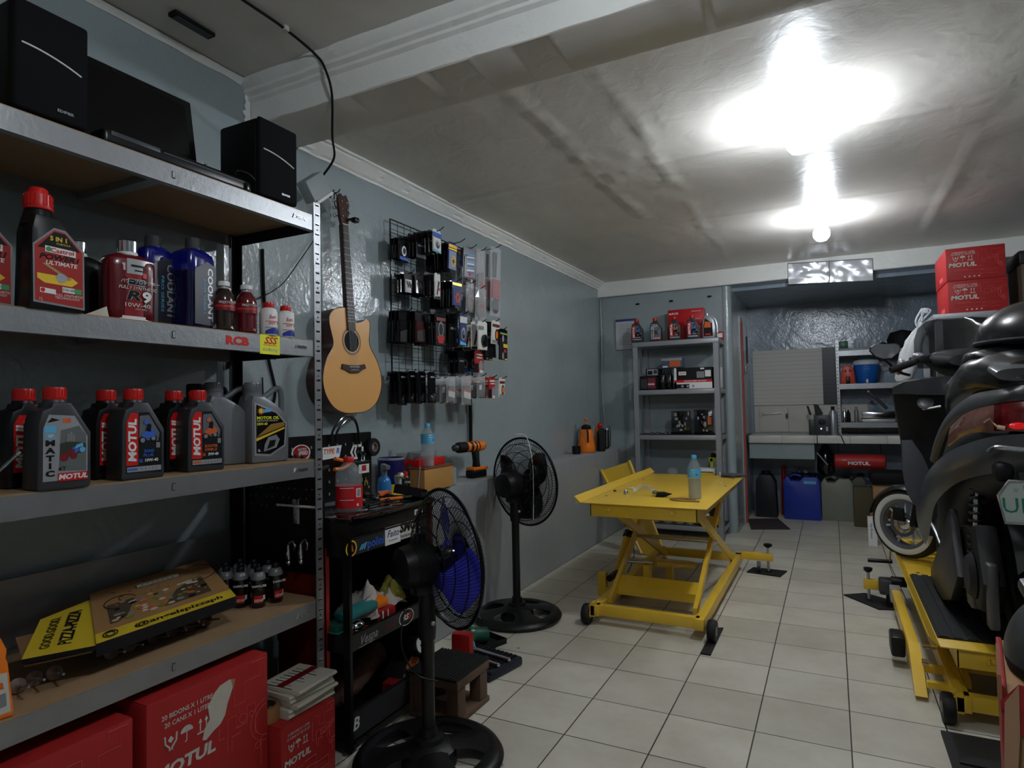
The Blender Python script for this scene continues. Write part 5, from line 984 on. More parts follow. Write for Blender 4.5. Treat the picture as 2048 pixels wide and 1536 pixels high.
pliers((0.035, 1.98, 1.03), (R(-8), 0, R(180)), 'orange-handled pliers hooked on the left of the pegboard'); pliers((0.035, 2.17, 1.035), (R(5), 0, R(180)), 'orange-handled pliers hooked on the pegboard behind the red cap')
tooltag(MB().box(-0.02, 0.02, -0.05, 0.05, 0, 0.075, BLACKMET, 0.004).box(0.0201, 0.0206, -0.03, 0.04, 0.02, 0.06, WHITE).box(0.0206, 0.021, -0.01, 0.02, 0.03, 0.055, REDC), 'tool_box_small', 'small black box with white and red markings hung on the pegboard right side', 'box', (0.025, 2.24, 0.965))
# ---- things on the trolley top
def pet(loc, lab, r, h, liquid, cap, label_m, lz, extra=None, rz=0, bands=True):
    t = thing('plastic_bottle', lab, 'bottle', loc, R(rz))
    pr = [(0, 0.004), (r * 0.55, 0.0), (r * 0.9, 0.002), (r, 0.010)]
    if bands:
        k = int((lz[0] - 0.02) / 0.018)
        for i in range(k): pr += [(r, 0.016 + i * 0.018), (r * 0.94, 0.023 + i * 0.018), (r, 0.030 + i * 0.018)]
    pr += [(r, lz[0]), (r, lz[1]), (r * 0.97, h * 0.72), (r * 0.62, h * 0.84), (r * 0.36, h * 0.90), (r * 0.33, h * 0.94)]
    MB().lathe(pr, CLEAR, 28, cap=False).build('body', t)
    if liquid: MB().lathe([(0, 0.006), (r * 0.9, 0.006), (r * 0.91, liquid), (0, liquid)], WATER, 24).build('water', t)
    MB().lathe([(r * 0.40, h * 0.92), (r * 0.40, h * 0.985), (r * 0.36, h), (0, h)], cap, 20).lathe([(r * .44, h * .905), (r * .44, h * .915)], cap, 20).build('cap', t)
    b = MB(); b.lathe([(r + 0.0006, lz[0]), (r + 0.0006, lz[1])], label_m, 28, cap=False)
    if extra: extra(b, r + 0.0014)
    b.build('label', t); return t
def cola_x(b, f):
    def bq(a0, a1, z0, z1, m, n=4):
        vs = []
        for i in range(n + 1):
            a = R(a0 + (a1 - a0) * i / n); vs += [(f * math.cos(a), f * math.sin(a), z0), (f * math.cos(a), f * math.sin(a), z1)]
        b.add(vs, [(i * 2, i * 2 + 2, i * 2 + 3, i * 2 + 1) for i in range(n)], m)
    bq(-18, 8, 0.060, 0.094, WHITE)
    for k in range(6): f += 0.0001; bq(-14, 4, 0.064 + k * .0048, 0.0665 + k * .0048, BLACK)
    bq(-88, -28, 0.096, 0.0985, WHITE, 8); bq(-88, -28, 0.050, 0.0525, WHITE, 8)
    for k in range(5): bq(-86, -40 - k * 4, 0.090 - k * .008, 0.0912 - k * .008, PINK, 6)
    for k in range(3): bq(-84, -50, 0.040 - k * .007, 0.0412 - k * .007, PINK, 6)
    bq(44, 48, 0.03, 0.098, WHITE, 2); bq(-16, -6, 0.026, 0.036, WHITE, 3)
pet((0.235, 1.93, 0.872), 'large clear soft drink bottle with red label and red cap on the trolley top', 0.052, 0.215, None, RED, mat('cola_red', (206, 28, 34), 0.4), (0.018, 0.104), cola_x, bands=False)
# brown residue ring
def hammerish():
    pass
t = thing('utility_knife', 'orange and steel utility knife lying on the trolley top near its right end', 'knife', (0.24, 2.20, 0.88), R(62))
MB().box(-0.06, 0.05, -0.008, 0.008, 0, 0.012, ORG, 0.004).build('handle', t); MB().box(0.045, 0.09, -0.010, 0.010, 0.002, 0.012, mat('tool_steel', (96, 94, 92)), 0.003).build('blade_head', t)
t = thing('scraper', 'small orange scraper lying behind the knife on the trolley top', 'scraper', (0.15, 2.27, 0.885), rot=(R(35), 0, R(70))); MB().box(-0.03, 0.03, -0.002, 0.03, 0, 0.004, ORGD, 0.002).build('blade', t); MB().box(-0.012, 0.012, -0.05, 0.0, 0, 0.012, BLACK, 0.004).build('handle', t)
t = thing('parts_bin', 'black plastic parts bin tilted on the right end of the trolley top', 'bin', (0.235, 2.33, 0.882), rot=(R(-8), R(10), R(20))); t.scale = (0.8, 0.8, 0.8)
MB().box(-0.08, 0.08, -0.06, 0.06, 0, 0.004, BLACK).box(-0.08, -0.076, -0.06, 0.06, 0, 0.05, BLACK).box(0.076, 0.08, -0.06, 0.06, 0, 0.03, BLACK).box(-0.08, 0.08, -0.06, -0.056, 0, 0.045, BLACK).box(-0.08, 0.08, 0.056, 0.06, 0, 0.045, BLACK).build('bin_body', t)
b = MB(); gr = random.Random(5)
for i in range(11):
    o = MB(); rr = gr.uniform(0.010, 0.016); o.ball((0, 0, rr), rr, BLACKG if i % 3 else mat('tool_steel', (96, 94, 92)), 12, sc=(1, 1.2, 0.9))
    tooltag(o, 'rubber_grommet', 'small round black part in the heap on the trolley top behind the orange knife', 'part', (gr.uniform(0.09, 0.17), gr.uniform(2.08, 2.22), 0.872 + (0.02 if i > 7 else 0)), (0, 0, 0), 'round black parts heaped on the trolley top')
tooltag(MB().tube([(0, 0, 0), (0.0, 0.11, 0.004)], 0.006, BLACKM, 8).tube([(0, 0.11, 0.004), (0, 0.13, 0.005)], 0.009, BLACKM, 8), 'screwdriver', 'black screwdriver lying in the middle of the trolley top', 'screwdriver', (0.25, 2.03, 0.880))
# behind trolley on the ledge: can, bottles, funnel
LZ = 0.829
t = thing('grease_can', 'dark blue metal can with open rim on the ledge behind the trolley', 'can', (-0.13, 2.665, LZ))
MB().lathe([(0.066, 0), (0.068, 0.004), (0.068, 0.17), (0.071, 0.178), (0.071, 0.186), (0.066, 0.188), (0.064, 0.175)], mat('can_blue', (34, 38, 110), 0.35, 0.3), 30).build('body', t); MB().lathe([(0.0715, 0.178), (0.0715, 0.187), (0.066, 0.189)], SILVER, 30, cap=False).build('rim', t)
b = MB(); b.text('Gr', (0.040, 0.062, 0.11), (-0.8, 0.6, 0), Z, 0.03, ORGD, bold=0.02); b.build('label', t)
def sprayer(loc, lab, fm_, hm, rz, h=0.17, cat='spray bottle'):
    t = thing('spray_bottle', lab, cat, loc, R(rz)); r = 0.034
    MB().lathe([(r, 0), (r, h * .6), (r * .8, h * .75), (r * .4, h * .85)], fm_, 22).build('body', t)
    MB().prism([(-0.015, h * .85), (-0.015, h), (-0.05, h + 0.012), (-0.055, h + 0.03), (0.012, h + 0.036), (0.022, h + 0.02), (0.018, h * .85)], -0.012, 0.012, hm, 'x', bev=0.004).prism([(-0.022, h * .9), (-0.030, h + .01), (-0.020, h + .012), (-0.016, h * .9)], -0.005, 0.005, hm, 'x').build('trigger_head', t)
    return t
sprayer((-0.02, 2.47, LZ), 'spray bottle with bright blue liquid beside the pegboard right edge', mat('blue_liquid', (60, 150, 220), 0.2, trans=0.4), GREYP, 60, 0.14)
sprayer((-0.10, 2.80, LZ), 'grey spray head bottle between the blue can and the red case', DGREY, mat('grey_head', (120, 122, 122), 0.5), 100, 0.17)
tooltag(MB().lathe([(0.040, 0), (0.042, 0.02), (0.035, 0.055), (0.012, 0.062), (0, 0.062)], YELD, 20), 'yellow_tub', 'round yellow plastic tub in front of the dark blue can', 'tub', (-0.035, 2.56, LZ))
t = thing('additive_can', 'small black can with red cap and yellow 500 lettering beside the wooden box', 'can', (-0.035, 2.66, LZ)); MB().lathe([(0.024, 0), (0.024, 0.085), (0.018, 0.095)], BLACKG, 20).build('body', t); MB().cyl(0.014, 0.095, 0.118, RED, seg=16).build('cap', t)
b = MB(); b.text('500', (0.019, -0.018, 0.03), (0.70, 0.72, 0), Z, 0.024, YELD, bold=0.03, sx=.8); b.text('MOTOR', (0.019, -0.018, 0.065), (0.70, 0.72, 0), Z, 0.010, WHITE, bold=0.02, sx=.9); b.build('label', t)
tooltag(MB().lathe([(0.019, 0), (0.019, 0.11), (0.012, 0.12), (0, 0.12)], SILVER, 18).box(0.012, 0.0195, -0.01, 0.01, 0.02, 0.10, BLACK), 'spray_can', 'thin silver and black aerosol tube left of the small red-capped can', 'aerosol', (-0.02, 2.60, LZ))
tooltag(MB().tube([(0, 0, 0), (0.01, 0.01, 0.13)], 0.004, SILVER, 8).tube([(0, -0.005, -0.005), (0.0, 0.0, 0.02)], 0.008, RED, 8), 'bent_screwdriver', 'thin steel shaft with red tip standing by the wooden box left side', 'tool', (0.0, 2.72, LZ + 0.01))
tooltag(MB().tube(spline([(0, 0, 0.0), (0.0, -0.01, 0.04), (0.0, -0.02, 0.08)]), [0.006] * 13, CHROME, 8).tube([(0, -0.02, 0.08), (0, 0.02, 0.075), (0, 0.05, 0.06)], 0.004, mat('gold_metal', (210, 170, 60)), 6), 'steel_tool', 'curved chrome tool with brass arm standing over the yellow tub', 'tool', (0.0, 2.55, LZ + 0.03))
t = thing('wooden_box', 'pale pine wooden box on the ledge left of the cordless drill', 'wooden box', (-0.085, 2.895, LZ))
MB().box(-0.11, 0.095, -0.125, 0.155, 0, 0.118, WOODL, 0.002).build('box', t); MB().box(-0.115, 0.10, -0.13, 0.16, 0.118, 0.126, mat('box_lid_brown', (120, 72, 44), 0.5), 0.002).build('lid', t)
t = thing('red_case', 'flat red plastic case with clear lid on top of the wooden box', 'case', (-0.11, 2.925, LZ + 0.126)); MB().box(-0.075, 0.075, -0.14, 0.115, 0, 0.042, RED, 0.004).build('tray', t); MB().box(-0.074, 0.03, -0.145, 0.10, 0.042, 0.075, mat('smoky_lid', (150, 150, 150), 0.2, alpha=0.45), 0.004).build('lid', t, 'smoky clear lid')
def wlab(b, f):
    for k in range(3): b.poly([(f * math.cos(R(a)), f * math.sin(R(a)), 0.145 + z_) for a, z_ in ((-50 + k * 3, 0.0 + k * .012), (-20, 0.0 + k * .012), (-20, 0.005 + k * .012), (-50 + k * 3, 0.005 + k * .012))], WHITE)
    b.poly([(f * math.cos(R(a)), f * math.sin(R(a)), z_) for a, z_ in ((-8, 0.14), (8, 0.14), (8, 0.150), (-8, 0.150))], BLUEP)
pet((-0.02, 2.845, LZ + 0.126), 'clear water bottle with light blue label and cap on the wooden box', 0.036, 0.235, 0.055, CYAN, CYAN, (0.125, 0.178), wlab)
# cordless drill
t = thing('cordless_drill', 'orange and black cordless drill standing on its battery on the ledge', 'drill', (-0.09, 3.47, LZ), R(78))
MB().box(-0.055, 0.075, -0.035, 0.035, 0, 0.045, BLACK, 0.008).box(-0.05, 0.085, -0.036, 0.036, 0.045, 0.065, ORG, 0.006).build('battery', t)
MB().prism([(-0.01, 0.06), (0.035, 0.06), (0.028, 0.10), (0.026, 0.17), (-0.018, 0.17), (-0.006, 0.10)], -0.018, 0.018, BLACKM, 'y', bev=0.006).build('grip', t)
MB().lathe([(0.022, -0.09), (0.032, -0.08), (0.034, -0.03), (0.034, 0.04), (0.030, 0.075)], ORG, 22, TR(0, 0, 0.195), 'x').lathe([(0.0345, -0.06), (0.0345, -0.04)], BLACK, 22, TR(0, 0, 0.195), 'x', cap=False).lathe([(0.0345, -0.02), (0.0345, -0.005)], BLACK, 22, TR(0, 0, 0.195), 'x', cap=False).lathe([(0.0345, 0.01), (0.0345, 0.02)], BLACK, 22, TR(0, 0, 0.195), 'x', cap=False).build('housing', t)
MB().lathe([(0.030, -0.16), (0.034, -0.15), (0.034, -0.09)], BLACKM, 20, TR(0, 0, 0.195), 'x').lathe([(0.010, -0.20), (0.020, -0.19), (0.022, -0.16)], DGREY, 16, TR(0, 0, 0.195), 'x').build('chuck', t)
MB().cyl(0.022, 0.07, 0.088, BLACKM, (0, 0.195), 'x', 18).build('end_cap', t)
tooltag(MB().lathe([(0.018, 0), (0.019, 0.10), (0.017, 0.10), (0.016, 0.004)], CLEAR, 18), 'clear_cup', 'small clear plastic tube standing on the ledge between wooden box and drill', 'tube', (-0.02, 3.10, LZ))
# garden sprayer, second orange tool, cup further along
t = thing('pump_sprayer', 'orange pump sprayer bottle with black top on the far end of the ledge', 'sprayer', (-0.13, 5.62, LZ), R(-60))
MB().lathe([(0.078, 0), (0.082, 0.01), (0.080, 0.06), (0.064, 0.17), (0.060, 0.20), (0.045, 0.215)], ORG, 28).build('tank', t); MB().lathe([(0.045, 0.213), (0.048, 0.23), (0.040, 0.25), (0.015, 0.26)], BLACK, 22).box(-0.11, 0.06, -0.012, 0.012, 0.235, 0.255, BLACK, 0.005).cyl(0.010, -0.13, -0.10, DGREY, (0, 0.245), 'x', 10).build('pump_head', t)
MB().cyl(0.006, 0.25, 0.30, ORG, seg=10).lathe([(0.018, 0.30), (0.022, 0.308), (0.016, 0.318), (0, 0.318)], ORG, 16).build('pump_knob', t); MB().tube(spline([(0.05, 0, 0.24), (0.085, 0, 0.20), (0.09, 0, 0.12), (0.10, 0, 0.10)]), 0.008, BLACK, 8).build('handle', t)
t = thing('trimmer', 'orange and black power tool lying against the wall right of the pump sprayer', 'power tool', (-0.08, 5.83, LZ), R(-50))
MB().prism([(-0.03, 0.02), (0.03, 0.0), (0.05, 0.06), (0.03, 0.20), (-0.01, 0.24), (-0.04, 0.20)], -0.03, 0.03, ORG, 'y', bev=0.01).build('housing', t); MB().prism([(0.02, 0.0), (0.10, 0.0), (0.11, 0.12), (0.07, 0.22), (0.03, 0.16)], -0.035, 0.035, BLACKM, 'y', bev=0.012).ball((0.045, 0, 0.245), 0.026, RED, 12).build('motor', t)
MB().box(-0.035, 0.02, -0.032, 0.034, 0.0, 0.045, SILVER, 0.006).build('base_plate', t)
t = thing('chrome_box', 'dark object with a chrome loop handle at the far end of the ledge', 'box', (-0.12, 6.08, LZ)); MB().box(-0.05, 0.05, -0.05, 0.05, 0, 0.19, BLACKM, 0.01).build('body', t); MB().tube(spline([(0.055, -0.05, 0.02), (0.06, -0.05, 0.20), (0.06, 0.0, 0.225), (0.06, 0.05, 0.20), (0.055, 0.05, 0.02)]), 0.006, CHROME, 8).build('handle', t)
tooltag(MB().lathe([(0.038, 0), (0.040, 0.07), (0.036, 0.07), (0.034, 0.01), (0, 0.008)], BLACK, 20), 'black_cup', 'small black cup on the ledge left of the pump sprayer', 'cup', (-0.14, 5.38, LZ))
# contents of tray two
z2 = 0.3825
def crumple(w, d, h, m, seed, name, lab, cat, loc, rz=0, kind=None):
    b = MB(); n = 40; vs = []
    for j in range(n + 1):
        for i in range(n + 1):
            u = i / n * 2 - 1; v = j / n * 2 - 1
            a = 0.5 + noise.noise((u * 1.3 + seed, v * 1.5, 0)); c = abs(noise.noise((u * 2.2 + seed, v * 2.0, 4))); f = abs(noise.noise((u * 4.5, v * 4.0 + seed, 7)))
            e = max(0.0, 1 - max(abs(u), abs(v)) ** 4)
            z = h * (0.15 + e * (0.62 * a + 0.55 * c - 0.30 * f))
            vs.append((u * w * (0.9 + 0.25 * noise.noise((v * 2, seed, 1))), v * d * (0.9 + 0.25 * noise.noise((u * 2, seed, 5))), max(0.003, z)))
    b.add(vs, [(j * (n + 1) + i, j * (n + 1) + i + 1, (j + 1) * (n + 1) + i + 1, (j + 1) * (n + 1) + i) for j in range(n) for i in range(n)], m)
    o = tooltag(b, name, lab, cat, loc, (0, 0, R(rz))); return o
crumple(0.10, 0.15, 0.125, RAG, 3.1, 'cleaning_rag', 'crumpled off-white cleaning rag on the middle trolley tray', 'rag', (0.195, 2.09, z2 + 0.045), 10)
crumple(0.10, 0.075, 0.115, mat('yellow_cloth', (120, 112, 40), 0.9), 8.4, 'yellow_cloth', 'dull yellow cloth behind the rag at the right end of the middle tray', 'cloth', (0.16, 2.235, z2 + 0.04), 30)
tooltag(MB().box(-0.03, 0.03, -0.085, 0.085, 0, 0.030, TEAL, 0.004), 'teal_case', 'flat teal plastic case on top of the middle tray things', 'case', (0.255, 1.945, z2 + 0.088), (R(4), R(6), R(-8)))
tooltag(MB().box(-0.035, 0.035, -0.06, 0.045, 0, 0.034, ORG, 0.008), 'orange_case', 'orange plastic case lying under the rag on the middle tray', 'case', (0.255, 2.055, z2 + 0.085), (R(8), R(5), R(-12)))
tooltag(MB().box(-0.035, 0.035, -0.055, 0.055, 0, 0.05, mat('red_case_dark', (150, 26, 24), 0.4), 0.010).box(0.035, 0.037, -0.03, -0.022, 0.01, 0.045, WHITE).box(0.035, 0.037, 0.0, 0.006, 0.01, 0.045, WHITE), 'small_red_case', 'small red case with white stripes under the orange case', 'case', (0.27, 2.075, z2 + 0.030), (0, 0, R(-5)))
tooltag(MB().box(-0.04, 0.04, -0.045, 0.045, 0, 0.085, GREEND, 0.006).box(-0.042, 0.042, -0.047, 0.047, 0.055, 0.060, TEAL), 'green_crate', 'dark green plastic box at the left end of the middle trolley tray', 'box', (0.24, 1.855, z2))
t = thing('chrome_lamp', 'round chrome lamp shell on a red base near the left of the middle tray', 'lamp shell', (0.285, 1.895, z2 + 0.02)); MB().box(-0.03, 0.03, -0.05, 0.06, -0.02, 0.03, mat('red_case_dark', (150, 26, 24)), 0.006).build('base', t); MB().ball((0.01, 0, 0.04), 0.032, CHROME, 18, sc=(1, 1.1, 0.85)).lathe([(0.030, 0), (0.036, 0.004), (0.036, 0.010)], CHROME, 20, TR(0.01, 0, 0.025)).build('shell', t)
tooltag(MB().box(-0.02, 0.02, -0.035, 0.035, 0, 0.035, BLACKG, 0.006).tube([(0.021, -0.03, 0.004), (0.021, 0.03, 0.01), (0.021, 0.03, 0.03)], 0.002, SILVER, 5), 'dark_socket_case', 'small glossy black case with silver edge between chrome lamp and red case', 'case', (0.28, 1.985, z2 + 0.018))
# tray three
z3_ = 0.0625
b = MB(); pts = spline([(0.13, 1.84, 0.07), (0.15, 1.92, 0.085), (0.16, 2.02, 0.10), (0.15, 2.12, 0.135), (0.14, 2.20, 0.16)]); rr = [0.052 + 0.012 * noise.noise((i * 0.5, 0, 0)) for i in range(len(pts))]
b.tube([p + Vector((0, 0, z3_)) for p in pts], rr, mat('brown_leather', (84, 56, 44), 0.8, var=(14, 0.4), bump=(40, 0.6, 0.01)), 16); tooltag(b, 'leather_roll', 'worn brown leather roll lying on the bottom trolley tray', 'roll')
t = thing('gauge_box', 'torn orange and black carton with a round white dial on the bottom trolley tray', 'carton', (0.27, 2.21, z3_ + 0.10), rot=(R(36), R(0), R(0)))
MB().box(-0.05, 0.04, -0.07, 0.07, -0.03, 0.035, BLACKM, 0.003).box(0.040, 0.0415, -0.01, 0.068, -0.028, 0.033, CARD).build('carton', t); MB().box(0.0415, 0.042, 0.0, 0.055, -0.015, 0.018, ORGD).box(0.04, 0.041, -0.068, -0.030, 0.004, 0.02, SILVER).build('print', t)
t = thing('dial_gauge', 'round black gauge with white dial resting on the torn carton', 'gauge', (0.315, 2.262, z3_ + 0.185), rot=(0, R(90 - 15), R(10))); MB().lathe([(0.042, -0.03), (0.044, 0.0), (0.040, 0.012), (0.034, 0.012)], BLACK, 26).build('case', t); MB().cyl(0.030, 0.012, 0.0135, WHITE, seg=26).box(-0.002, 0.024, -0.0015, 0.0015, 0.0135, 0.015, BLACK, T=TR(rz=40)).build('dial', t)
tooltag(MB().box(-0.03, 0.03, -0.03, 0.03, 0, 0.09, DRED, 0.003), 'dark_red_carton', 'small dark red carton at the front of the bottom trolley tray', 'carton', (0.29, 2.115, z3_ + 0.0), (0, 0, R(12)))
# red side post beyond & red cabinet seen right of trolley handled by the red rear post
tooltag(MB().box(-0.05, 0.05, -0.03, 0.03, 0, 0.20, REDM, 0.015).box(-0.035, 0.035, -0.032, -0.03, 0.02, 0.17, mat('red_case_dark', (150, 26, 24)), 0.01), 'red_tool_case', 'red plastic tool case standing on its edge on the floor behind the wooden pallet block', 'tool case', (0.335, 2.60, 0.0), (0, 0, R(8)))
# wooden pallet block with black rubber top
t = thing('pallet_step', 'small rough wooden pallet step with black ribbed rubber top on the floor beside the trolley', 'wooden step', (0.46, 2.33, 0.0))
for (x0, x1) in ((-0.115, -0.06), (0.06, 0.115)):
    [MB().box(x0, x1, y0, y0 + 0.06, 0.02, 0.14, WOODD, 0.003).build('block', t) for y0 in (-0.16, 0.02)]
MB().box(-0.12, 0.12, -0.17, 0.09, 0.14, 0.175, WOODD, 0.003).box(-0.12, 0.12, -0.17, 0.09, 0.0, 0.022, WOODD, 0.003).box(-0.118, -0.10, -0.168, 0.088, 0.02, 0.14, WOODD).build('boards', t)
b = MB(); b.box(-0.125, 0.118, -0.175, 0.095, 0.175, 0.183, RUBBER)
for i in range(16): b.box(-0.125 + i * .0155, -0.118 + i * .0155, -0.175, 0.095, 0.183, 0.187, RUBBER)
b.build('rubber_mat', t)
# socket set case open on the floor
t = thing('socket_set', 'open dark blue socket set case on the floor behind the wooden pallet step', 'socket set', (0.40, 2.72, 0.0), R(-12))
b = MB(); b.box(-0.13, 0.13, -0.12, 0.12, 0, 0.045, mat('case_navy', (26, 30, 44), 0.45), 0.012)
for i in range(9): b.box(-0.12 + i * .027, -0.112 + i * .027, -0.10, 0.10, 0.045, 0.052, BLACK)
b.box(-0.13, 0.13, -0.13, -0.115, 0.0, 0.03, mat('case_navy', (26, 30, 44)), 0.008); b.build('case', t)
for i in range(9):
    for k in range(2):
        MB().lathe([(0.009, -0.016), (0.010, -0.015), (0.010, 0.012), (0.006, 0.016)], CHROME, 12, TR(-0.108 + i * .027, -0.055 + k * .08, 0.056), 'x').build('socket', t)
tooltag(MB().box(-0.09, 0.09, -0.08, 0.08, 0, 0.004, BLACKM).box(-0.09, -0.086, -0.08, 0.08, 0, 0.03, BLACKM).box(0.086, 0.09, -0.08, 0.08, 0, 0.03, BLACKM).box(-0.09, 0.09, -0.08, -0.076, 0, 0.03, BLACKM).box(-0.09, 0.09, 0.076, 0.08, 0, 0.03, BLACKM), 'black_tray', 'shallow black tray on the floor beside the far fan base', 'tray', (0.235, 2.985, 0.0), (0, 0, R(-20)))
t = thing('green_bottle', 'dark green plastic jar lying on its side on the shallow black tray', 'jar', (0.215, 2.95, 0.052), rot=(R(80), 0, R(-35))); MB().lathe([(0.040, -0.05), (0.042, -0.045), (0.042, 0.03)], GREEND, 22).build('body', t); MB().lathe([(0.043, 0.03), (0.045, 0.035), (0.045, 0.06), (0.035, 0.066), (0, 0.066)], mat('green_lid', (24, 96, 66), 0.3, coat=0.3), 22).build('lid', t)
tooltag(MB().box(-0.05, 0.05, -0.035, 0.035, 0, 0.06, CYAN, 0.003).box(-0.051, 0.051, -0.02, -0.01, 0.0, 0.061, OFFW), 'blue_carton', 'light blue carton tilted between the red tool case and green jar', 'carton', (0.24, 2.79, 0.03), (R(10), R(-20), R(35)))
# ================================================================ FANS
def fan(loc, rz_head, head_z, lab, blade_m, badge, pole_h, tilt=6, R_=0.27, hub_m=BLACKG, rot0=20):
    t = thing('stand_fan', lab, 'stand fan', loc)
    b = MB(); ro = 0.262; seg = 64; rings = []
    for r_, z_ in ((0.235, 0.0), (0.262, 0.006), (0.270, 0.022), (0.258, 0.040), (0.230, 0.050), (0.205, 0.044), (0.198, 0.020), (0.205, 0.0)):
        rings.append([(r_ * math.cos(2 * PI * i / seg), r_ * math.sin(2 * PI * i / seg), z_) for i in range(seg)])
    rings.append(rings[0]); b.loft(rings, BLACK, cap=False)
    for k in range(4):
        a0 = PI / 4 + k * PI / 2; vs = []; n = 10
        for i in range(n + 1):
            r_ = 0.075 + (0.225 - 0.075) * i / n; w = 0.085 + 0.15 * (i / n) ** 2.6 + 0.04 * (1 - i / n) ** 2
            for s_ in (-1, -0.5, 0, 0.5, 1): aa = a0 + s_ * w / r_ * 0.5; vs.append((r_ * math.cos(aa), r_ * math.sin(aa), 0.050 + 0.022 * (1 - i / n) - 0.010 * s_ * s_))
        b.add(vs, [(i * 5 + j, (i + 1) * 5 + j, (i + 1) * 5 + j + 1, i * 5 + j + 1) for i in range(n) for j in range(4)], BLACK)
    b.lathe([(0.10, 0.0), (0.098, 0.055), (0.075, 0.072), (0.055, 0.080), (0.052, 0.095), (0.030, 0.100)], BLACK, 36); b.build('base', t)
    MB().cyl(0.0235, 0.09, pole_h * 0.97, BLACKMET, seg=20).lathe([(0.028, 0.09), (0.034, 0.10), (0.030, 0.125)], BLACK, 20).build('pole', t)
    MB().lathe([(0.030, pole_h - 0.16), (0.032, pole_h - 0.13), (0.030, pole_h - 0.03), (0.018, pole_h + 0.03)], BLACK, 20).ball((0.032, -0.01, pole_h - 0.10), 0.009, SILVER, 10).build('collar', t)
    H = Matrix.Translation((0, 0, head_z)) @ Matrix.Rotation(rz_head, 4, 'Z') @ Matrix.Rotation(R(tilt), 4, 'Y')     # local +X = blowing direction
    b = MB(); b.M = H; b.lathe([(0.050, -0.115), (0.070, -0.100), (0.078, -0.06), (0.080, 0.0), (0.068, 0.02), (0.03, 0.030)], BLACK, 30, axis='x', sx=1.0, sy=1.0)
    for i in range(7): b.lathe([(0.081, -0.060 + i * .010), (0.082, -0.058 + i * .010), (0.081, -0.056 + i * .010)], BLACKM, 30, axis='x', cap=False)
    b.box(-0.06, 0.01, -0.03, 0.03, -0.11, -0.05, BLACK, 0.012); b.cyl(0.012, -0.0, 0.035, BLACK, (-0.06, 0), 'z', 10, T=Matrix.Translation((0.03, 0, 0.075)))
    b.build('motor_housing', t)
    b = MB(); b.M = H; xc = 0.085
    b.lathe([(0.012, 0.01), (0.012, 0.07)], SILVER, 12, axis='x'); b.lathe([(0.050, 0.045), (0.052, 0.06), (0.045, 0.10), (0.03, 0.112), (0, 0.114)], hub_m, 26, axis='x'); b.build('hub', t)
    for k in range(3):
        N = 3; a0 = R(rot0) + k * 2 * PI / N; b = MB(); b.M = H; vs = []; n = 10
        for i in range(n + 1):
            u = i / n; r_ = 0.045 + (R_ * 0.86 - 0.045) * u; w = 0.030 + 0.075 * math.sin(PI * min(1, u * 0.62 + 0.12)) * (1 if u < 0.85 else 1 - (u - 0.85) * 2.2)
            for j in range(7):
                s_ = j / 3 - 1; aa = a0 + s_ * w / max(r_, 0.09) + 0.12 * u
                vs.append((xc - 0.046 * s_ * (1 - 0.35 * u), r_ * math.cos(aa), r_ * math.sin(aa)))
        b.add(vs, [(i * 7 + j, (i + 1) * 7 + j, (i + 1) * 7 + j + 1, i * 7 + j + 1) for i in range(n) for j in range(6)], blade_m)
        b.add([(v[0] + 0.0025, v[1], v[2]) for v in vs], [(i * 7 + j, i * 7 + j + 1, (i + 1) * 7 + j + 1, (i + 1) * 7 + j) for i in range(n) for j in range(6)], blade_m); b.build('blade', t)
    for side, name in ((1, 'front_grille'), (-1, 'rear_grille')):
        b = MB(); b.M = H; nw = 104
        def gp(u, a):
            r_ = 0.055 + (R_ - 0.055) * u; d = (0.062 if side > 0 else 0.082) * (1 - u ** 3.2)
            return (xc + side * d, r_ * math.cos(a), r_ * math.sin(a))
        for i in range(nw):
            a = 2 * PI * i / nw; sw = 0.55 * side
            b.tube([gp(u, a + sw * u) for u in (0, .25, .5, .7, .85, .95, 1)], 0.0013, BLACKMET, 3, cap=False)
        for u in (0.35, 0.62, 0.84): b.tube([gp(u, 2 * PI * i / 40) for i in range(40)], 0.0022, BLACKMET, 4, closed=True)
        b.tube([gp(1, 2 * PI * i / 60) for i in range(60)], 0.0065, BLACK, 6, closed=True); b.build(name, t)
    b = MB(); b.M = H; b.lathe([(0.070, xc + 0.058), (0.072, xc + 0.066), (0.060, xc + 0.072), (0, xc + 0.074)], BLACKG, 28, axis='x'); o = b.build('badge', t)
    b = MB(); b.M = H; fx = xc + 0.0745
    if badge: b.text(badge, (fx + .002, 0, 0.005), (0, 1, 0), (0, 0, 1), 0.028, SILVER, shear=0.2, bold=0.04); b.tube([(fx, -0.03, -0.03), (fx, 0.03, -0.034)], 0.003, SILVER, 5)
    else: b.box(fx - .001, fx + .001, -0.03, 0.03, 0.008, 0.016, WHITE); b.box(fx - .001, fx + .001, -0.02, 0.012, -0.015, -0.005, SILVER)
    b.build('badge_mark', o); return t
fan((0.612, 1.912, 0.0), R(61), 0.712, 'black stand fan with vivid blue blades in the foreground beside the tool trolley', BLUEV, '3D', 0.60, tilt=-3, R_=0.254, rot0=84)
fan((0.215, 3.42, 0.0), R(72), 0.805, 'all-black stand fan standing against the low wall below the drill', BLACKG, None, 0.74, tilt=-3, R_=0.268)
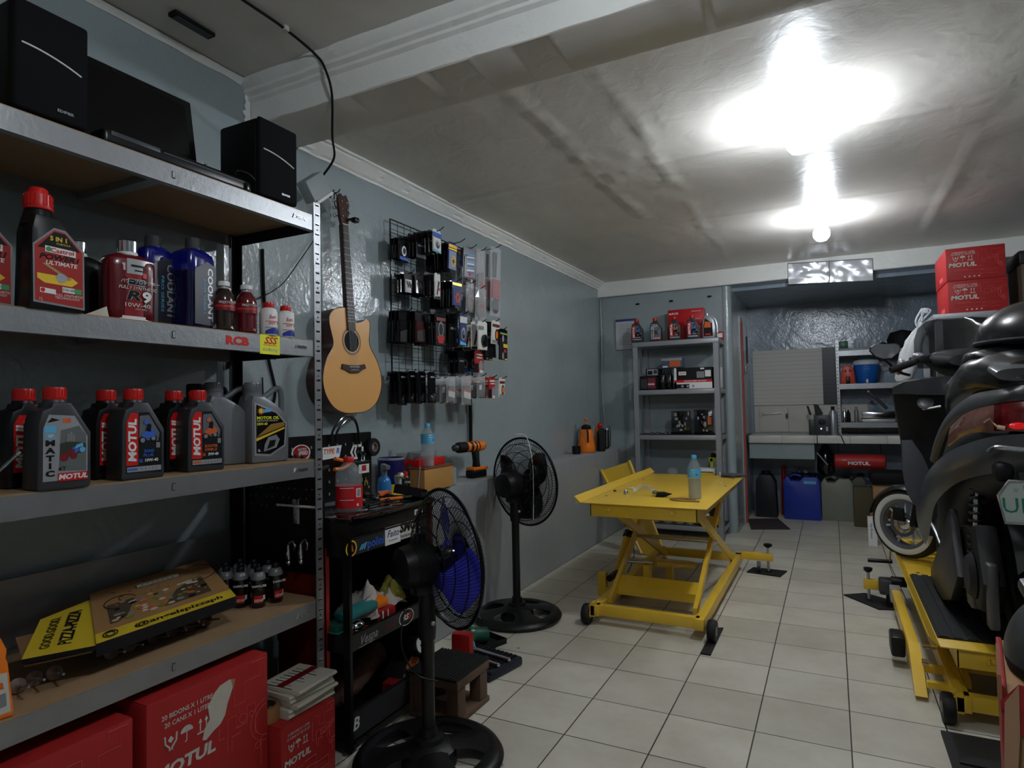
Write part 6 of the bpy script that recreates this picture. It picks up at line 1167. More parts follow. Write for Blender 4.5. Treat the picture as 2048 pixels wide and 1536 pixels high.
for i, (pts, m, r_, lab) in enumerate([
    ([(0.10, 3.33, 0.80), (0.08, 3.30, 0.62), (0.075, 3.28, 0.35), (0.06, 3.20, 0.12), (0.10, 3.22, 0.03), (0.18, 3.28, 0.06)], mat('grey_cord', (130, 130, 130), 0.5), 0.0018, 'grey cord hanging from the back of the far fan to the floor'),
    ([(0.24, 3.40, 1.105), (0.30, 3.42, 1.09), (0.345, 3.40, 0.95), (0.35, 3.40, 0.80), (0.345, 3.40, 0.60)], WHITE, 0.0022, 'white cord looped over the front of the far fan'),
    ([(0.55, 1.86, 0.55), (0.58, 1.80, 0.45), (0.61, 1.84, 0.34), (0.66, 1.90, 0.30)], BLACK, 0.003, 'black cord hanging under the near fan motor')]):
    tooltag(MB().tube(spline(pts), r_, m, 6), 'fan_cord', lab, 'cord')
# ================================================================ MOTORCYCLE LIFT TABLES
YELR = mat('yellow_lift_paint', (228, 188, 56), 0.35, var=(5, 0.12), coat=0.25)
def lift(loc, H, lab, mat_on=False):
    """origin: floor under the near left platform corner; platform 0.72 wide (x), 1.6 long (y), top at H"""
    t = thing('lift_table', lab, 'lift table', loc)
    W, L = 0.72, 1.62
    b = MB(); b.box(0, W, 0, L, H - 0.006, H, YELR, 0.002)
    b.prism([(0, H), (-0.035, H + 0.035), (-0.038, H + 0.032), (-0.004, H - 0.006)], 0.0, L + 0.12, YELR, 'y')
    b.prism([(-0.03, 0), (0, 0.0), (0, 0.02)], H - 0.005, H + 0.0, YELR, 'z')
    b.box(0.02, W - 0.02, 0.06, L - 0.06, H - 0.05, H - 0.006, YELR) if False else None
    for (x, y) in ((0.06, 0.30), (0.08, 0.75), (0.05, 1.2), (W - 0.05, 1.0), (W - 0.06, 1.45)): b.cyl(0.009, H, H + 0.001, BLACKM, (x, y), seg=10)
    b.build('platform', t)
    b = MB(); b.box(0.055, W - 0.055, 0.015, 0.021, H - 0.078, H - 0.004, YELR, 0.001); b.box(0.055, 0.061, 0.015, L - 0.02, H - 0.078, H - 0.004, YELR); b.box(W - 0.061, W - 0.055, 0.015, L - 0.02, H - 0.078, H - 0.004, YELR); b.box(0.055, W - 0.055, L - 0.026, L - 0.02, H - 0.07, H - 0.004, YELR)
    b.cyl(0.010, 0.004, 0.016, YELR, (0.17, H - 0.035), 'y', 12); b.cyl(0.010, 0.004, 0.016, YELR, (0.53, H - 0.035), 'y', 12)
    b.box(0.150, 0.158, 0.006, 0.016, H - 0.05, H - 0.018, YELR); b.box(0.54, 0.548, 0.006, 0.016, H - 0.05, H - 0.018, YELR); b.build('apron', t)
    b = MB(); b.box(0.07, 0.66, 0.02, 0.065, 0.055, 0.115, YELR, 0.003); b.box(0.635, 0.685, 0.0, 1.66, 0.055, 0.115, YELR, 0.003); b.box(0.045, 0.095, 0.0, 1.66, 0.055, 0.115, YELR, 0.003); b.box(0.05, 0.68, 1.60, 1.65, 0.055, 0.115, YELR, 0.003)
    b.prism([(0.07, 0.05), (0.07, 0.13), (0.05, 0.13), (0.02, 0.09), (0.02, 0.05)], 0.0, 0.05, YELR, 'y'); b.build('base_frame', t)
    zt = H - 0.045; zb = 0.10; s = MB
    for x in (0.115, 0.615):
        MB().prism([(0.17, zb - 0.012), (0.21, zb - 0.012), (1.32, zt - 0.012), (1.32, zt + 0.018), (1.28, zt + 0.018), (0.17, zb + 0.018)], x - 0.018, x + 0.006, YELR, 'x').build('scissor_arm', t)
        MB().prism([(0.12, zt + 0.018), (0.12, zt - 0.015), (1.44, zb - 0.012), (1.50, zb - 0.012), (1.50, zb + 0.016), (0.17, zt + 0.018)], x + 0.012, x + 0.034, YELR, 'x').build('scissor_arm', t)
    zm = (zt + zb) / 2
    b = MB(); k = min(1.0, (H - 0.2) / 0.5)
    b.prism([(0.30, zb + 0.055), (0.40, zb + 0.05 + 0.05 * k), (0.40, zb + 0.02 + 0.05 * k), (0.30, zb + 0.005)], 0.12, 0.60, YELR, 'x'); b.build('lower_crossplate', t)
    MB().box(0.10, 0.63, 1.00, 1.03, zm + 0.06 * k, zm + 0.11 * k, YELR).build('crossbar', t); MB().cyl(0.014, 0.09, 0.65, CHROME, (0.74, zm), 'x', 12).build('pivot_shaft', t)
    for i, x in enumerate((0.02, 0.725)): 
        w = MB(); w.lathe([(0.020, -0.022), (0.052, -0.022), (0.058, -0.014), (0.058, 0.014), (0.052, 0.022), (0.020, 0.022)], RUBBER, 26, TR(x, 0.02, 0.058), 'x'); w.lathe([(0.019, -0.024), (0.026, -0.020)], GREYPL, 16, TR(x, 0.02, 0.058), 'x'); w.lathe([(0.0, 0.024), (0.026, 0.022)], GREYPL, 16, TR(x, 0.02, 0.058), 'x'); w.build('wheel', t)
    return t
def foot_bar(t, x0, x1, y, xk, lab=None):
    MB().box(x0, x1, y - 0.022, y + 0.022, 0.088, 0.142, YELR, 0.003).build('stabiliser_arm', t)
    b = MB(); b.cyl(0.009, 0.012, 0.21, SILVER, (xk, y), seg=12); b.cyl(0.020, 0.006, 0.014, BLACKM, (xk, y), seg=14)
    for i in range(8): a = i * PI / 4; b.cyl(0.012, 0.195, 0.212, BLACK, (xk + 0.018 * math.cos(a), y + 0.018 * math.sin(a)), seg=8)
    b.lathe([(0.014, 0.185), (0.022, 0.197), (0.022, 0.214), (0, 0.217)], BLACK, 16, TR(xk, y, 0)); b.build('screw_knob', t)
A = lift((0.615, 3.475, 0.0), 0.705, 'yellow motorcycle lift table raised on its scissor arms in the middle of the floor')
foot_bar(A, 0.685, 0.905, 1.59, 0.872)
b = MB(); b.lathe([(0.012, -0.010), (0.030, -0.010), (0.030, 0.010), (0.012, 0.010)], RUBBER, 18, TR(0.81, 1.55, 0.034), 'x'); b.box(0.797, 0.823, 1.53, 1.56, 0.034, 0.088, GREYPL); b.build('caster', A)
b = MB(); b.tube([(0.40, 1.15, 0.11), (0.26, 0.62, 0.24)], 0.030, YELR, 14); b.tube([(0.26, 0.62, 0.24), (0.16, 0.36, 0.30)], 0.014, CHROME, 12); b.box(0.30, 0.34, 0.80, 0.86, 0.08, 0.20, YELR); b.box(0.22, 0.26, 0.52, 0.58, 0.08, 0.24, YELR); b.build('hydraulic_ram', A)
b = MB(); b.tube([(-0.07, 0.85, 0.04), (-0.03, 1.02, 0.30)], 0.030, YELR, 14); b.tube([(-0.03, 1.02, 0.30), (-0.02, 1.05, 0.335)], 0.038, BLACK, 14); b.box(-0.10, -0.045, 0.55, 0.61, 0.0, 0.155, YELR, 0.004); b.box(-0.09, 0.10, 0.56, 0.90, 0.03, 0.055, YELR); b.tube([(-0.02, 0.56, 0.12), (-0.02, 0.72, 0.12)], 0.022, BLACK, 12)
b.tube(spline([(-0.03, 1.0, 0.3), (0.02, 0.95, 0.33), (0.05, 0.9, 0.20), (0.03, 0.8, 0.10)]), 0.003, BLACK, 6); b.build('foot_pump', A)
b = MB(); T_ = None
q = [Vector((0.02, 5.62, 0.66)), Vector((0.30, 5.58, 0.755)), Vector((0.70, 5.20, 0.005)), Vector((0.48, 5.26, 0.005))]; nrm = (q[1] - q[0]).cross(q[3] - q[0]).normalized() * 0.02
b.add([*q, *[p + nrm for p in q]], [(0, 1, 2, 3), (7, 6, 5, 4), (0, 4, 5, 1), (1, 5, 6, 2), (2, 6, 7, 3), (3, 7, 4, 0)], YELR)
for a_, c_ in ((0, 3), (1, 2)): b.tube([q[a_] + nrm * -0.8, q[c_] + nrm * -0.8], 0.014, YELR, 6)
o = tag(fixn(b.build('loading_ramp')), 'yellow steel loading ramp plate leaning up behind the left side of the raised lift', 'ramp')
# floor pads under the stabiliser feet
def pad(pts, lab): return tag(fixn(MB().prism(pts, 0.0, 0.008, RUBBER, 'z').build('floor_pad')), lab, 'floor pad')
pad([(1.34, 5.00), (1.37, 5.16), (1.61, 5.14), (1.575, 4.96)], 'thin black rubber pad on the floor under the screw foot of the raised lift')
pad([(1.312, 3.30), (1.362, 3.30), (1.362, 3.72), (1.318, 3.70)], 'narrow black rubber strip on the floor beside the near right wheel of the raised lift')
# things on the raised platform
PZ = 0.705
pet((1.205, 3.83, PZ), 'clear water bottle with light blue label standing on the yellow lift table', 0.0385, 0.258, 0.118, CYAN, CYAN, (0.128, 0.180), wlab, rz=-60)
def part_on_table(b, name, lab, cat, x, y, rz=0): return tooltag(b, name, lab, cat, (x, y, PZ), (0, 0, R(rz)))
b = MB(); b.tube(spline([(-0.05, 0, 0.02), (0.0, 0.03, 0.05), (0.06, 0.01, 0.045), (0.11, -0.02, 0.02)]), 0.014, CLEAR, 12); b.tube([(0.10, -0.02, 0.02), (0.14, -0.03, 0.016)], 0.016, CHROME, 12)
part_on_table(b, 'clear_hose', 'short clear plastic hose with a shiny fitting lying on the lift table', 'hose', 0.86, 3.88, -10)
part_on_table(MB().lathe([(0.012, 0), (0.016, 0.01), (0.012, 0.02), (0.006, 0.03)], CHROME, 14), 'steel_fitting', 'small shiny steel fitting left of the clear hose on the lift table', 'fitting', 0.775, 3.86)
part_on_table(MB().box(-0.03, 0.03, -0.008, 0.008, 0.0, 0.012, WHITE, 0.003), 'white_stick', 'small white plastic stick lying at the left of the clear hose', 'stick', 0.735, 4.12, -30)
part_on_table(MB().prism([(-0.03, 0), (0.02, 0.0), (0.07, 0.02), (0.02, 0.032), (-0.02, 0.03)], -0.015, 0.015, BLACKM, 'y', bev=0.004).cyl(0.012, -0.012, 0.012, BLACKM, (-0.005, 0.012), 'y', 10), 'rubber_nozzle', 'black rubber nozzle lying left of the water bottle on the lift table', 'nozzle', 1.00, 3.83, 10)
part_on_table(MB().tube(spline([(0.09, 0.01, 0.006), (0.0, 0.055, 0.006), (-0.055, 0.01, 0.006), (0.0, -0.035, 0.006), (0.12, -0.03, 0.006)]), 0.006, mat('tan_strap', (150, 116, 60), 0.6), 6), 'tan_strap', 'curved tan strap lying at the foot of the water bottle on the lift table', 'strap', 1.135, 3.73, 0)
part_on_table(MB().box(-0.008, 0.008, -0.008, 0.008, 0, 0.01, DRED), 'rust_nut', 'small rust-brown nut near the left edge of the lift table', 'nut', 0.665, 3.98)
part_on_table(MB().ball((0, 0, 0.004), 0.005, WHITE, 8), 'white_bead', 'tiny white bead near the far right corner of the lift table', 'bead', 1.24, 4.60)
b = MB(); gl = MAT_GLOVE = mat('dark_grey_glove', (62, 64, 68), 0.8, var=(20, 0.3))
b.loft([[(x, 0.045 * k * math.cos(a), 0.016 + 0.014 * k * math.sin(a)) for a in [i * PI / 6 for i in range(12)]] for x, k in ((-0.09, .5), (-0.07, 1), (0.0, 1), (0.03, .85))], gl)
for i, (y, a) in enumerate(((-0.030, -6), (-0.010, -1), (0.010, 3), (0.030, 8))): b.tube([(0.02, y, 0.016), (0.07, y + 0.004 * a / 3, 0.018), (0.11 - abs(y), y + 0.008 * a / 3, 0.012)], [0.011, 0.010, 0.006], gl, 8)
b.tube([(-0.04, -0.03, 0.016), (-0.02, -0.07, 0.016), (0.01, -0.085, 0.012)], [0.012, 0.011, 0.007], gl, 8); b.lathe([(0.022, -0.005), (0.024, 0.0)], WHITE, 14, TR(-0.09, 0, 0.016, ry=90))
part_on_table(b, 'work_glove', 'dark grey work glove hanging over the far right corner of the lift table', 'glove', 1.26, 5.02, 15)
# ---------------------------------------------------------------- second lift, lowered, at the right
B = lift((2.295, 2.985, 0.0), 0.300, 'yellow motorcycle lift table in lowered position under the black scooter at the right')
b = MB(); b.box(0.003, 0.70, 0.10, 1.12, 0.300, 0.306, RUBBER)
for i in range(14): b.box(0.012 + i * 0.048, 0.040 + i * 0.048, 0.10, 1.12, 0.306, 0.311, RUBBER)
b.build('rubber_mat', B, 'black ribbed rubber mat')
b = MB(); b.cyl(0.036, 0.02, 0.42, YELR, (1.765, 0.345), 'x', 20); b.cyl(0.022, -0.03, 0.02, YELR, (1.765, 0.345), 'x', 16); b.cyl(0.042, 0.23, 0.26, YELR, (1.765, 0.345), 'x', 20); b.box(0.0, 0.5, 1.60, 1.75, 0.28, 0.30, YELR); b.box(0.05, 0.40, 1.70, 1.73, 0.275, 0.315, YELR)
b.tube([(-0.04, 1.765, 0.36), (-0.045, 1.80, 0.22)], 0.006, CHROME, 8); b.tube([(-0.17, 1.81, 0.212), (-0.03, 1.81, 0.215)], 0.013, BLACK, 10); b.ball((-0.042, 1.765, 0.352), 0.014, CHROME, 12); b.tube([(-0.045, 1.80, 0.2), (0.03, 1.45, 0.02)], 0.003, GREYPL, 6); b.build('wheel_clamp', B)
b = MB(); b.box(-0.075, -0.03, 0.42, 1.34, 0.10, 0.165, YELR, 0.005); b.prism([(0.42, 0.165), (0.34, 0.14), (0.18, 0.02), (0.24, 0.02), (0.42, 0.10)], -0.075, -0.03, YELR, 'x'); b.box(-0.03, 0.06, 0.30, 0.33, 0.08, 0.11, YELR); b.box(-0.03, 0.06, 0.18, 0.21, 0.06, 0.085, YELR); b.cyl(0.014, -0.035, -0.01, CHROME, (0.31, 0.12), 'x', 12); b.cyl(0.010, -0.02, 0.03, CHROME, (0.40, 0.16), 'x', 10)
b.box(-0.08, -0.025, 1.30, 1.38, 0.09, 0.175, SILVER, 0.004); b.build('side_arm', B)
MB().box(-0.135, -0.075, 0.52, 0.66, 0.05, 0.145, BLACK, 0.012).build('foot_pedal', B, 'black foot pedal')
b = MB(); b.box(-0.205, -0.12, 1.60, 1.64, 0.075, 0.135, YELR, 0.003); b.build('stabiliser_arm', B)
b = MB(); b.cyl(0.009, 0.012, 0.20, SILVER, (-0.178, 1.62), seg=12); b.lathe([(0.014, 0.180), (0.024, 0.19), (0.026, 0.207), (0, 0.21)], BLACK, 16, TR(-0.178, 1.62, 0)); b.build('screw_knob', B)
b = MB(); b.box(-0.125, -0.01, 1.50, 1.60, 0.075, 0.165, mat('grimy_pump', (70, 70, 74), 0.5, 0.5, var=(30, 0.5)), 0.012); b.cyl(0.03, -0.06, 0.02, BLACK, (1.52, 0.16), 'x', 14); b.cyl(0.02, 0.0, 0.09, BLACKM, (-0.07, 1.52), seg=12); b.build('pump', B, 'grimy metal foot pump')
pad([(1.975, 4.66), (2.10, 4.75), (2.30, 4.60), (2.28, 4.46), (2.16, 4.42)], 'thin black rubber pad on the floor under the screw foot of the lowered lift')
tag(MB().box(2.275, 2.70, 2.25, 2.90, 0, 0.012, RUBBER).box(2.30, 2.68, 2.3, 2.32, 0.012, 0.018, RUBBER).box(2.30, 2.68, 2.42, 2.44, 0.012, 0.018, RUBBER).box(2.30, 2.68, 2.54, 2.56, 0.012, 0.018, RUBBER).box(2.30, 2.68, 2.66, 2.68, 0.012, 0.018, RUBBER).build('rubber_floor_mat'), 'black ribbed rubber mat on the floor in front of the lowered lift', 'mat')
# ================================================================ SCOOTER on the lowered lift
t = thing('scooter', 'dark grey and black motor scooter seen from behind, standing on the lowered yellow lift', 'scooter', (2.60, 2.9, 0.31)); SC = t
OX, OY, OZ = 2.60, 2.9, 0.31
SG = mat('scooter_dark_silver', (74, 76, 80), 0.36, 0.35, coat=0.35, var=(6, 0.15)); SB = mat('scooter_black', (15, 15, 17), 0.26, coat=0.3); SM = mat('scooter_matte', (20, 20, 22), 0.55)
def smb(): b = MB(); b.M = Matrix.Translation((-OX, -OY, -OZ)); return b
def mirror(p): return (2 * OX - p[0], p[1], p[2])
# tail cowl swept round both sides: upper and lower edge polylines (left half), mirrored
UP = [(2.60, 2.66, 1.150), (2.527, 2.68, 1.148), (2.451, 2.72, 1.138), (2.394, 2.82, 1.109), (2.349, 3.0, 1.059), (2.321, 3.25, 0.975), (2.308, 3.45, 0.887), (2.296, 3.6, 0.794), (2.30, 3.68, 0.735)]
LO = [(2.60, 2.70, 1.000), (2.526, 2.72, 1.005), (2.447, 2.75, 1.005), (2.378, 2.90, 0.960), (2.346, 3.08, 0.894), (2.335, 3.3, 0.807), (2.335, 3.45, 0.705), (2.336, 3.55, 0.630), (2.331, 3.66, 0.561)]
UP = [tuple(v) for v in spline(UP, 4)]; LO = [tuple(v) for v in spline(LO, 4)]
def sweep(b, up, lo, m, bulge=0.03, n=7):
    vs = []; N = len(up)
    for U, L_ in zip(up, lo):
        U = Vector(U); L_ = Vector(L_)
        for j in range(n):
            s_ = j / (n - 1); p = U.lerp(L_, s_); c = Vector((OX, 3.3, p.z)); out = (p - c); out.z = 0; out = out.normalized()
            vs.append(p + out * bulge * math.sin(PI * s_))
    b.add(vs, [(i * n + j, i * n + j + 1, (i + 1) * n + j + 1, (i + 1) * n + j) for i in range(N - 1) for j in range(n - 1)], m)
full_up = [mirror(p) for p in UP[::-1]] + UP[1:]; full_lo = [mirror(p) for p in LO[::-1]] + LO[1:]
b = smb(); sweep(b, full_up, full_lo, SG, 0.016, 9); b.build('tail_cowl', t, 'dark silver swept tail cowl')
b = smb()
for s_ in (-1, 1):
    P = [(OX + s_ * -0.175, 2.693, 1.085), (OX + s_ * -0.155, 2.672, 1.102), (OX + s_ * -0.10, 2.655, 1.098), (OX, 2.645, 1.092)]; b.tube(spline(P), 0.008, CHROME, 8)
b.tube([(OX - .06, 2.660, 1.035), (OX + .06, 2.660, 1.035)], 0.006, CHROME, 8); b.build('chrome_trim', t)
# tail light band
def band_pts(z0, z1, inset, xs):
    return None
b = smb(); LU = [(2.60, 2.665, 1.262), (2.531, 2.672, 1.262), (2.452, 2.72, 1.250), (2.396, 2.85, 1.222), (2.366, 3.0, 1.172)]; LL = [(2.60, 2.66, 1.155), (2.528, 2.67, 1.156), (2.448, 2.72, 1.155), (2.385, 2.85, 1.135), (2.352, 3.0, 1.08)]
LU = [tuple(v) for v in spline(LU, 4)]; LL = [tuple(v) for v in spline(LL, 4)]
REDL = mat('tail_light_red', (110, 10, 14), 0.08, coat=1.0); AMB = mat('indicator_amber', (104, 60, 48), 0.10, coat=1.0, var=(30, 0.3))
sweep(b, [mirror(p) for p in LU[:9][::-1]] + LU[1:9], [mirror(p) for p in LL[:9][::-1]] + LL[1:9], REDL, 0.012, 6); b.build('tail_light', t, 'dark red tail light')
for k in (0, 1):
    b = smb(); u, l = (LU[7:], LL[7:]); 
    if k: u = [mirror(p) for p in u]; l = [mirror(p) for p in l]
    sweep(b, u, l, AMB, 0.012, 6); o = b.build('indicator', t, 'amber indicator lens')
b = smb(); b.ball((2.505, 2.665, 1.175), 0.020, mat('reflector_red_glow', (220, 24, 30), 0.15, coat=1, emit=(255, 30, 30, 0.12)), 14, sc=(1.3, 0.4, 0.6)); b.build('glowing_reflector', t, 'bright red spot in the tail light')  # reflector, no lamp: its bright look is put in as faint emission
b = smb(); m_ = mat('lens_clear', (200, 170, 150), 0.1, coat=1)
b.tube([(2.455, 2.705, 1.172), (2.44, 2.725, 1.200), (2.425, 2.74, 1.185)], 0.004, CHROME, 6); b.tube([(2.455, 2.70, 1.17), (2.475, 2.69, 1.166)], 0.008, m_, 8); b.build('bulb_holder', t)
# grey rim over the light, then black seat tail
RU = [(2.60, 2.67, 1.318), (2.537, 2.675, 1.314), (2.475, 2.73, 1.302), (2.412, 2.86, 1.283), (2.366, 3.05, 1.215), (2.34, 3.2, 1.12), (2.33, 3.3, 1.02)]; RL = [(2.60, 2.66, 1.262), (2.531, 2.665, 1.262), (2.452, 2.715, 1.250), (2.396, 2.845, 1.222), (2.364, 3.0, 1.165), (2.346, 3.13, 1.07), (2.335, 3.22, 0.99)]
RU = [tuple(v) for v in spline(RU, 4)]; RL = [tuple(v) for v in spline(RL, 4)]
b = smb(); sweep(b, [mirror(p) for p in RU[::-1]] + RU[1:], [mirror(p) for p in RL[::-1]] + RL[1:], mat('scooter_grey_rim', (50, 51, 54), 0.35, coat=0.3), 0.014, 6); b.build('tail_rim', t, 'dark grey rim above the tail light')
def ell(cx_, y, cz_, rx_, rz_, n=24, p=0.8):
    return [(cx_ + rx_ * (abs(math.cos(a)) ** p) * (1 if math.cos(a) >= 0 else -1), y, cz_ + rz_ * (abs(math.sin(a)) ** p) * (1 if math.sin(a) >= 0 else -1)) for a in [2 * PI * i / n for i in range(n)]]
b = smb(); b.loft([ell(OX, 2.70, 1.30, 0.05, 0.03), ell(OX, 2.73, 1.33, 0.13, 0.075), ell(OX, 2.82, 1.35, 0.185, 0.095), ell(OX, 3.0, 1.34, 0.215, 0.11), ell(OX, 3.2, 1.30, 0.225, 0.10), ell(OX, 3.4, 1.22, 0.20, 0.10), ell(OX, 3.6, 1.12, 0.15, 0.10), ell(OX, 3.72, 1.06, 0.08, 0.07)], SB); b.build('seat', t)
b = smb(); b.loft([ell(2.53, 2.715, 1.335, 0.02, 0.012), ell(2.53, 2.70, 1.350, 0.075, 0.022), ell(2.53, 2.74, 1.372, 0.09, 0.022), ell(2.53, 2.80, 1.385, 0.05, 0.012)], mat('highlight_grey', (96, 97, 100), 0.3, 0.3)); b.build('tail_highlight', t, 'grey oval grab handle')  # highlight on the seat tail, put in as a grey oval shape
b = smb(); arc = [(OX - 0.135, 2.84, 1.40), (OX - 0.165, 3.0, 1.452), (OX - 0.10, 2.98, 1.462), (OX, 2.96, 1.465)]; 
b.loft([ell(OX, 2.86, 1.42, 0.13, 0.012), ell(OX, 2.93, 1.435, 0.165, 0.030), ell(OX, 3.1, 1.43, 0.175, 0.045), ell(OX, 3.3, 1.36, 0.17, 0.05), ell(OX, 3.45, 1.27, 0.14, 0.04)], SB); b.build('seat_pad', t, 'glossy black seat pad')
# inner body, rear wheel, mudguard, engine
b = smb(); b.loft([ell(OX, 2.78, 1.08, 0.12, 0.10), ell(OX, 2.95, 1.05, 0.19, 0.16), ell(OX, 3.3, 1.0, 0.22, 0.22), ell(OX, 3.6, 0.82, 0.22, 0.28), ell(OX, 3.8, 0.62, 0.20, 0.14), ell(OX, 4.1, 0.58, 0.18, 0.10)], SM); b.build('underbody', t)
b = smb(); Tw = Matrix.Translation((2.60, 3.02, 0.575)); b.lathe([(0.165, -0.05), (0.22, -0.062), (0.258, -0.045), (0.265, 0), (0.258, 0.045), (0.22, 0.062), (0.165, 0.05)], RUBBER, 44, Tw, 'x', cap=False); b.build('rear_tyre', t)
b = smb(); b.lathe([(0.03, -0.05), (0.05, -0.04), (0.15, -0.03), (0.165, -0.052), (0.165, 0.052), (0.15, 0.03), (0.05, 0.04), (0.03, 0.05)], SM, 32, Tw, 'x'); b.build('rear_rim', t)
b = smb(); n = 12; vs = []
for i in range(n + 1):
    a = R(20 + 130 * i / n)
    for x in (2.50, 2.52, 2.60, 2.68, 2.70): vs.append((x, 3.02 - 0.30 * math.cos(a) * 1.0, 0.575 + 0.30 * math.sin(a) - (0.02 if x in (2.50, 2.70) else 0)))
b.add(vs, [(i * 5 + j, i * 5 + j + 1, (i + 1) * 5 + j + 1, (i + 1) * 5 + j) for i in range(n) for j in range(4)], SM); b.build('rear_mudguard', t)
b = smb(); b.prism([(2.50, 1.02), (2.70, 1.02), (2.665, 0.62), (2.63, 0.50), (2.57, 0.50), (2.535, 0.62)], 2.68, 2.705, SM, 'y', bev=0.008); b.box(2.44, 2.50, 2.70, 2.76, 0.98, 1.05, BLACK, 0.02); b.build('plate_bracket', t)
# number plate
PW = mat('plate_white', (176, 188, 180), 0.35); PG = mat('plate_green', (30, 120, 92), 0.4)
b = smb(); b.M = b.M @ Matrix.Translation((2.562, 2.668, 0.918)) @ Matrix.Rotation(R(-12), 4, 'X')
oc = [(-0.117, -0.030), (-0.090, -0.068), (0.090, -0.068), (0.117, -0.068), (0.117, 0.030), (0.085, 0.068), (-0.085, 0.068), (-0.117, 0.030)]
oc = [(-0.104, -0.068), (0.104, -0.068), (0.117, 0.020), (0.085, 0.068), (-0.085, 0.068), (-0.117, 0.020)]
b.prism(oc, -0.002, 0.002, PW, 'y'); b.tube([(p[0] * 1.03, -0.003, p[1] * 1.04) for p in oc], 0.005, CHROME, 6, closed=True); b.build('plate', t)
b = smb(); b.M = b.M @ Matrix.Translation((2.562, 2.668, 0.918)) @ Matrix.Rotation(R(-12), 4, 'X')
b.text('UH', (-0.062, -0.0032, -0.014), (1, 0, 0), (0, 0, 1), 0.052, PG, bold=0.0, sx=1.0); b.text('MV', (-0.030, -0.0032, 0.046), (1, 0, 0), (0, 0, 1), 0.022, PG, sx=1.0); b.cyl(0.006, -0.006, -0.002, CHROME, (-0.070, 0.044), 'y', 10); b.build('plate_lettering', t, 'green plate lettering')
# engine cover, shock, muffler
b = smb(); b.prism([(3.0, 0.78), (3.35, 0.72), (3.7, 0.55), (3.72, 0.45), (3.3, 0.42), (2.95, 0.46), (2.88, 0.58)], 2.42, 2.50, SM, 'x', bev=0.02); b.lathe([(0.07, -0.02), (0.09, 0), (0.07, 0.01), (0, 0.012)][::-1], SM, 24, TR(2.415, 3.02, 0.58), 'x'); b.build('engine_cover', t)
b = smb(); b.box(2.40, 2.43, 3.20, 3.30, 0.48, 0.62, mat('alloy_grey', (104, 104, 106), 0.4, 0.7), 0.008); b.box(2.41, 2.45, 3.05, 3.14, 0.44, 0.60, mat('alloy_grey', (104, 104, 106)), 0.01); b.box(2.435, 2.47, 2.86, 2.92, 0.42, 0.66, mat('alloy_grey', (104, 104, 106)), 0.01); b.tube([(2.44, 3.0, 0.50), (2.44, 3.35, 0.50)], 0.012, CHROME, 8); b.build('casing', t, 'grey alloy casing')
b = smb(); b.tube([(2.43, 3.05, 0.60), (2.46, 3.10, 0.98)], 0.012, CHROME, 8)
for i in range(9): b.lathe([(0.026, 0), (0.030, 0.006), (0.026, 0.012)], BLACK, 14, TR(2.434 + i * .0028, 3.058 + i * .0045, 0.66 + i * 0.03), cap=False)
b.build('shock_absorber', t)
b = smb(); b.prism([(3.25, 0.80), (3.52, 0.62), (3.9, 0.40), (3.92, 0.33), (3.55, 0.33), (3.30, 0.40), (3.1, 0.55)], 2.375, 2.41, mat('scuffed_side', (62, 62, 64), 0.45, 0.3, var=(9, 0.6)), 'x', bev=0.01); b.build('side_skirt', t, 'scuffed grey side skirt')
b = smb(); b.loft([[(OX + sx_ * w, y, z) for sx_, z in ((-1, z0), (-1, z1), (1, z1), (1, z0))] for y, w, z0, z1 in ((3.55, .20, .36, .50), (3.9, .19, .35, .48), (4.12, .17, .36, .55))], SM); b.build('floorboard', t)
# leg shield seen from the rider's side
b = smb(); rings = []
for z, x0, x1, y in ((0.52, 2.40, 2.80, 4.12), (0.69, 2.345, 2.85, 4.14), (0.86, 2.30, 2.90, 4.13), (1.045, 2.285, 2.915, 4.10), (1.19, 2.262, 2.938, 4.04), (1.30, 2.245, 2.955, 3.97), (1.34, 2.30, 2.90, 3.97)):
    n = 10; rings.append([(x0 + (x1 - x0) * i / n, y + 0.05 * (1 - abs(2 * i / n - 1)) * -0.6, z) for i in range(n + 1)] + [(x1 - (x1 - x0) * i / n, y + 0.07, z) for i in range(n + 1)])
b.loft(rings, SM); b.build('leg_shield', t)
b = smb(); b.prism([(2.284, 1.045), (2.331, 1.05), (2.375, 0.97), (2.415, 0.86), (2.38, 0.75), (2.352, 0.685), (2.325, 0.70), (2.293, 0.77), (2.278, 0.90)], 4.035, 4.07, mat('shield_grey', (62, 64, 70), 0.5), 'y', bev=0.008); b.build('shield_panel', t, 'plain dark grey lower shield panel')
b = smb(); b.tube(spline([(2.345, 4.07, 0.69), (2.40, 3.95, 0.60), (2.43, 3.85, 0.48)]), 0.008, SILVER, 8); b.build('shield_edge_trim', t, 'bright edge trim')
b = smb(); b.loft([[(2.24, 3.93, 1.335), (2.24, 3.95, 1.300), (2.26, 4.08, 1.300), (2.26, 4.08, 1.345)], [(2.29, 3.88, 1.362), (2.285, 3.89, 1.300), (2.29, 4.10, 1.300), (2.29, 4.10, 1.368)], [(2.42, 3.86, 1.380), (2.42, 3.87, 1.290), (2.42, 4.12, 1.290), (2.42, 4.12, 1.392)], [(2.78, 3.86, 1.380), (2.78, 3.87, 1.290), (2.78, 4.12, 1.290), (2.78, 4.12, 1.392)], [(2.91, 3.90, 1.36), (2.91, 3.91, 1.300), (2.91, 4.10, 1.300), (2.91, 4.10, 1.365)]], mat('glovebox_grey', (44, 45, 49), 0.3, coat=0.3)); b.build('glovebox_lid', t, 'grey glovebox lid')
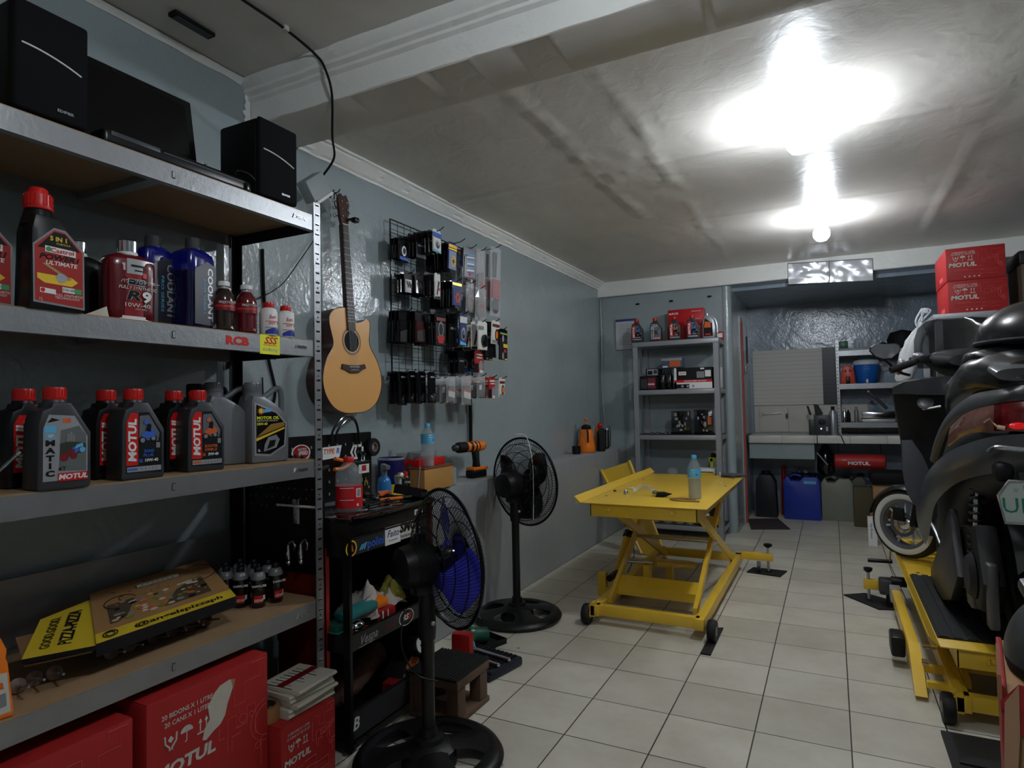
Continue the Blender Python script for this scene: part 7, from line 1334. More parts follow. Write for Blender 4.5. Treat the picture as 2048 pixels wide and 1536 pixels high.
b = smb(); b.lathe([(0.036, 0), (0.038, -0.008), (0.030, -0.014), (0.012, -0.016), (0, -0.016)][::-1], mat('lock_grey', (120, 120, 120), 0.35, 0.6), 22, TR(2.385, 3.93, 1.25, rx=-18), 'y'); b.build('ignition_lock', t, 'grey ignition lock ring')
b = smb(); b.tube([(2.37, 3.92, 1.215), (2.45, 3.90, 1.232)], [0.004, 0.007], SILVER, 8); b.build('lock_trim', t)
# handlebar
b = smb(); b.tube(spline([(2.24, 3.93, 1.432), (2.34, 3.97, 1.468), (2.44, 4.04, 1.50), (2.60, 4.06, 1.50), (2.76, 4.04, 1.50), (2.86, 3.97, 1.468), (2.96, 3.93, 1.432)]), 0.012, BLACK, 10)
b.build('handlebar', t)
for s_ in (-1, 1):
    b = smb(); b.tube([(OX - s_ * 0.365, 3.925, 1.428), (OX - s_ * 0.25, 3.975, 1.470)], 0.018, RUBBER, 12)
    for i in range(8): b.tube([(OX - s_ * (0.36 - .013 * i), 3.926 + .0057 * i, 1.430 + .0047 * i), (OX - s_ * (0.355 - .013 * i), 3.928 + .0057 * i, 1.432 + .0047 * i)], 0.0195, RUBBER, 12)
    b.build('grip', t)
    b = smb(); b.tube(spline([(OX - s_ * 0.20, 4.03, 1.475), (OX - s_ * 0.28, 4.03, 1.465), (OX - s_ * 0.37, 3.99, 1.44)]), 0.006, CHROME if s_ > 0 else BLACK, 6); b.build('brake_lever', t)
    b = smb(); b.tube(spline([(OX - s_ * 0.27, 4.0, 1.40), (OX - s_ * 0.32, 3.99, 1.42), (OX - s_ * 0.375, 3.96, 1.475), (OX - s_ * 0.40, 3.95, 1.50)]), 0.0075, BLACK, 8); b.build('mirror_stalk', t)
    b = smb(); mp = [(-0.072, 0.030), (-0.055, 0.042), (0.045, 0.042), (0.070, 0.028), (0.074, 0.006), (0.050, -0.025), (0.010, -0.043), (-0.030, -0.040), (-0.066, -0.010), (-0.075, 0.012)]
    Tm = Matrix.Translation((OX - s_ * 0.385, 3.945, 1.532)) @ Matrix.Rotation(R(8 * s_), 4, 'Z') @ Matrix.Diagonal((s_ * -1, 1, 1, 1))
    b.prism(mp, 0.0, 0.022, BLACK, 'y', T=Tm, bev=0.004); o = b.build('mirror', t); fixn(o)
    b = smb(); b.prism([(p[0] * .93, p[1] * .92) for p in mp], -0.001, 0.0005, mat('mirror_glass', (120, 122, 124), 0.1, 0.55), 'y', T=Tm); fixn(b.build('mirror_glass', o))
b = smb(); b.loft([ell(OX, 3.98, 1.47, 0.10, 0.03), ell(OX, 4.02, 1.48, 0.18, 0.05), ell(OX, 4.12, 1.48, 0.19, 0.06), ell(OX, 4.22, 1.44, 0.12, 0.05)], SM); b.build('handlebar_cover', t)
b = smb(); b.ball((2.37, 4.0, 1.505), 0.022, SILVER, 14, sc=(1.3, 1, .7)); b.box(2.33, 2.42, 3.98, 4.05, 1.46, 1.50, BLACK, 0.01); b.build('switch_block', t)
b = smb(); b.ball((2.285, 4.10, 1.435), 0.024, mat('front_indicator', (230, 150, 110), 0.1, coat=1), 14, sc=(.8, 1, 1.2)); b.ball((2.30, 4.09, 1.475), 0.020, SILVER, 12); b.build('front_indicator', t, 'amber front indicator')
# windscreen
b = smb(); rings = []
for (z, w, y) in ((1.44, 0.20, 4.20), (1.52, 0.215, 4.22), (1.60, 0.21, 4.25), (1.67, 0.185, 4.28), (1.71, 0.14, 4.30), (1.725, 0.08, 4.31)):
    rings.append([(OX - 0.02 + w * math.sin(R(-70 + 140 * i / 14)) / math.sin(R(70)), y + 0.12 * (1 - math.cos(R(-70 + 140 * i / 14))) * -1 * (w / 0.2), z) for i in range(15)])
b.loft(rings, mat('smoked_screen', (30, 31, 34), 0.06, alpha=0.82, coat=1.0), cap=False, closed_ring=False); b.build('windscreen', t, 'smoked windscreen')
# front: fork, mudguard, wheel turned left
FW = Matrix.Translation((2.335, 4.52, 0.515)) @ Matrix.Rotation(R(52), 4, 'Z')
def fmb(): b = smb(); b.M = b.M @ FW; return b
b = fmb(); b.lathe([(0.150, -0.040), (0.178, -0.046), (0.200, -0.036), (0.208, 0), (0.200, 0.036), (0.178, 0.046), (0.150, 0.040)], RUBBER, 44, None, 'x', cap=False); b.build('front_tyre', t)
b = fmb()
for s_ in (-1, 1):
    pr = [(0.150, s_ * 0.0415), (0.158, s_ * 0.0445), (0.172, s_ * 0.0475), (0.181, s_ * 0.0455)]
    b.lathe(pr, mat('whitewall', (196, 196, 192), 0.5), 44, None, 'x', cap=False)
b.build('whitewall', t, 'white tyre wall')
b = fmb(); b.lathe([(0.132, -0.036), (0.150, -0.042), (0.154, -0.036), (0.146, -0.020), (0.146, 0.020), (0.154, 0.036), (0.150, 0.042), (0.132, 0.036), (0.128, 0.02), (0.128, -0.02), (0.132, -0.036)], mat('rim_grey', (104, 105, 108), 0.35, 0.4), 44, None, 'x', cap=False); b.build('front_rim', t)
b = fmb()
for i in range(28):
    a = 2 * PI * i / 28; s_ = 1 if i % 2 else -1; a2 = a + 0.25 * (1 if (i // 2) % 2 else -1); b.tube([(s_ * 0.028, 0.036 * math.cos(a), 0.036 * math.sin(a)), (s_ * 0.012, 0.130 * math.cos(a2), 0.130 * math.sin(a2))], 0.0048, mat('spoke_bright', (206, 206, 208), 0.35), 5)
b.build('spokes', t); b = fmb(); b.lathe([(0.020, -0.05), (0.040, -0.035), (0.042, -0.024), (0.026, -0.018), (0.026, 0.018), (0.042, 0.024), (0.040, 0.035), (0.020, 0.05)], CHROME, 22, None, 'x'); b.lathe([(0.055, -0.0475), (0.075, -0.0475), (0.075, -0.0515), (0.055, -0.0515)], mat('alloy_grey', (104, 104, 106)), 26, None, 'x', cap=False); b.build('front_hub', t)
b = fmb(); b.box(-0.068, -0.05, -0.02, 0.05, 0.02, 0.10, BLACKM, 0.008); b.build('brake_caliper', t)
b = fmb(); vs = []; n = 14
for i in range(n + 1):
    a = R(8 + 125 * i / n)
    for x, d in ((-0.055, -0.018), (-0.035, 0), (0, 0.008), (0.035, 0), (0.055, -0.018)): vs.append((x, (0.228 + d) * math.cos(a), (0.228 + d) * math.sin(a)))
b.add(vs, [(i * 5 + j, i * 5 + j + 1, (i + 1) * 5 + j + 1, (i + 1) * 5 + j) for i in range(n) for j in range(4)], SB); b.build('front_mudguard', t)
b = smb(); b.tube([(2.36, 4.46, 0.515), (2.40, 4.36, 0.78), (2.47, 4.22, 1.10)], [0.022, 0.026, 0.03], BLACKM, 12); b.tube([(2.43, 4.56, 0.53), (2.48, 4.40, 0.80), (2.52, 4.25, 1.10)], [0.022, 0.026, 0.03], BLACKM, 12); b.box(2.44, 2.54, 4.18, 4.30, 0.78, 1.25, SM, 0.02); b.build('fork', t)
# helmet on the seat
t = thing('helmet', 'glossy black motorcycle helmet resting on the scooter seat', 'helmet', (2.655, 3.06, 1.474))
def dome(b, rx_, ry_, rz_, m, z0, n=30, k=14, x0=0, y0=0):
    b.lathe([(math.cos(R(90 * i / k)), math.sin(R(90 * i / k))) for i in range(k + 1)], m, n, Matrix.Translation((x0, y0, z0)) @ Matrix.Diagonal((rx_, ry_, rz_, 1)), cap=False)
b = MB(); dome(b, 0.190, 0.205, 0.150, SB, 0.02); b.lathe([(1.0, 0), (1.0, 0.02)], SB, 30, Matrix.Diagonal((0.186, 0.20, 1, 1)), cap=False); b.build('shell', t)
MB().tube([(0.190 * math.cos(a), 0.204 * math.sin(a), 0.010) for a in [i * PI / 16 for i in range(32)]], 0.010, BLACKM, 8, closed=True).build('rim', t); MB().cyl(0.019, -0.192, -0.172, BLACKM, (-0.075, 0.065), 'y', 16, T=TR(rz=8)).cyl(0.011, -0.196, -0.190, DGREY, (-0.075, 0.065), 'y', 12, T=TR(rz=8)).build('visor_pivot', t)
# white plastic bag hung behind the handlebar
t = thing('plastic_bag', 'white plastic bag with knotted handles hanging between the back shelf and the scooter handlebar', 'plastic bag', (2.385, 4.42, 1.40))
BAGM = mat('bag_white', (214, 216, 220), 0.35, var=(16, 0.12)); rings = []
for z, w, x in ((-0.02, 0.03, -0.055), (0.0, 0.045, -0.045), (0.05, 0.05, -0.035), (0.14, 0.05, -0.010), (0.22, 0.045, 0.015), (0.27, 0.035, 0.035), (0.30, 0.014, 0.045), (0.33, 0.012, 0.055)):
    rings.append([(x + w * math.cos(a) * (1 + 0.15 * math.sin(5 * a + z * 30)), 0.6 * w * math.sin(a), z) for a in [i * 2 * PI / 20 for i in range(20)]])
MB().loft(rings, BAGM).build('bag', t)
b = MB()
for d in (-0.016, 0.0, 0.016): b.tube(spline([(0.045, d * .6, 0.27), (0.040 + d, 0.0, 0.33), (0.075 + d * 1.6, 0.0, 0.39), (0.062, 0, 0.40), (0.055, -d, 0.33)]), 0.0055, BAGM, 6)
b.box(0.06, 0.09, -0.012, 0.012, 0.375, 0.405, BAGM, 0.006); b.build('handles', t)
# open carton with a dark helmet, front right
t = thing('open_carton', 'tall red and brown carton with torn flaps in the right foreground', 'carton', (2.232, 1.60, 0.0), R(-9.5))
CREAM = mat('tape_cream', (176, 140, 112), 0.6, var=(8, 0.2))
b = MB(); b.box(0.008, 0.46, 0.0, 0.42, 0.0, 0.655, CARD, 0.003); b.box(0.0, 0.012, -0.004, 0.424, 0.0, 0.66, REDCARD, 0.003); b.box(0.006, 0.46, -0.006, 0.002, 0.0, 0.52, REDCARD); b.box(0.006, 0.46, -0.005, 0.002, 0.60, 0.655, REDCARD); b.build('carton_body', t)
b = MB(); b.prism([(-0.003, 0.62), (0.10, 0.64), (0.06, 0.755), (0.0, 0.71)], -0.004, 0.003, mat('flap_tan', (160, 104, 76), 0.7), 'x'); b.prism([(0.0, 0.66), (0.03, 0.70), (0.44, 0.67), (0.46, 0.655), (0.0, 0.645)], -0.008, -0.004, REDCARD, 'y'); b.build('flaps', t)
b = MB(); b.prism([(0.0, 0.52), (0.006, 0.66), (0.030, 0.70), (0.028, 0.60), (0.016, 0.45)], -0.010, -0.0065, CREAM, 'y'); b.build('tape', t, 'torn cream packing tape')
t = thing('grey_helmet', 'dark grey rounded scooter panel lying in the torn carton, right foreground', 'panel', (2.455, 1.80, 0.665)); b = MB(); dome(b, 0.175, 0.20, 0.165, mat('dusty_dark_panel', (52, 54, 58), 0.45, var=(8, 0.2), coat=0.2), 0.02); b.lathe([(1.0, 0.0), (1.02, 0.02)], BLACKM, 30, Matrix.Diagonal((0.172, 0.197, 1, 1))); b.build('shell', t)
MB().lathe([(0.016, 0), (0.020, 0.002), (0.016, 0.004)], BLACKM, 18, TR(-0.115, -0.118, 0.115, rx=60, rz=-45)).build('ring_mark', t); MB().box(-0.13, -0.05, 0.03, 0.12, 0.13, 0.165, mat('alloy_grey', (104, 104, 106)), 0.012, T=TR(rx=10)).build('upper_lug', t)
# ================================================================ GREY SHELF UNIT AT THE BACK LEFT
t = thing('steel_shelf_unit', 'grey steel shelf unit with four shelves standing against the back left wall', 'shelf unit', (0.62, 6.23, 0))
ux0, ux1, uy0, uy1 = -0.408, 0.412, -0.18, 0.20
GS = mat('shelf_grey_paint', (150, 153, 158), 0.35, 0.25, var=(7, 0.08))
for x in (ux0, ux1):
    for y in (uy0, uy1):
        sx_ = 1 if x < 0 else -1; sy_ = 1 if y < 0 else -1
        MB().box(min(x, x + sx_ * .052), max(x, x + sx_ * .052), min(y, y + sy_ * .003), max(y, y + sy_ * .003), 0, 1.83, GS).box(min(x, x + sx_ * .003), max(x, x + sx_ * .003), min(y, y + sy_ * .045), max(y, y + sy_ * .045), 0, 1.83, GS).build('post', t)
SZ = [1.880, 1.408, 0.972, 0.555, 0.120]
for z in SZ: MB().box(ux0 + 0.002, ux1 - 0.002, uy0 + 0.002, uy1 - 0.002, z - 0.048, z - 0.004, GS, 0.002).box(ux0 + 0.004, ux1 - 0.004, uy0 + 0.004, uy1 - 0.004, z - 0.006, z, mat('shelf_dark_board', (52, 50, 50), 0.6)).build('shelf', t)
def small_motul(kind, x, y, lab):
    o = motul(kind, lab, (x, y), -86, 'small oil bottles on the grey shelf unit', z=1.88); return o
small_motul('multi', 0.255, 6.10, 'oil bottle with blue label at the left end on top of the grey shelf unit')
small_motul('matic', 0.435, 6.12, 'oil bottle with silver label, second on top of the grey shelf unit')
small_motul('scooter', 0.620, 6.12, 'oil bottle with red label in front of the red cartons, left one')
small_motul('3000', 0.790, 6.12, 'oil bottle with blue print in front of the red cartons, right one')
for o_ in [o for o in COL.objects if o.get('group') == 'small oil bottles on the grey shelf unit']: o_.scale = (0.92, 0.92, 0.92)
t = thing('oil_jug', 'silver oil jug with handle at the right end on top of the grey shelf unit', 'oil bottle', (0.935, 6.14, 1.88), R(-90))
MB().prism([(-0.055, 0), (0.055, 0), (0.062, 0.10), (0.050, 0.17), (0.015, 0.215), (-0.035, 0.215), (-0.055, 0.15)], -0.035, 0.035, SILVER, 'x', bev=0.01).build('body', t); MB().tube(spline([(0, 0.0, 0.215), (0, 0.04, 0.20), (0, 0.070, 0.14), (0, 0.074, 0.05)]), 0.009, SILVER, 8).build('handle', t)
MB().cyl(0.017, 0.213, 0.238, SILVER, (0, -0.015), seg=16).build('cap', t); MB().prism([(-0.045, 0.02), (0.04, 0.02), (0.035, 0.14), (-0.03, 0.19), (-0.045, 0.12)], 0.0352, 0.036, BLACK).prism([(-0.04, 0.10), (0.025, 0.10), (0.02, 0.15), (-0.03, 0.16)], 0.036, 0.0366, ORGD).prism([(-0.03, 0.03), (0.02, 0.03), (0.02, 0.045), (-0.03, 0.045)], 0.036, 0.0366, RED).build('label', t)
for i, (x, z, w) in enumerate(((0.685, 1.88, 0.35), (0.690, 2.035, 0.345))):
    t = thing('red_carton', 'red carton with small white print, %s of two stacked behind the oil bottles' % ['lower', 'upper'][i], 'carton', (x, 6.345, z)); MB().box(-w / 2, w / 2, -0.065, 0.065, 0, 0.155 if i == 0 else 0.165, mat('rcb_red', (186, 26, 32), 0.4), 0.002).build('carton', t)
    b = MB(); b.text('RCB', (-0.10, -0.0656, 0.125), X, Z, 0.020, WHITE, bold=0.03, sx=1.2); b.box(-0.16, -0.135, -0.0658, -0.065, 0.118, 0.132, WHITE); b.box(0.06, 0.15, -0.0658, -0.065, 0.135, 0.139, WHITE); b.box(0.08, 0.14, -0.0658, -0.065, 0.06, 0.063, WHITE); b.build('print', t)
tag(MB().box(-0.03, 0.03, -0.03, 0.03, 0, 0.08, REDC, 0.004).box(-0.025, 0.025, -0.031, -0.03, 0.02, 0.06, WHITE).build('small_red_box'), 'small red and white box at the right rear corner of the grey shelf unit top', 'box').location = (1.005, 6.34, 1.88)
def carton(loc, sx_, sy_, sz_, m, lab, deco=None, rz=0, name='carton'):
    t = thing(name, lab, 'carton', loc, R(rz)); MB().box(-sx_ / 2, sx_ / 2, -sy_ / 2, sy_ / 2, 0, sz_, m, 0.002).build('carton_body', t)
    if deco:
        b = MB(); f = -sy_ / 2 - 0.0006
        def q(x0, z0, x1, z1, mm, k=0): b.box(x0 * sx_ - sx_ / 2, x1 * sx_ - sx_ / 2, f - 0.0003 * (k + 1), f + 0.0005, z0 * sz_, z1 * sz_, mm)
        deco(b, q, f); b.build('print', t)
    return t
z = 1.408
def d1(b, q, f): q(.05, .1, .45, .8, DGREY); q(.5, .1, .95, .85, mat('ruby', (120, 30, 50), 0.4)); q(.5, .35, .9, .45, WHITE, 1); b.text('BRAKE', (0.03, f - .002, 0.06), X, Z, 0.014, SILVER, bold=.02)
carton((0.352, 6.16, z), 0.16, 0.16, 0.135, BLACKM, 'dark carton with red side at the left of the second grey shelf', d1)
def d2(b, q, f): q(.1, .1, .9, .9, SILVER); q(.15, .2, .5, .7, BLACK, 1); q(.6, .3, .85, .8, DGREY, 1)
carton((0.385, 6.20, z + 0.135), 0.13, 0.14, 0.075, BLACKM, 'small black and silver carton on top of the dark red-sided carton', d2)
for i, x in enumerate((0.487, 0.553)):
    t = thing('black_bottle', 'dark oil bottle on the second grey shelf, %s of the pair' % ['left', 'right'][i], 'oil bottle', (x, 6.14, z)); MB().lathe([(0.030, 0), (0.032, 0.005), (0.032, 0.13), (0.022, 0.155), (0.014, 0.16)], BLACKG, 20).build('body', t); MB().cyl(0.015, 0.158, 0.182, BLACK, seg=14).build('cap', t)
    b = MB(); b.text('OIL', (0, -0.0325, 0.08), X, Z, 0.016, mat('gold_ink', (120, 100, 60), 0.5), bold=.02); b.build('label', t)
def d3(b, q, f):
    q(0, 0, .06, 1, WHITE); q(0, .30, 1, .42, RED, 2); q(0, 0, 1, .30, WHITE, 0); q(.05, .02, .40, .22, BLACK, 2); b.text('RACING SPEED FACTORY', (0.02, f - .002, 0.072), X, Z, 0.013, WHITE, shear=.3, bold=.02, sx=1.0)
    q(.12, .65, .32, .82, WHITE, 1); b.text('GenX', (-0.10, f - .002, 0.148), X, Z, 0.016, RED, shear=.2, bold=.02); q(.82, .55, .97, .85, WHITE, 2); q(.60, .5, .8, .8, GREYP, 1); q(.70, .90, .80, .97, WHITE, 1)
    for xx in (-0.10, -0.05, 0.0): b.lathe([(0.012, 0), (0.012, 0.001)], SILVER, 12, TR(xx, f - .001, 0.025, rx=90))
carton((0.785, 6.16, z), 0.35, 0.17, 0.20, BLACKM, 'wide black white and red racing parts carton on the second grey shelf', d3)
def d4(b, q, f): q(0, .7, 1, .95, SILVER); q(.4, .1, .9, .65, ORGD); q(.05, .05, .3, .2, WHITE)
carton((0.57, 6.22, z + 0.215), 0.20, 0.12, 0.10, mat('blue_grey_card', (70, 86, 104), 0.5), 'blue grey carton with orange print on top of the bottles, second grey shelf', d4).location.z = z + 0.2105
def d5(b, q, f): q(.0, .0, 1, .45, YELD); q(.2, .5, .8, .9, WHITE)
carton((1.065, 6.20, z), 0.055, 0.14, 0.20, WHITE, 'narrow white and yellow packet at the right end of the second grey shelf', d5).location.x = 1.0
z = 0.972
def d6(b, q, f):
    g = random.Random(int(f * 1e5) % 97)
    for i in range(16): x0 = g.uniform(.05, .8); z0 = g.uniform(.05, .8); q(x0, z0, x0 + g.uniform(.06, .18), z0 + g.uniform(.04, .16), g.choice([SILVER, GREYP, BLACK, BLACKG, DGREY]), i * 0.4)
carton((0.645, 6.17, z), 0.17, 0.10, 0.225, BLACKG, 'shiny black packaged part standing on the third grey shelf, left one', d6)
def d7(b, q, f): d6(b, q, f * 1.01); q(.75, .4, .95, .7, ORGD, 9); q(.8, .75, .95, .9, WHITE, 9)
carton((0.86, 6.17, z), 0.17, 0.11, 0.235, BLACKG, 'shiny black packaged part with orange mark on the third grey shelf, right one', d7)
for i, (x, r_) in enumerate(((0.36, 0.022), (0.42, 0.028), (0.50, 0.02), (0.54, 0.016))):
    o = MB(); o.lathe([(r_ * .5, 0), (r_, 0.004), (r_, 0.014), (r_ * .6, 0.022), (r_ * .5, 0.022)], CHROME, 18); tooltag(o, 'metal_ring', 'small shiny metal ring part on the third grey shelf, %s from the left' % ['first', 'second', 'third', 'fourth'][i], 'metal part', (x, 6.13 + 0.01 * i, z))
z = 0.555
YG = mat('yellow_green', (190, 196, 60), 0.45)
carton((0.88, 6.16, z), 0.15, 0.12, 0.10, WHITE, 'small yellow and white carton on the lower grey shelf above the lift', lambda b, q, f: (q(0, 0, 1, .6, YELD), q(.1, .62, .9, .7, BLACK, 1)))
t = thing('yellow_stand_tool', 'yellow-green and black metal tool at the right end of the lower grey shelf', 'tool', (0.955, 6.22, z)); MB().box(-0.06, -0.03, -0.02, 0.02, 0.0, 0.19, YG, 0.003).box(0.03, 0.055, -0.02, 0.02, 0.0, 0.19, YG, 0.003).box(-0.07, 0.06, -0.02, 0.02, 0.155, 0.195, YG, 0.003).build('frame', t); MB().box(-0.05, 0.05, -0.015, 0.03, 0.195, 0.235, BLACK, 0.005).box(-0.02, 0.03, -0.01, 0.01, 0.235, 0.26, YG).build('head', t)
tooltag(MB().lathe([(0.03, 0), (0.035, 0.02), (0.02, 0.05), (0, 0.055)], RED, 16), 'red_cone', 'small red part at the left of the lower grey shelf', 'part', (0.36, 6.12, z)); tooltag(MB().lathe([(0.045, 0), (0.05, 0.03), (0.05, 0.07), (0.03, 0.09), (0, 0.095)], CLEAR, 18), 'clear_cup', 'clear plastic dome on the lower grey shelf', 'cup', (0.55, 6.15, z))
z = 0.12
for i, x in enumerate((0.36, 0.49, 0.60, 0.70)):
    t = thing('paint_tin', 'small tin with white label on the bottom grey shelf, %s from the left' % ['first', 'second', 'third', 'fourth'][i], 'tin', (x, 6.16, z), group='tins on the bottom grey shelf'); MB().lathe([(0.045, 0), (0.045, 0.10), (0.047, 0.103), (0.040, 0.105)], SILVER, 20).build('tin', t); MB().lathe([(0.0456, 0.02), (0.0456, 0.08)], WHITE if i % 2 else DGREY, 20, cap=False).build('label', t)
carton((0.88, 6.16, z), 0.17, 0.15, 0.15, BLACKM, 'black carton with white print on the bottom grey shelf', lambda b, q, f: (q(.1, .6, .6, .8, WHITE), q(.1, .3, .8, .36, WHITE)))
# framed certificate
t = thing('framed_certificate', 'framed sheet of pale text with dark blue top on the back left wall', 'frame', (0.045, 6.443, 2.01)); MB().box(-0.12, 0.12, -0.010, 0.010, -0.165, 0.165, SILVER, 0.002).build('frame', t)
b = MB(); b.box(-0.113, 0.113, -0.0115, -0.010, -0.158, 0.158, mat('sheet_pale', (190, 192, 196), 0.3)); b.box(-0.113, 0.113, -0.012, -0.0112, 0.135, 0.158, mat('sheet_navy', (50, 58, 120), 0.4))
for i in range(11): b.box(-0.085, 0.085 - 0.02 * (i % 3), -0.012, -0.0112, 0.10 - i * 0.021, 0.104 - i * 0.021, GREYP)
b.build('sheet', t)
tooltag(MB().tube(spline([(0, 0, 0.0), (0.004, 0, -0.5), (-0.006, 0, -0.9), (0.01, 0, -1.2), (0.02, 0, -1.32)]), 0.006, WALL, 8), 'wall_conduit', 'thin grey painted wire running down the corner of the back wall', 'wire', (-0.232, 6.425, 2.40))
# two crinkled film pockets on the back beam
FOIL = mat('foil_film', (214, 216, 220), 0.22, 0.25, coat=0.8)
for i, (x0, x1) in enumerate(((1.625, 1.965), (1.970, 2.31))):
    b = MB(); n = 20; vs = []
    for a in range(n + 1):
        for c in range(11):
            x = x0 + (x1 - x0) * a / n; u = c / 10; zt = 2.557 - (x - 1.625) * 0.055
            vs.append((x, 6.392 - 0.016 * abs(noise.noise((x * 9, u * 2.6, i * 5))) - 0.005 * abs(noise.noise((x * 22 + u * 4, u * 3, 2))), zt - 0.195 * u))
    b.add(vs, [(a * 11 + c, a * 11 + c + 1, (a + 1) * 11 + c + 1, (a + 1) * 11 + c) for a in range(n) for c in range(10)], FOIL)
    o = fixn(b.build('film_sheet', angle=25)); t = thing('plastic_sign_pocket', 'crinkled shiny film pocket with thin frame on the white back beam, %s of two' % ['left', 'right'][i], 'sign pocket', (0, 0, 0)); o.parent = t
    zt0 = 2.557 - (x0 - 1.625) * 0.055; zt1 = 2.557 - (x1 - 1.625) * 0.055
    MB().tube([(x0, 6.374, zt0 - 0.195), (x1, 6.374, zt1 - 0.195), (x1, 6.374, zt1), (x0, 6.374, zt0)], 0.0035, GREYP, 4, closed=True).build('frame', t)
# ================================================================ KITCHEN ALCOVE
TILE = wall_material('counter_tile', (214, 212, 204), 0.3, 0.05, 0.05)
b = MB(); b.box(1.125, 3.6, 7.30, 7.9, 0.825, 0.900, WALLM)
x = 1.135
for w in (0.33, 0.31, 0.33, 0.33, 0.33, 0.33, 0.33):
    b.box(x, x + w - 0.003, 7.292, 7.30, 0.826, 0.905, TILE, 0.002); b.box(x, x + w - 0.003, 7.30, 7.62, 0.90, 0.906, TILE); b.box(x, x + w - 0.003, 7.623, 7.895, 0.90, 0.906, TILE); x += w
b.box(1.128, 1.77, 7.33, 7.42, 0.655, 0.825, WALL); struct(b.build('counter'))
t = thing('kitchen_worktop_divider', 'grey pier under the tiled counter beside the black opening', 'pier', (0, 0, 0)); MB().box(3.2, 3.3, 7.35, 7.88, 0, 0.82, WALLM).build('pier', t)
b = MB(); b.box(1.135, 1.865, 7.880, 7.895, 1.228, 1.865, mat('slat_board', (206, 204, 196), 0.5))
for i in range(13): b.box(1.135, 1.865, 7.8785, 7.8805, 1.26 + i * .047, 1.262 + i * .047, GREYP)
tag(b.build('white_wall_board'), 'large off-white slatted board fixed on the alcove wall above the counter', 'wall board')
b = MB(); b.box(1.868, 2.02, 7.880, 7.895, 1.228, 1.865, mat('dark_slat', (30, 34, 40), 0.4))
for i in range(13): b.box(1.868, 2.02, 7.8785, 7.8805, 1.26 + i * .047, 1.264 + i * .047, BLACK)
tag(b.build('dark_wall_board'), 'dark slatted strip board beside the large off-white board in the alcove', 'wall board')
t = thing('wall_cabinet', 'low off-white cabinet front with two doors on the alcove wall behind the counter', 'cabinet', (0, 0, 0)); CB = mat('cabinet_offwhite', (198, 194, 184), 0.5)
MB().box(1.135, 2.3, 7.868, 7.897, 0.91, 1.222, CB, 0.002).build('frame', t)
for (x0, x1) in ((1.19, 1.497), (1.503, 1.86)):
    d = MB().box(x0, x1, 7.852, 7.870, 0.925, 1.195, CB, 0.003).build('door', t)
    if x0 < 1.3: MB().box(x0 + 0.02, x1 - 0.07, 7.838, 7.852, 1.118, 1.135, SILVER, 0.003, T=Matrix.Translation((1.3, 0, 1.12)) @ Matrix.Rotation(R(-4), 4, 'Y') @ Matrix.Translation((-1.3, 0, -1.12))).box(x0 + 0.02, x0 + 0.035, 7.836, 7.852, 1.10, 1.15, SILVER).build('handle', d)
    else: MB().prism([(1.470, 1.09), (1.486, 1.06), (1.50, 1.09), (1.496, 1.12), (1.486, 1.14), (1.474, 1.12)], 7.842, 7.852, mat('lock_brown', (70, 58, 50), 0.5), 'y').build('lock', d)
t = thing('light_switch', 'small light switch plate on the alcove side wall by the red door edge', 'switch', (1.105, 7.42, 1.62)); MB().box(0, 0.008, -0.03, 0.03, -0.05, 0.05, SILVER, 0.002).build('plate', t); MB().box(0.008, 0.012, -0.012, 0.012, -0.035, -0.01, BLACK).box(0.008, 0.012, -0.012, 0.012, 0.01, 0.035, BLACK).build('rocker', t)
tooltag(MB().tube([(0, 0, 0), (0, 0, 0.30)], 0.010, DGREY, 8), 'pipe', 'short dark pipe above the light switch', 'pipe', (1.125, 7.42, 1.70))
# radio / appliance with fan blade behind
t = thing('grey_appliance', 'dark grey boxy appliance with small white light on the counter', 'appliance', (1.80, 7.52, 0.906)); MB().box(-0.08, 0.0, -0.05, 0.05, 0, 0.16, DGREY, 0.004).box(-0.03, 0.13, -0.06, 0.06, 0, 0.208, DGREY, 0.004).build('case', t)
MB().lathe([(0.035, 0), (0.037, 0.002), (0.030, 0.003)], BLACK, 22, TR(0.05, -0.061, 0.14, rx=90)).cyl(0.006, -0.064, -0.06, mat('indicator_white', (255, 255, 255), 0.3, emit=(255, 255, 255, 3)), (0.04, 0.065), 'y', 10).box(0.085, 0.105, -0.0615, -0.06, 0.04, 0.085, SILVER).build('controls', t)
tooltag(MB().prism([(0, 0), (0.045, -0.01), (0.09, -0.10), (0.07, -0.16), (0.02, -0.14)], -0.006, 0.006, BLACK, 'y').prism([(-0.07, -0.02), (-0.05, -0.02), (-0.02, -0.12), (-0.045, -0.12)], -0.004, 0.004, BLACK, 'y'), 'black_scoop', 'black flat plastic pieces standing behind the grey appliance', 'scoop', (1.77, 7.62, 1.235))
t = thing('steel_flask', 'pale cylindrical flask with dark cap left of the silver shelf post', 'flask', (1.955, 7.60, 0.906)); MB().lathe([(0.042, 0), (0.044, 0.01), (0.044, 0.22), (0.025, 0.26)], SILVER, 22).build('body', t); MB().cyl(0.018, 0.26, 0.30, BLACK, seg=14).build('cap', t)
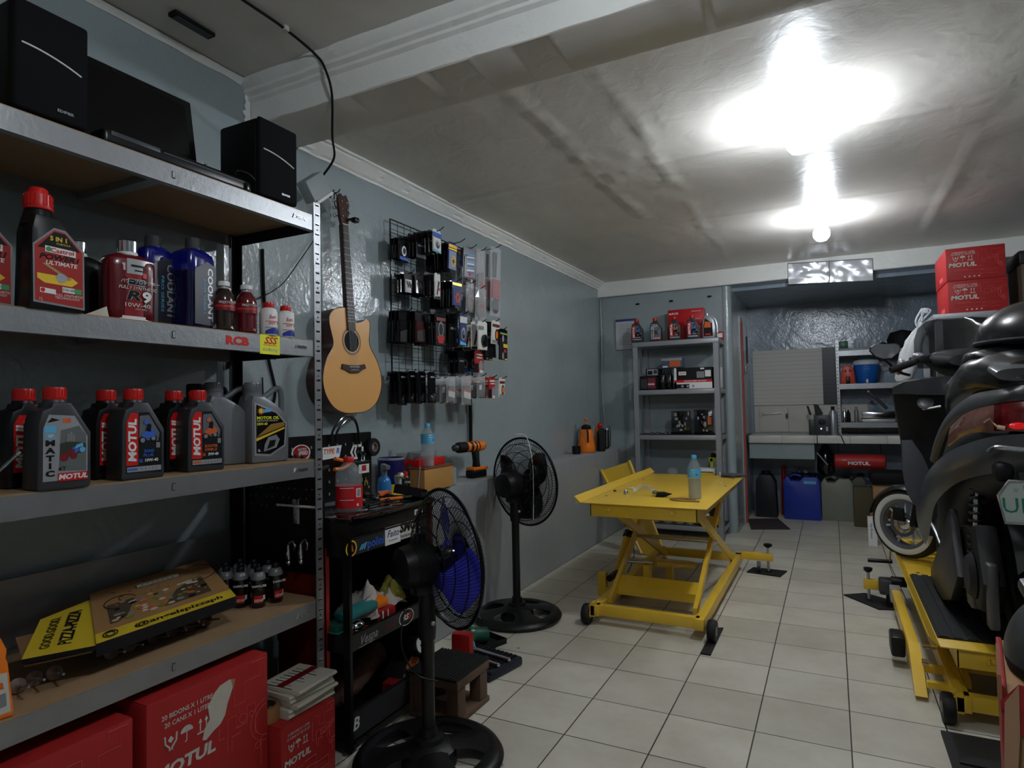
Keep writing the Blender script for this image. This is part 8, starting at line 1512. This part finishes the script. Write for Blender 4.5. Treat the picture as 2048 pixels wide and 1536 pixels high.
# silver rack on the counter
t = thing('counter_rack', 'slotted silver metal rack standing on the kitchen counter', 'rack', (2.0, 7.48, 0.906))
def rp(x, y, m): 
    b = MB(); b.box(x, x + 0.03, y, y + 0.002, 0, 1.0, m); b.box(x, x + 0.002, y, y + 0.03, 0, 1.0, m)
    for i in range(27): b.box(x + 0.010, x + 0.018, y - 0.001, y, 0.02 + i * .036, 0.03 + i * .036, BLACKM)
    return b
for x in (0.0, 1.07):
    for y in (0.0, 0.36): rp(x, y, STEEL).build('post', t)
for z in (0.13, 0.535, 0.885): MB().box(0.03, 1.07, 0.0, 0.003, z - 0.055, z, STEEL).box(0.03, 1.07, 0.357, 0.36, z - 0.055, z, STEEL).box(0.002, 1.098, 0.003, 0.357, z - 0.010, z - 0.002, mat('shelf_dark_board', (52, 50, 50))).build('shelf', t)
def on(z): return 0.906 + z - 0.002
t = thing('wall_fan_shell', 'rounded orange-red plastic shell standing on the middle level of the counter rack', 'shell', (2.11, 7.56, on(0.535))); MB().prism([(-0.065, 0), (0.065, 0), (0.062, 0.13), (0.045, 0.185), (0.0, 0.205), (-0.045, 0.185), (-0.062, 0.13)], -0.04, 0.04, mat('orange_red', (206, 66, 36), 0.4), 'y', bev=0.012).build('shell', t); MB().box(-0.035, -0.01, -0.043, -0.04, 0.13, 0.15, BLACK).box(0.01, 0.035, -0.043, -0.04, 0.13, 0.15, BLACK).box(-0.02, 0.02, -0.06, -0.04, 0.0, 0.08, BLACK, 0.006).build('dark_details', t)
t = thing('water_cooler_jug', 'blue water jug with white lid and small tap on the counter rack', 'water jug', (2.285, 7.60, on(0.535))); MB().lathe([(0.085, 0), (0.095, 0.01), (0.118, 0.16), (0.120, 0.20)], mat('jug_blue', (24, 92, 176), 0.35), 32).build('body', t); MB().lathe([(0.124, 0.20), (0.126, 0.23), (0.115, 0.245), (0.10, 0.25)], mat('jug_lid', (200, 206, 210), 0.4), 32).build('lid', t)
MB().lathe([(0.095, 0.25), (0.09, 0.265), (0, 0.27)], mat('jug_handle', (30, 70, 76), 0.4), 26).build('lid_top', t); MB().box(-0.012, 0.012, -0.135, -0.10, 0.022, 0.035, WHITE, 0.003).cyl(0.010, 0.005, 0.045, WHITE, (0, -0.13), seg=12).build('tap', t)
b = MB(); b.tube([(-0.03, -0.120, 0.12), (0.03, -0.120, 0.12), (0.03, -0.124, 0.175), (-0.03, -0.124, 0.175)], 0.0015, CYAN, 4, closed=True); b.text('ICE', (0, -0.126, 0.152), X, Z, 0.020, CYAN); b.build('print', t)
t = thing('foil_trays', 'silver baking trays stacked on the lowest level of the counter rack', 'trays', (2.36, 7.56, on(0.13))); MB().prism([(-0.13, 0), (0.16, 0), (0.16, 0.035), (-0.14, 0.035)], -0.09, 0.1, SILVER, 'y', bev=0.004).build('lower_tray', t); MB().prism([(-0.13, 0.045), (0.16, 0.045), (0.17, 0.12), (0.02, 0.105), (-0.14, 0.11)], -0.09, 0.1, CHROME, 'y', bev=0.006).build('upper_tray', t); MB().box(-0.14, 0.16, -0.092, 0.1, 0.036, 0.044, DGREY).build('liner', t)
tooltag(MB().tube([(-0.10, 0, 0.20), (0.06, 0, 0.02)], 0.016, DGREY, 12).ball((-0.10, 0, 0.20), 0.018, CHROME, 12), 'torch', 'dark torch leaning across the trays on the counter rack', 'torch', (2.39, 7.44, on(0.13) + 0.12))
for i, (x, h, m, lab) in enumerate(((2.065, 0.15, CHROME, 'slim shiny bottle beside the rack post, lowest rack level'), (2.10, 0.13, BLACK, 'small black bottle on the lowest rack level'), (2.175, 0.165, GREYPL, 'grey aerosol can left of the silver trays'))):
    tooltag(MB().lathe([(0.020, 0), (0.021, 0.005), (0.021, h * .75), (0.010, h * .85), (0.010, h)], m, 18), 'small_bottle', lab, 'bottle', (x, 7.53, on(0.13)))
tooltag(MB().box(-0.042, 0.042, -0.04, 0.04, 0, 0.075, mat('green_tin', (30, 90, 60), 0.4), 0.004), 'green_tin', 'small dark green box on a pale base on top of the counter rack', 'box', (2.08, 7.55, on(0.885) + 0.03)); tooltag(MB().box(-0.05, 0.30, -0.05, 0.05, 0, 0.028, mat('box_greywhite', (150, 158, 160), 0.5), 0.003), 'pale_slab', 'pale grey flat slab lying on top of the counter rack', 'slab', (2.08, 7.55, on(0.885)))
for i, (x, r_, h) in enumerate(((2.21, 0.026, 0.085), (2.285, 0.034, 0.07), (2.36, 0.034, 0.072))):
    tooltag(MB().lathe([(r_, 0), (r_, h), (r_ - .003, h), (r_ - .003, 0.005), (0, 0.004)], CLEAR, 20), 'glass_jar', 'clear glass on top of the counter rack, %s from the left' % ['first', 'second', 'third'][i], 'glass', (x, 7.50 if i else 7.56, on(0.885) + (0.028 if i < 1 else 0.028)))
tooltag(MB().lathe([(0.10, 0), (0.13, 0.02), (0.14, 0.10), (0.11, 0.17), (0, 0.20)], BLACKM, 26).ball((-0.17, 0, 0.03), 0.05, BLACKM, 14).ball((-0.10, -0.06, 0.03), 0.03, mat('tool_steel', (96, 94, 92)), 12), 'black_cap_pile', 'black cap and small dark pieces piled on top of the counter rack', 'cap', (2.62, 7.6, on(0.885)))
tooltag(MB().tube(spline([(0, 0, 0.03), (0, -0.22, 0.02), (0.0, -0.235, -0.06), (-0.01, -0.235, -0.10)]), 0.004, BLACK, 6), 'power_lead', 'thin black lead hanging over the counter edge below the grey appliance', 'cord', (1.80, 7.52, 0.885)); tooltag(MB().tube(spline([(-0.02, 0.05, 0.03), (0, -0.18, 0.022), (0.02, -0.20, -0.03), (0.035, -0.2, -0.08)]), 0.005, BLACK, 6), 'power_lead', 'thicker black lead hanging over the counter edge beside the rack post', 'cord', (2.02, 7.485, 0.885))
# under the counter
def jug20(loc, m, lab, w=0.35, h=0.44, d=0.26, cap=True):
    t = thing('jerry_can', lab, 'jerry can', loc); b = MB()
    b.prism([(-w / 2, 0.01), (-w / 2 + .01, 0), (w / 2 - .01, 0), (w / 2, 0.01), (w / 2, h - 0.05), (w / 2 - 0.03, h), (0.02, h), (-0.02, h - 0.045), (-w * .30, h - 0.045), (-w * .36, h), (-w / 2 + 0.03, h), (-w / 2, h - 0.05)], -d / 2, d / 2, m, 'y', bev=0.006); b.build('body', t)
    MB().tube(spline([(-w * .34, 0, h - 0.01), (-w * .20, 0, h + 0.012), (-0.01, 0, h - 0.005)]), 0.014, m, 10).build('handle', t)
    if cap: MB().lathe([(0.036, h - 0.005), (0.038, h + 0.02), (0.034, h + 0.025), (0, h + 0.025)], BLACK, 20, TR(w * .3, 0, 0)).build('cap', t)
    return t
J = jug20((1.632, 7.55, 0), BLUE, 'dark blue plastic jerry can on the floor under the counter', 0.36, 0.455); MB().box(0.02, 0.14, -0.132, -0.1305, 0.385, 0.415, CYAN).build('label', J)
jug20((1.968, 7.62, 0), mat('dirty_white_plastic', (128, 132, 118), 0.5, var=(5, 0.2)), 'dirty pale grey-green plastic jerry can right of the blue one', 0.30, 0.44); jug20((2.14, 7.78, 0), mat('dirty_white_plastic', (128, 132, 118)), 'pale jerry can half hidden behind the dirty pale one', 0.20, 0.45, 0.2)
t = thing('black_drum', 'tall black plastic container on the floor at the left end under the counter', 'container', (1.27, 7.56, 0)); MB().prism([(-0.11, 0), (0.11, 0), (0.10, 0.38), (0.06, 0.46), (-0.06, 0.47), (-0.10, 0.40)], -0.11, 0.11, mat('drum_black', (30, 31, 36), 0.5), 'y', bev=0.012).build('body', t); MB().cyl(0.05, 0.46, 0.50, BLACK, seg=20).build('cap', t)
tooltag(MB().tube([(0, 0, 0), (0.01, 0, 0.55)], 0.022, REDM, 12), 'red_pipe', 'dark red upright tube behind the blue jerry can', 'tube', (1.43, 7.70, 0))
t = thing('motul_bag', 'red cylindrical bag with white lettering hung under the counter', 'bag', (2.185, 7.42, 0.575), rot=(0, 0, 0)); MB().lathe([(0.05, -0.235), (0.068, -0.225), (0.075, -0.20), (0.075, 0.20), (0.068, 0.225), (0.05, 0.235)], mat('bag_red', (176, 40, 40), 0.5), 26, TR(0, 0, 0.06), 'x').build('bag_body', t)
b = MB(); b.text('MOTUL', (-0.01, -0.0765, 0.045), X, Z, 0.034, WHITE, bold=.04, sx=1.25); b.box(-0.16, -0.12, -0.077, -0.074, 0.075, 0.080, WHITE); b.tube([(-0.19, 0, 0.136), (-0.19, 0, 0.25)], 0.004, BLACK, 6); b.tube([(0.19, 0, 0.136), (0.19, 0, 0.25)], 0.004, BLACK, 6); b.build('lettering', t)
tooltag(MB().lathe([(0.06, 0), (0.09, 0.05), (0.08, 0.22), (0.04, 0.30), (0.02, 0.33)], BLACKG, 22), 'black_bag', 'glossy black bag squeezed on the jerry cans left of the red bag', 'bag', (1.87, 7.60, 0.47)); tooltag(MB().tube([(0, 0, 0), (0.10, 0, -0.13)], 0.007, SILVER, 8), 'steel_bar', 'thin bright steel handle slanting under the counter', 'handle', (1.79, 7.42, 0.72))
for i, x in enumerate((1.60, 1.665)): tooltag(MB().lathe([(0.020, 0), (0.022, 0.02), (0.014, 0.03)], WHITE if i else SILVER, 14), 'round_tin', 'small pale tin behind the blue jerry can, %s one' % ['left', 'right'][i], 'lid', (x, 7.76, 0.47))
tooltag(MB().box(-0.15, 0.13, -0.08, 0.09, 0, 0.46, BLACKM, 0.02), 'dark_crate', 'dark crate in the shadow behind the blue jerry can', 'crate', (1.66, 7.785, 0))
carton((2.29, 7.02, 0.14), 0.18, 0.22, 0.27, CARD, 'brown cardboard carton with white label behind the scooter wheel', lambda b, q, f: q(.55, .45, 1.0, .62, OFFW)).location = (2.36, 6.95, 0.175)
tooltag(MB().box(-0.12, 0.12, -0.16, 0.2, 0, 0.175, CARD, 0.003), 'flat_carton', 'flattened lower brown carton under the labelled one', 'carton', (2.36, 6.95, 0)); tooltag(MB().box(-0.09, 0.09, -0.05, 0.05, 0, 0.40, mat('olive_sack', (80, 74, 50), 0.8), 0.01), 'olive_box', 'dull olive tall box left of the brown cartons', 'box', (2.20, 7.25, 0)); tooltag(MB().box(-0.2, 0.3, -0.15, 0.15, 0, 0.12, BLACKM, 0.04), 'black_bundle', 'black bundle lying on top of the brown cartons', 'bundle', (2.45, 7.1, 0.46))
t = thing('long_white_box', 'narrow white upright box with black script standing beside the scooter front wheel', 'carton', (2.228, 6.35, 0)); MB().box(-0.035, 0.035, -0.03, 0.05, 0, 0.245, WHITE, 0.002).build('carton_body', t); b = MB(); b.text('Hyp Bremsen', (-0.008, -0.0308, 0.13), -Z, X, 0.020, BLACK, shear=.2, sx=.9); b.build('lettering', t)
tag(fixn(MB().prism([(1.10, 7.24), (1.39, 7.38), (1.54, 6.82), (1.19, 6.69)], 0, 0.010, mat('mat_brown', (58, 48, 52), 0.9, bump=(120, .4, .004)), 'z').build('door_mat')), 'dark brown door mat on the tiles in front of the black container', 'mat')
# ================================================================ RIGHT SHELF WITH CARTONS
t = thing('side_shelf', 'grey wall shelf with dark back panel on the right wall behind the scooter', 'shelf', (3.20, 5.12, 0)); MB().box(-0.66, 0.68, -0.36, 0.35, 1.765, 1.805, GREYM, 0.002).build('shelf_top', t)
for x in (-0.65, 0.62):
    for y in (-0.35, 0.30): MB().box(x, x + 0.04, y, y + 0.04, 0, 1.765, GREYM).build('post', t)
MB().box(-0.65, 0.65, 0.32, 0.345, 0.1, 1.765, mat('dark_panel', (30, 32, 36), 0.6)).build('back_panel', t)
for z in (0.5, 0.95, 1.35): MB().box(-0.65, 0.65, -0.34, 0.33, z - 0.03, z, mat('dark_panel', (30, 32, 36))).build('shelf_board', t)
# ---------------------------------------------------------------- red oil cartons (shared builder)
def oil_carton(loc, w, d, h, rz, lab, lines=('12 BIDONS X 1 LITRE', '12 CANS X 1.05 US QT'), face='x', torn=False, group=None, cat='carton', seam_open=False):
    """front face is local -Y; w along x, d along y (behind)"""
    t = thing('oil_carton', lab, cat, loc, R(rz), group)
    b = MB(); b.box(0, w, 0, d, 0, h - 0.002, REDCARD, 0.003); b.box(0.002, w - 0.002, 0.002, d * 0.49, h - 0.003, h + 0.001, REDCARD); b.box(0.002, w - 0.002, d * 0.51, d - 0.002, h - 0.003, h + 0.001, REDCARD); b.build('carton_body', t)
    b = MB(); f = -0.0008; k = w / 0.41; q_ = min(k, h / 0.385)
    def T(s_, x, z, sz, **kw): b.text(s_, (x, f - 0.0004, z), X, Z, sz, kw.pop('m', PINK), **kw)
    hh = h
    T(lines[0], 0.30 * w, h - 0.054 * q_, 0.0125 * k * 1.05, m=OFFW, bold=.02, sx=0.95); T(lines[1], 0.30 * w, h - 0.077 * q_, 0.0125 * k * 1.05, m=OFFW, bold=.02, sx=0.95)
    def tube(P, r_=0.0011): b.tube([(p[0], f, p[1]) for p in P], r_, PINK, 4)
    cxs = 0.17 * w; zz_ = h - 0.124 * q_; u = 0.018 * k
    # three handling symbols: hands with box, umbrella, up arrows
    b.tube([(cxs - u, f, zz_ + u), (cxs - u * .9, f, zz_ - u * .2), (cxs - .2 * u, f, zz_ - u), (cxs - .2 * u, f, zz_ - u * 1.4)], 0.0028 * k, OFFW, 5); b.tube([(cxs + u, f, zz_ + u), (cxs + u * .9, f, zz_ - u * .2), (cxs + .2 * u, f, zz_ - u), (cxs + .2 * u, f, zz_ - u * 1.4)], 0.0028 * k, OFFW, 5)
    b.prism([(cxs, zz_ - u * .3), (cxs + u * .5, zz_ + u * .2), (cxs, zz_ + u * .8), (cxs - u * .5, zz_ + u * .2)], f - .0005, f, OFFW, 'y')
    cu = cxs + 0.12 * w; b.prism([(cu + u * 1.1 * math.cos(a), zz_ + 0.2 * u + u * 1.0 * math.sin(a)) for a in [PI * i / 8 for i in range(9)]], f - .0005, f, OFFW, 'y'); b.tube([(cu, f, zz_ + u), (cu, f, zz_ - u * 1.1), (cu - u * .3, f, zz_ - u * 1.3)], 0.0016 * k, OFFW, 5)
    for s_ in (-1, 1):
        ca = cxs + 0.25 * w + s_ * u * .55; b.prism([(ca - u * .35, zz_ + u * .5), (ca + u * .35, zz_ + u * .5), (ca, zz_ + u * 1.2)], f - .0005, f, OFFW, 'y'); b.box(ca - u * .10, ca + u * .10, f - .0005, f, zz_ - u * .9, zz_ + u * .5, OFFW)
    b.box(cxs + 0.25 * w - u * 1.1, cxs + 0.25 * w + u * 1.1, f - .0005, f, zz_ - u * 1.25, zz_ - u * 1.0, OFFW)
    T('MOTUL', 0.28 * w, h - 0.203 * q_, 0.034 * k, m=OFFW, shear=.12, bold=.045, sx=1.2)
    # thin line drawing of machine parts
    for P in ([(.12, .30), (.62, .30), (.62, .40), (.40, .40)], [(.12, .30), (.12, .18), (.62, .18), (.62, .30)], [(.58, .16), (.86, .16), (.86, .28), (.58, .28), (.58, .16)], [(.60, .90), (.68, .90), (.68, .76), (.78, .76), (.78, .88), (.92, .88), (.92, .94)], [(.62, .50), (.62, .70), (.70, .70), (.70, .62), (.80, .62), (.80, .72), (.88, .72), (.88, .52)],
              [(.66, .50), (.66, .58), (.74, .58)], [(.93, .30), (.93, .48), (.99, .48)], [(.84, .94), (.84, .98), (.97, .98)], [(.55, .86), (.55, .60), (.60, .60)]): tube([(p[0] * w, p[1] * hh) for p in P])
    for (cx_, cz_, r0, a0, a1) in ((.99, .58, .16, 90, 265), (.99, .58, .12, 95, 262), (.84, .66, .02, 0, 360), (.90, .44, .025, 0, 360), (.76, .66, .035, 0, 360)):
        tube([(min(w, cx_ * w + r0 * w * math.cos(R(a0 + (a1 - a0) * i / 14))), cz_ * hh + r0 * w * math.sin(R(a0 + (a1 - a0) * i / 14))) for i in range(15)])
    T('TECHNOSYNTHESE', 0.26 * w, h - 0.262 * q_, 0.008 * k, bold=.01); T('SOCIAL MEDIA', 0.72 * w, hh * 0.22, 0.007 * k)
    for i in range(4): b.box((0.30 + .08 * i) * w, (0.33 + .08 * i) * w, f - .0005, f, hh * .08, hh * .12, OFFW)
    # side face print
    b.box(-0.0006, 0.0, d * .3, d * .6, hh * .12, hh * .26, PINK)
    b.build('print', t)
    if torn:
        b = MB(); P = [(.41, .66), (.43, .72), (.47, .76), (.455, .84), (.51, .90), (.56, .93), (.64, .94), (.68, .93), (.66, .87), (.62, .80), (.60, .74), (.56, .70), (.50, .68), (.44, .65)]
        b.prism([(p[0] * w, p[1] * hh) for p in P], f - .0012, f, PAPER, 'y'); b.prism([(p[0] * w + .004, p[1] * hh) for p in P[6:9]] , f - .0015, f - .0012, CARD, 'y'); fixn(b.build('torn_paper', t, 'torn whitish paper patch'))
    return t
# local -Y must face world +X for those under the rack: rotate by +90
z5 = 0.0
oil_carton((0.285, 1.075, z5 + 0.0), 0.405, 0.40, 0.490, 90, 'large red oil carton with torn white paper patch, middle of the three under the rack', ('20 BIDONS X 1 LITRE', '20 CANS X 1 LITER'), torn=True)
oil_carton((0.275, 0.645, z5), 0.40, 0.40, 0.473, 90, 'large red oil carton at the left frame edge under the rack', ('20 BIDONS X 1 LITRE', '20 CANS X 1 LITER'))
oil_carton((0.335, 1.488, z5), 0.246, 0.44, 0.250, 90, 'smaller red oil carton carrying newspapers, right one under the rack')
t = thing('tape_roll', 'roll of brown packing tape standing by the newspapers on the small red carton', 'tape', (0.235, 1.515, 0.251)); MB().lathe([(0.030, 0), (0.046, 0), (0.046, 0.048), (0.030, 0.048)], mat('brown_tape', (150, 108, 60), 0.35, coat=.3), 30, cap=False).build('roll', t)
MB().lathe([(0.029, 0), (0.0305, 0.0485), (0.034, 0.0485)], DGREY, 26, cap=False).build('core', t)
nr = random.Random(4)
for i in range(6):
    b = MB(); w, d, hgt = 0.105 - i * .002, 0.085, 0.014; rings = []
    for s_ in range(7): u = s_ / 6; rings.append([(-d, -w + 2 * w * u, 0.002), (d, -w + 2 * w * u, 0.0), (d + 0.006, -w + 2 * w * u, hgt * .5), (d, -w + 2 * w * u, hgt), (-d, -w + 2 * w * u, hgt - 0.001)])
    b.loft(rings, PAPER)
    if i == 5:
        for k in range(8): b.box(-0.06, 0.05 - 0.02 * (k % 3), -0.09 + k * 0.02, -0.086 + k * 0.02, hgt, hgt + 0.0006, GREYP if k % 2 else BLACKM)
        b.box(-0.02, 0.01, -0.09, 0.09, hgt, hgt + 0.0008, DRED)
    tooltag(b, 'newspaper', 'folded newspaper in the stack on the small red carton, %s from the bottom' % ['first', 'second', 'third', 'fourth', 'fifth', 'sixth'][i], 'newspaper', (0.235 + nr.uniform(-.01, .01), 1.655 - 0.005 + nr.uniform(-.006, .006), 0.2515 + i * 0.0145), (0, 0, R(nr.uniform(-5, 5))), 'newspapers on the small red carton')
oil_carton((2.628, 4.80, 1.806), 0.308, 0.45, 0.205, 0, 'red oil carton on the side shelf top, lower of the two stacked')
oil_carton((2.624, 4.80, 2.013), 0.306, 0.45, 0.205, 0, 'red oil carton on the side shelf top, upper of the two stacked')
t = thing('brown_case', 'dark topped brown box at the right frame edge on the side shelf', 'box', (3.14, 4.95, 1.806)); MB().box(-0.13, 0.2, -0.12, 0.2, 0, 0.28, mat('brown_dark_box', (92, 78, 62), 0.7), 0.004).build('box', t); MB().box(-0.14, 0.21, -0.13, 0.21, 0.28, 0.36, BLACK, 0.004).build('lid', t)
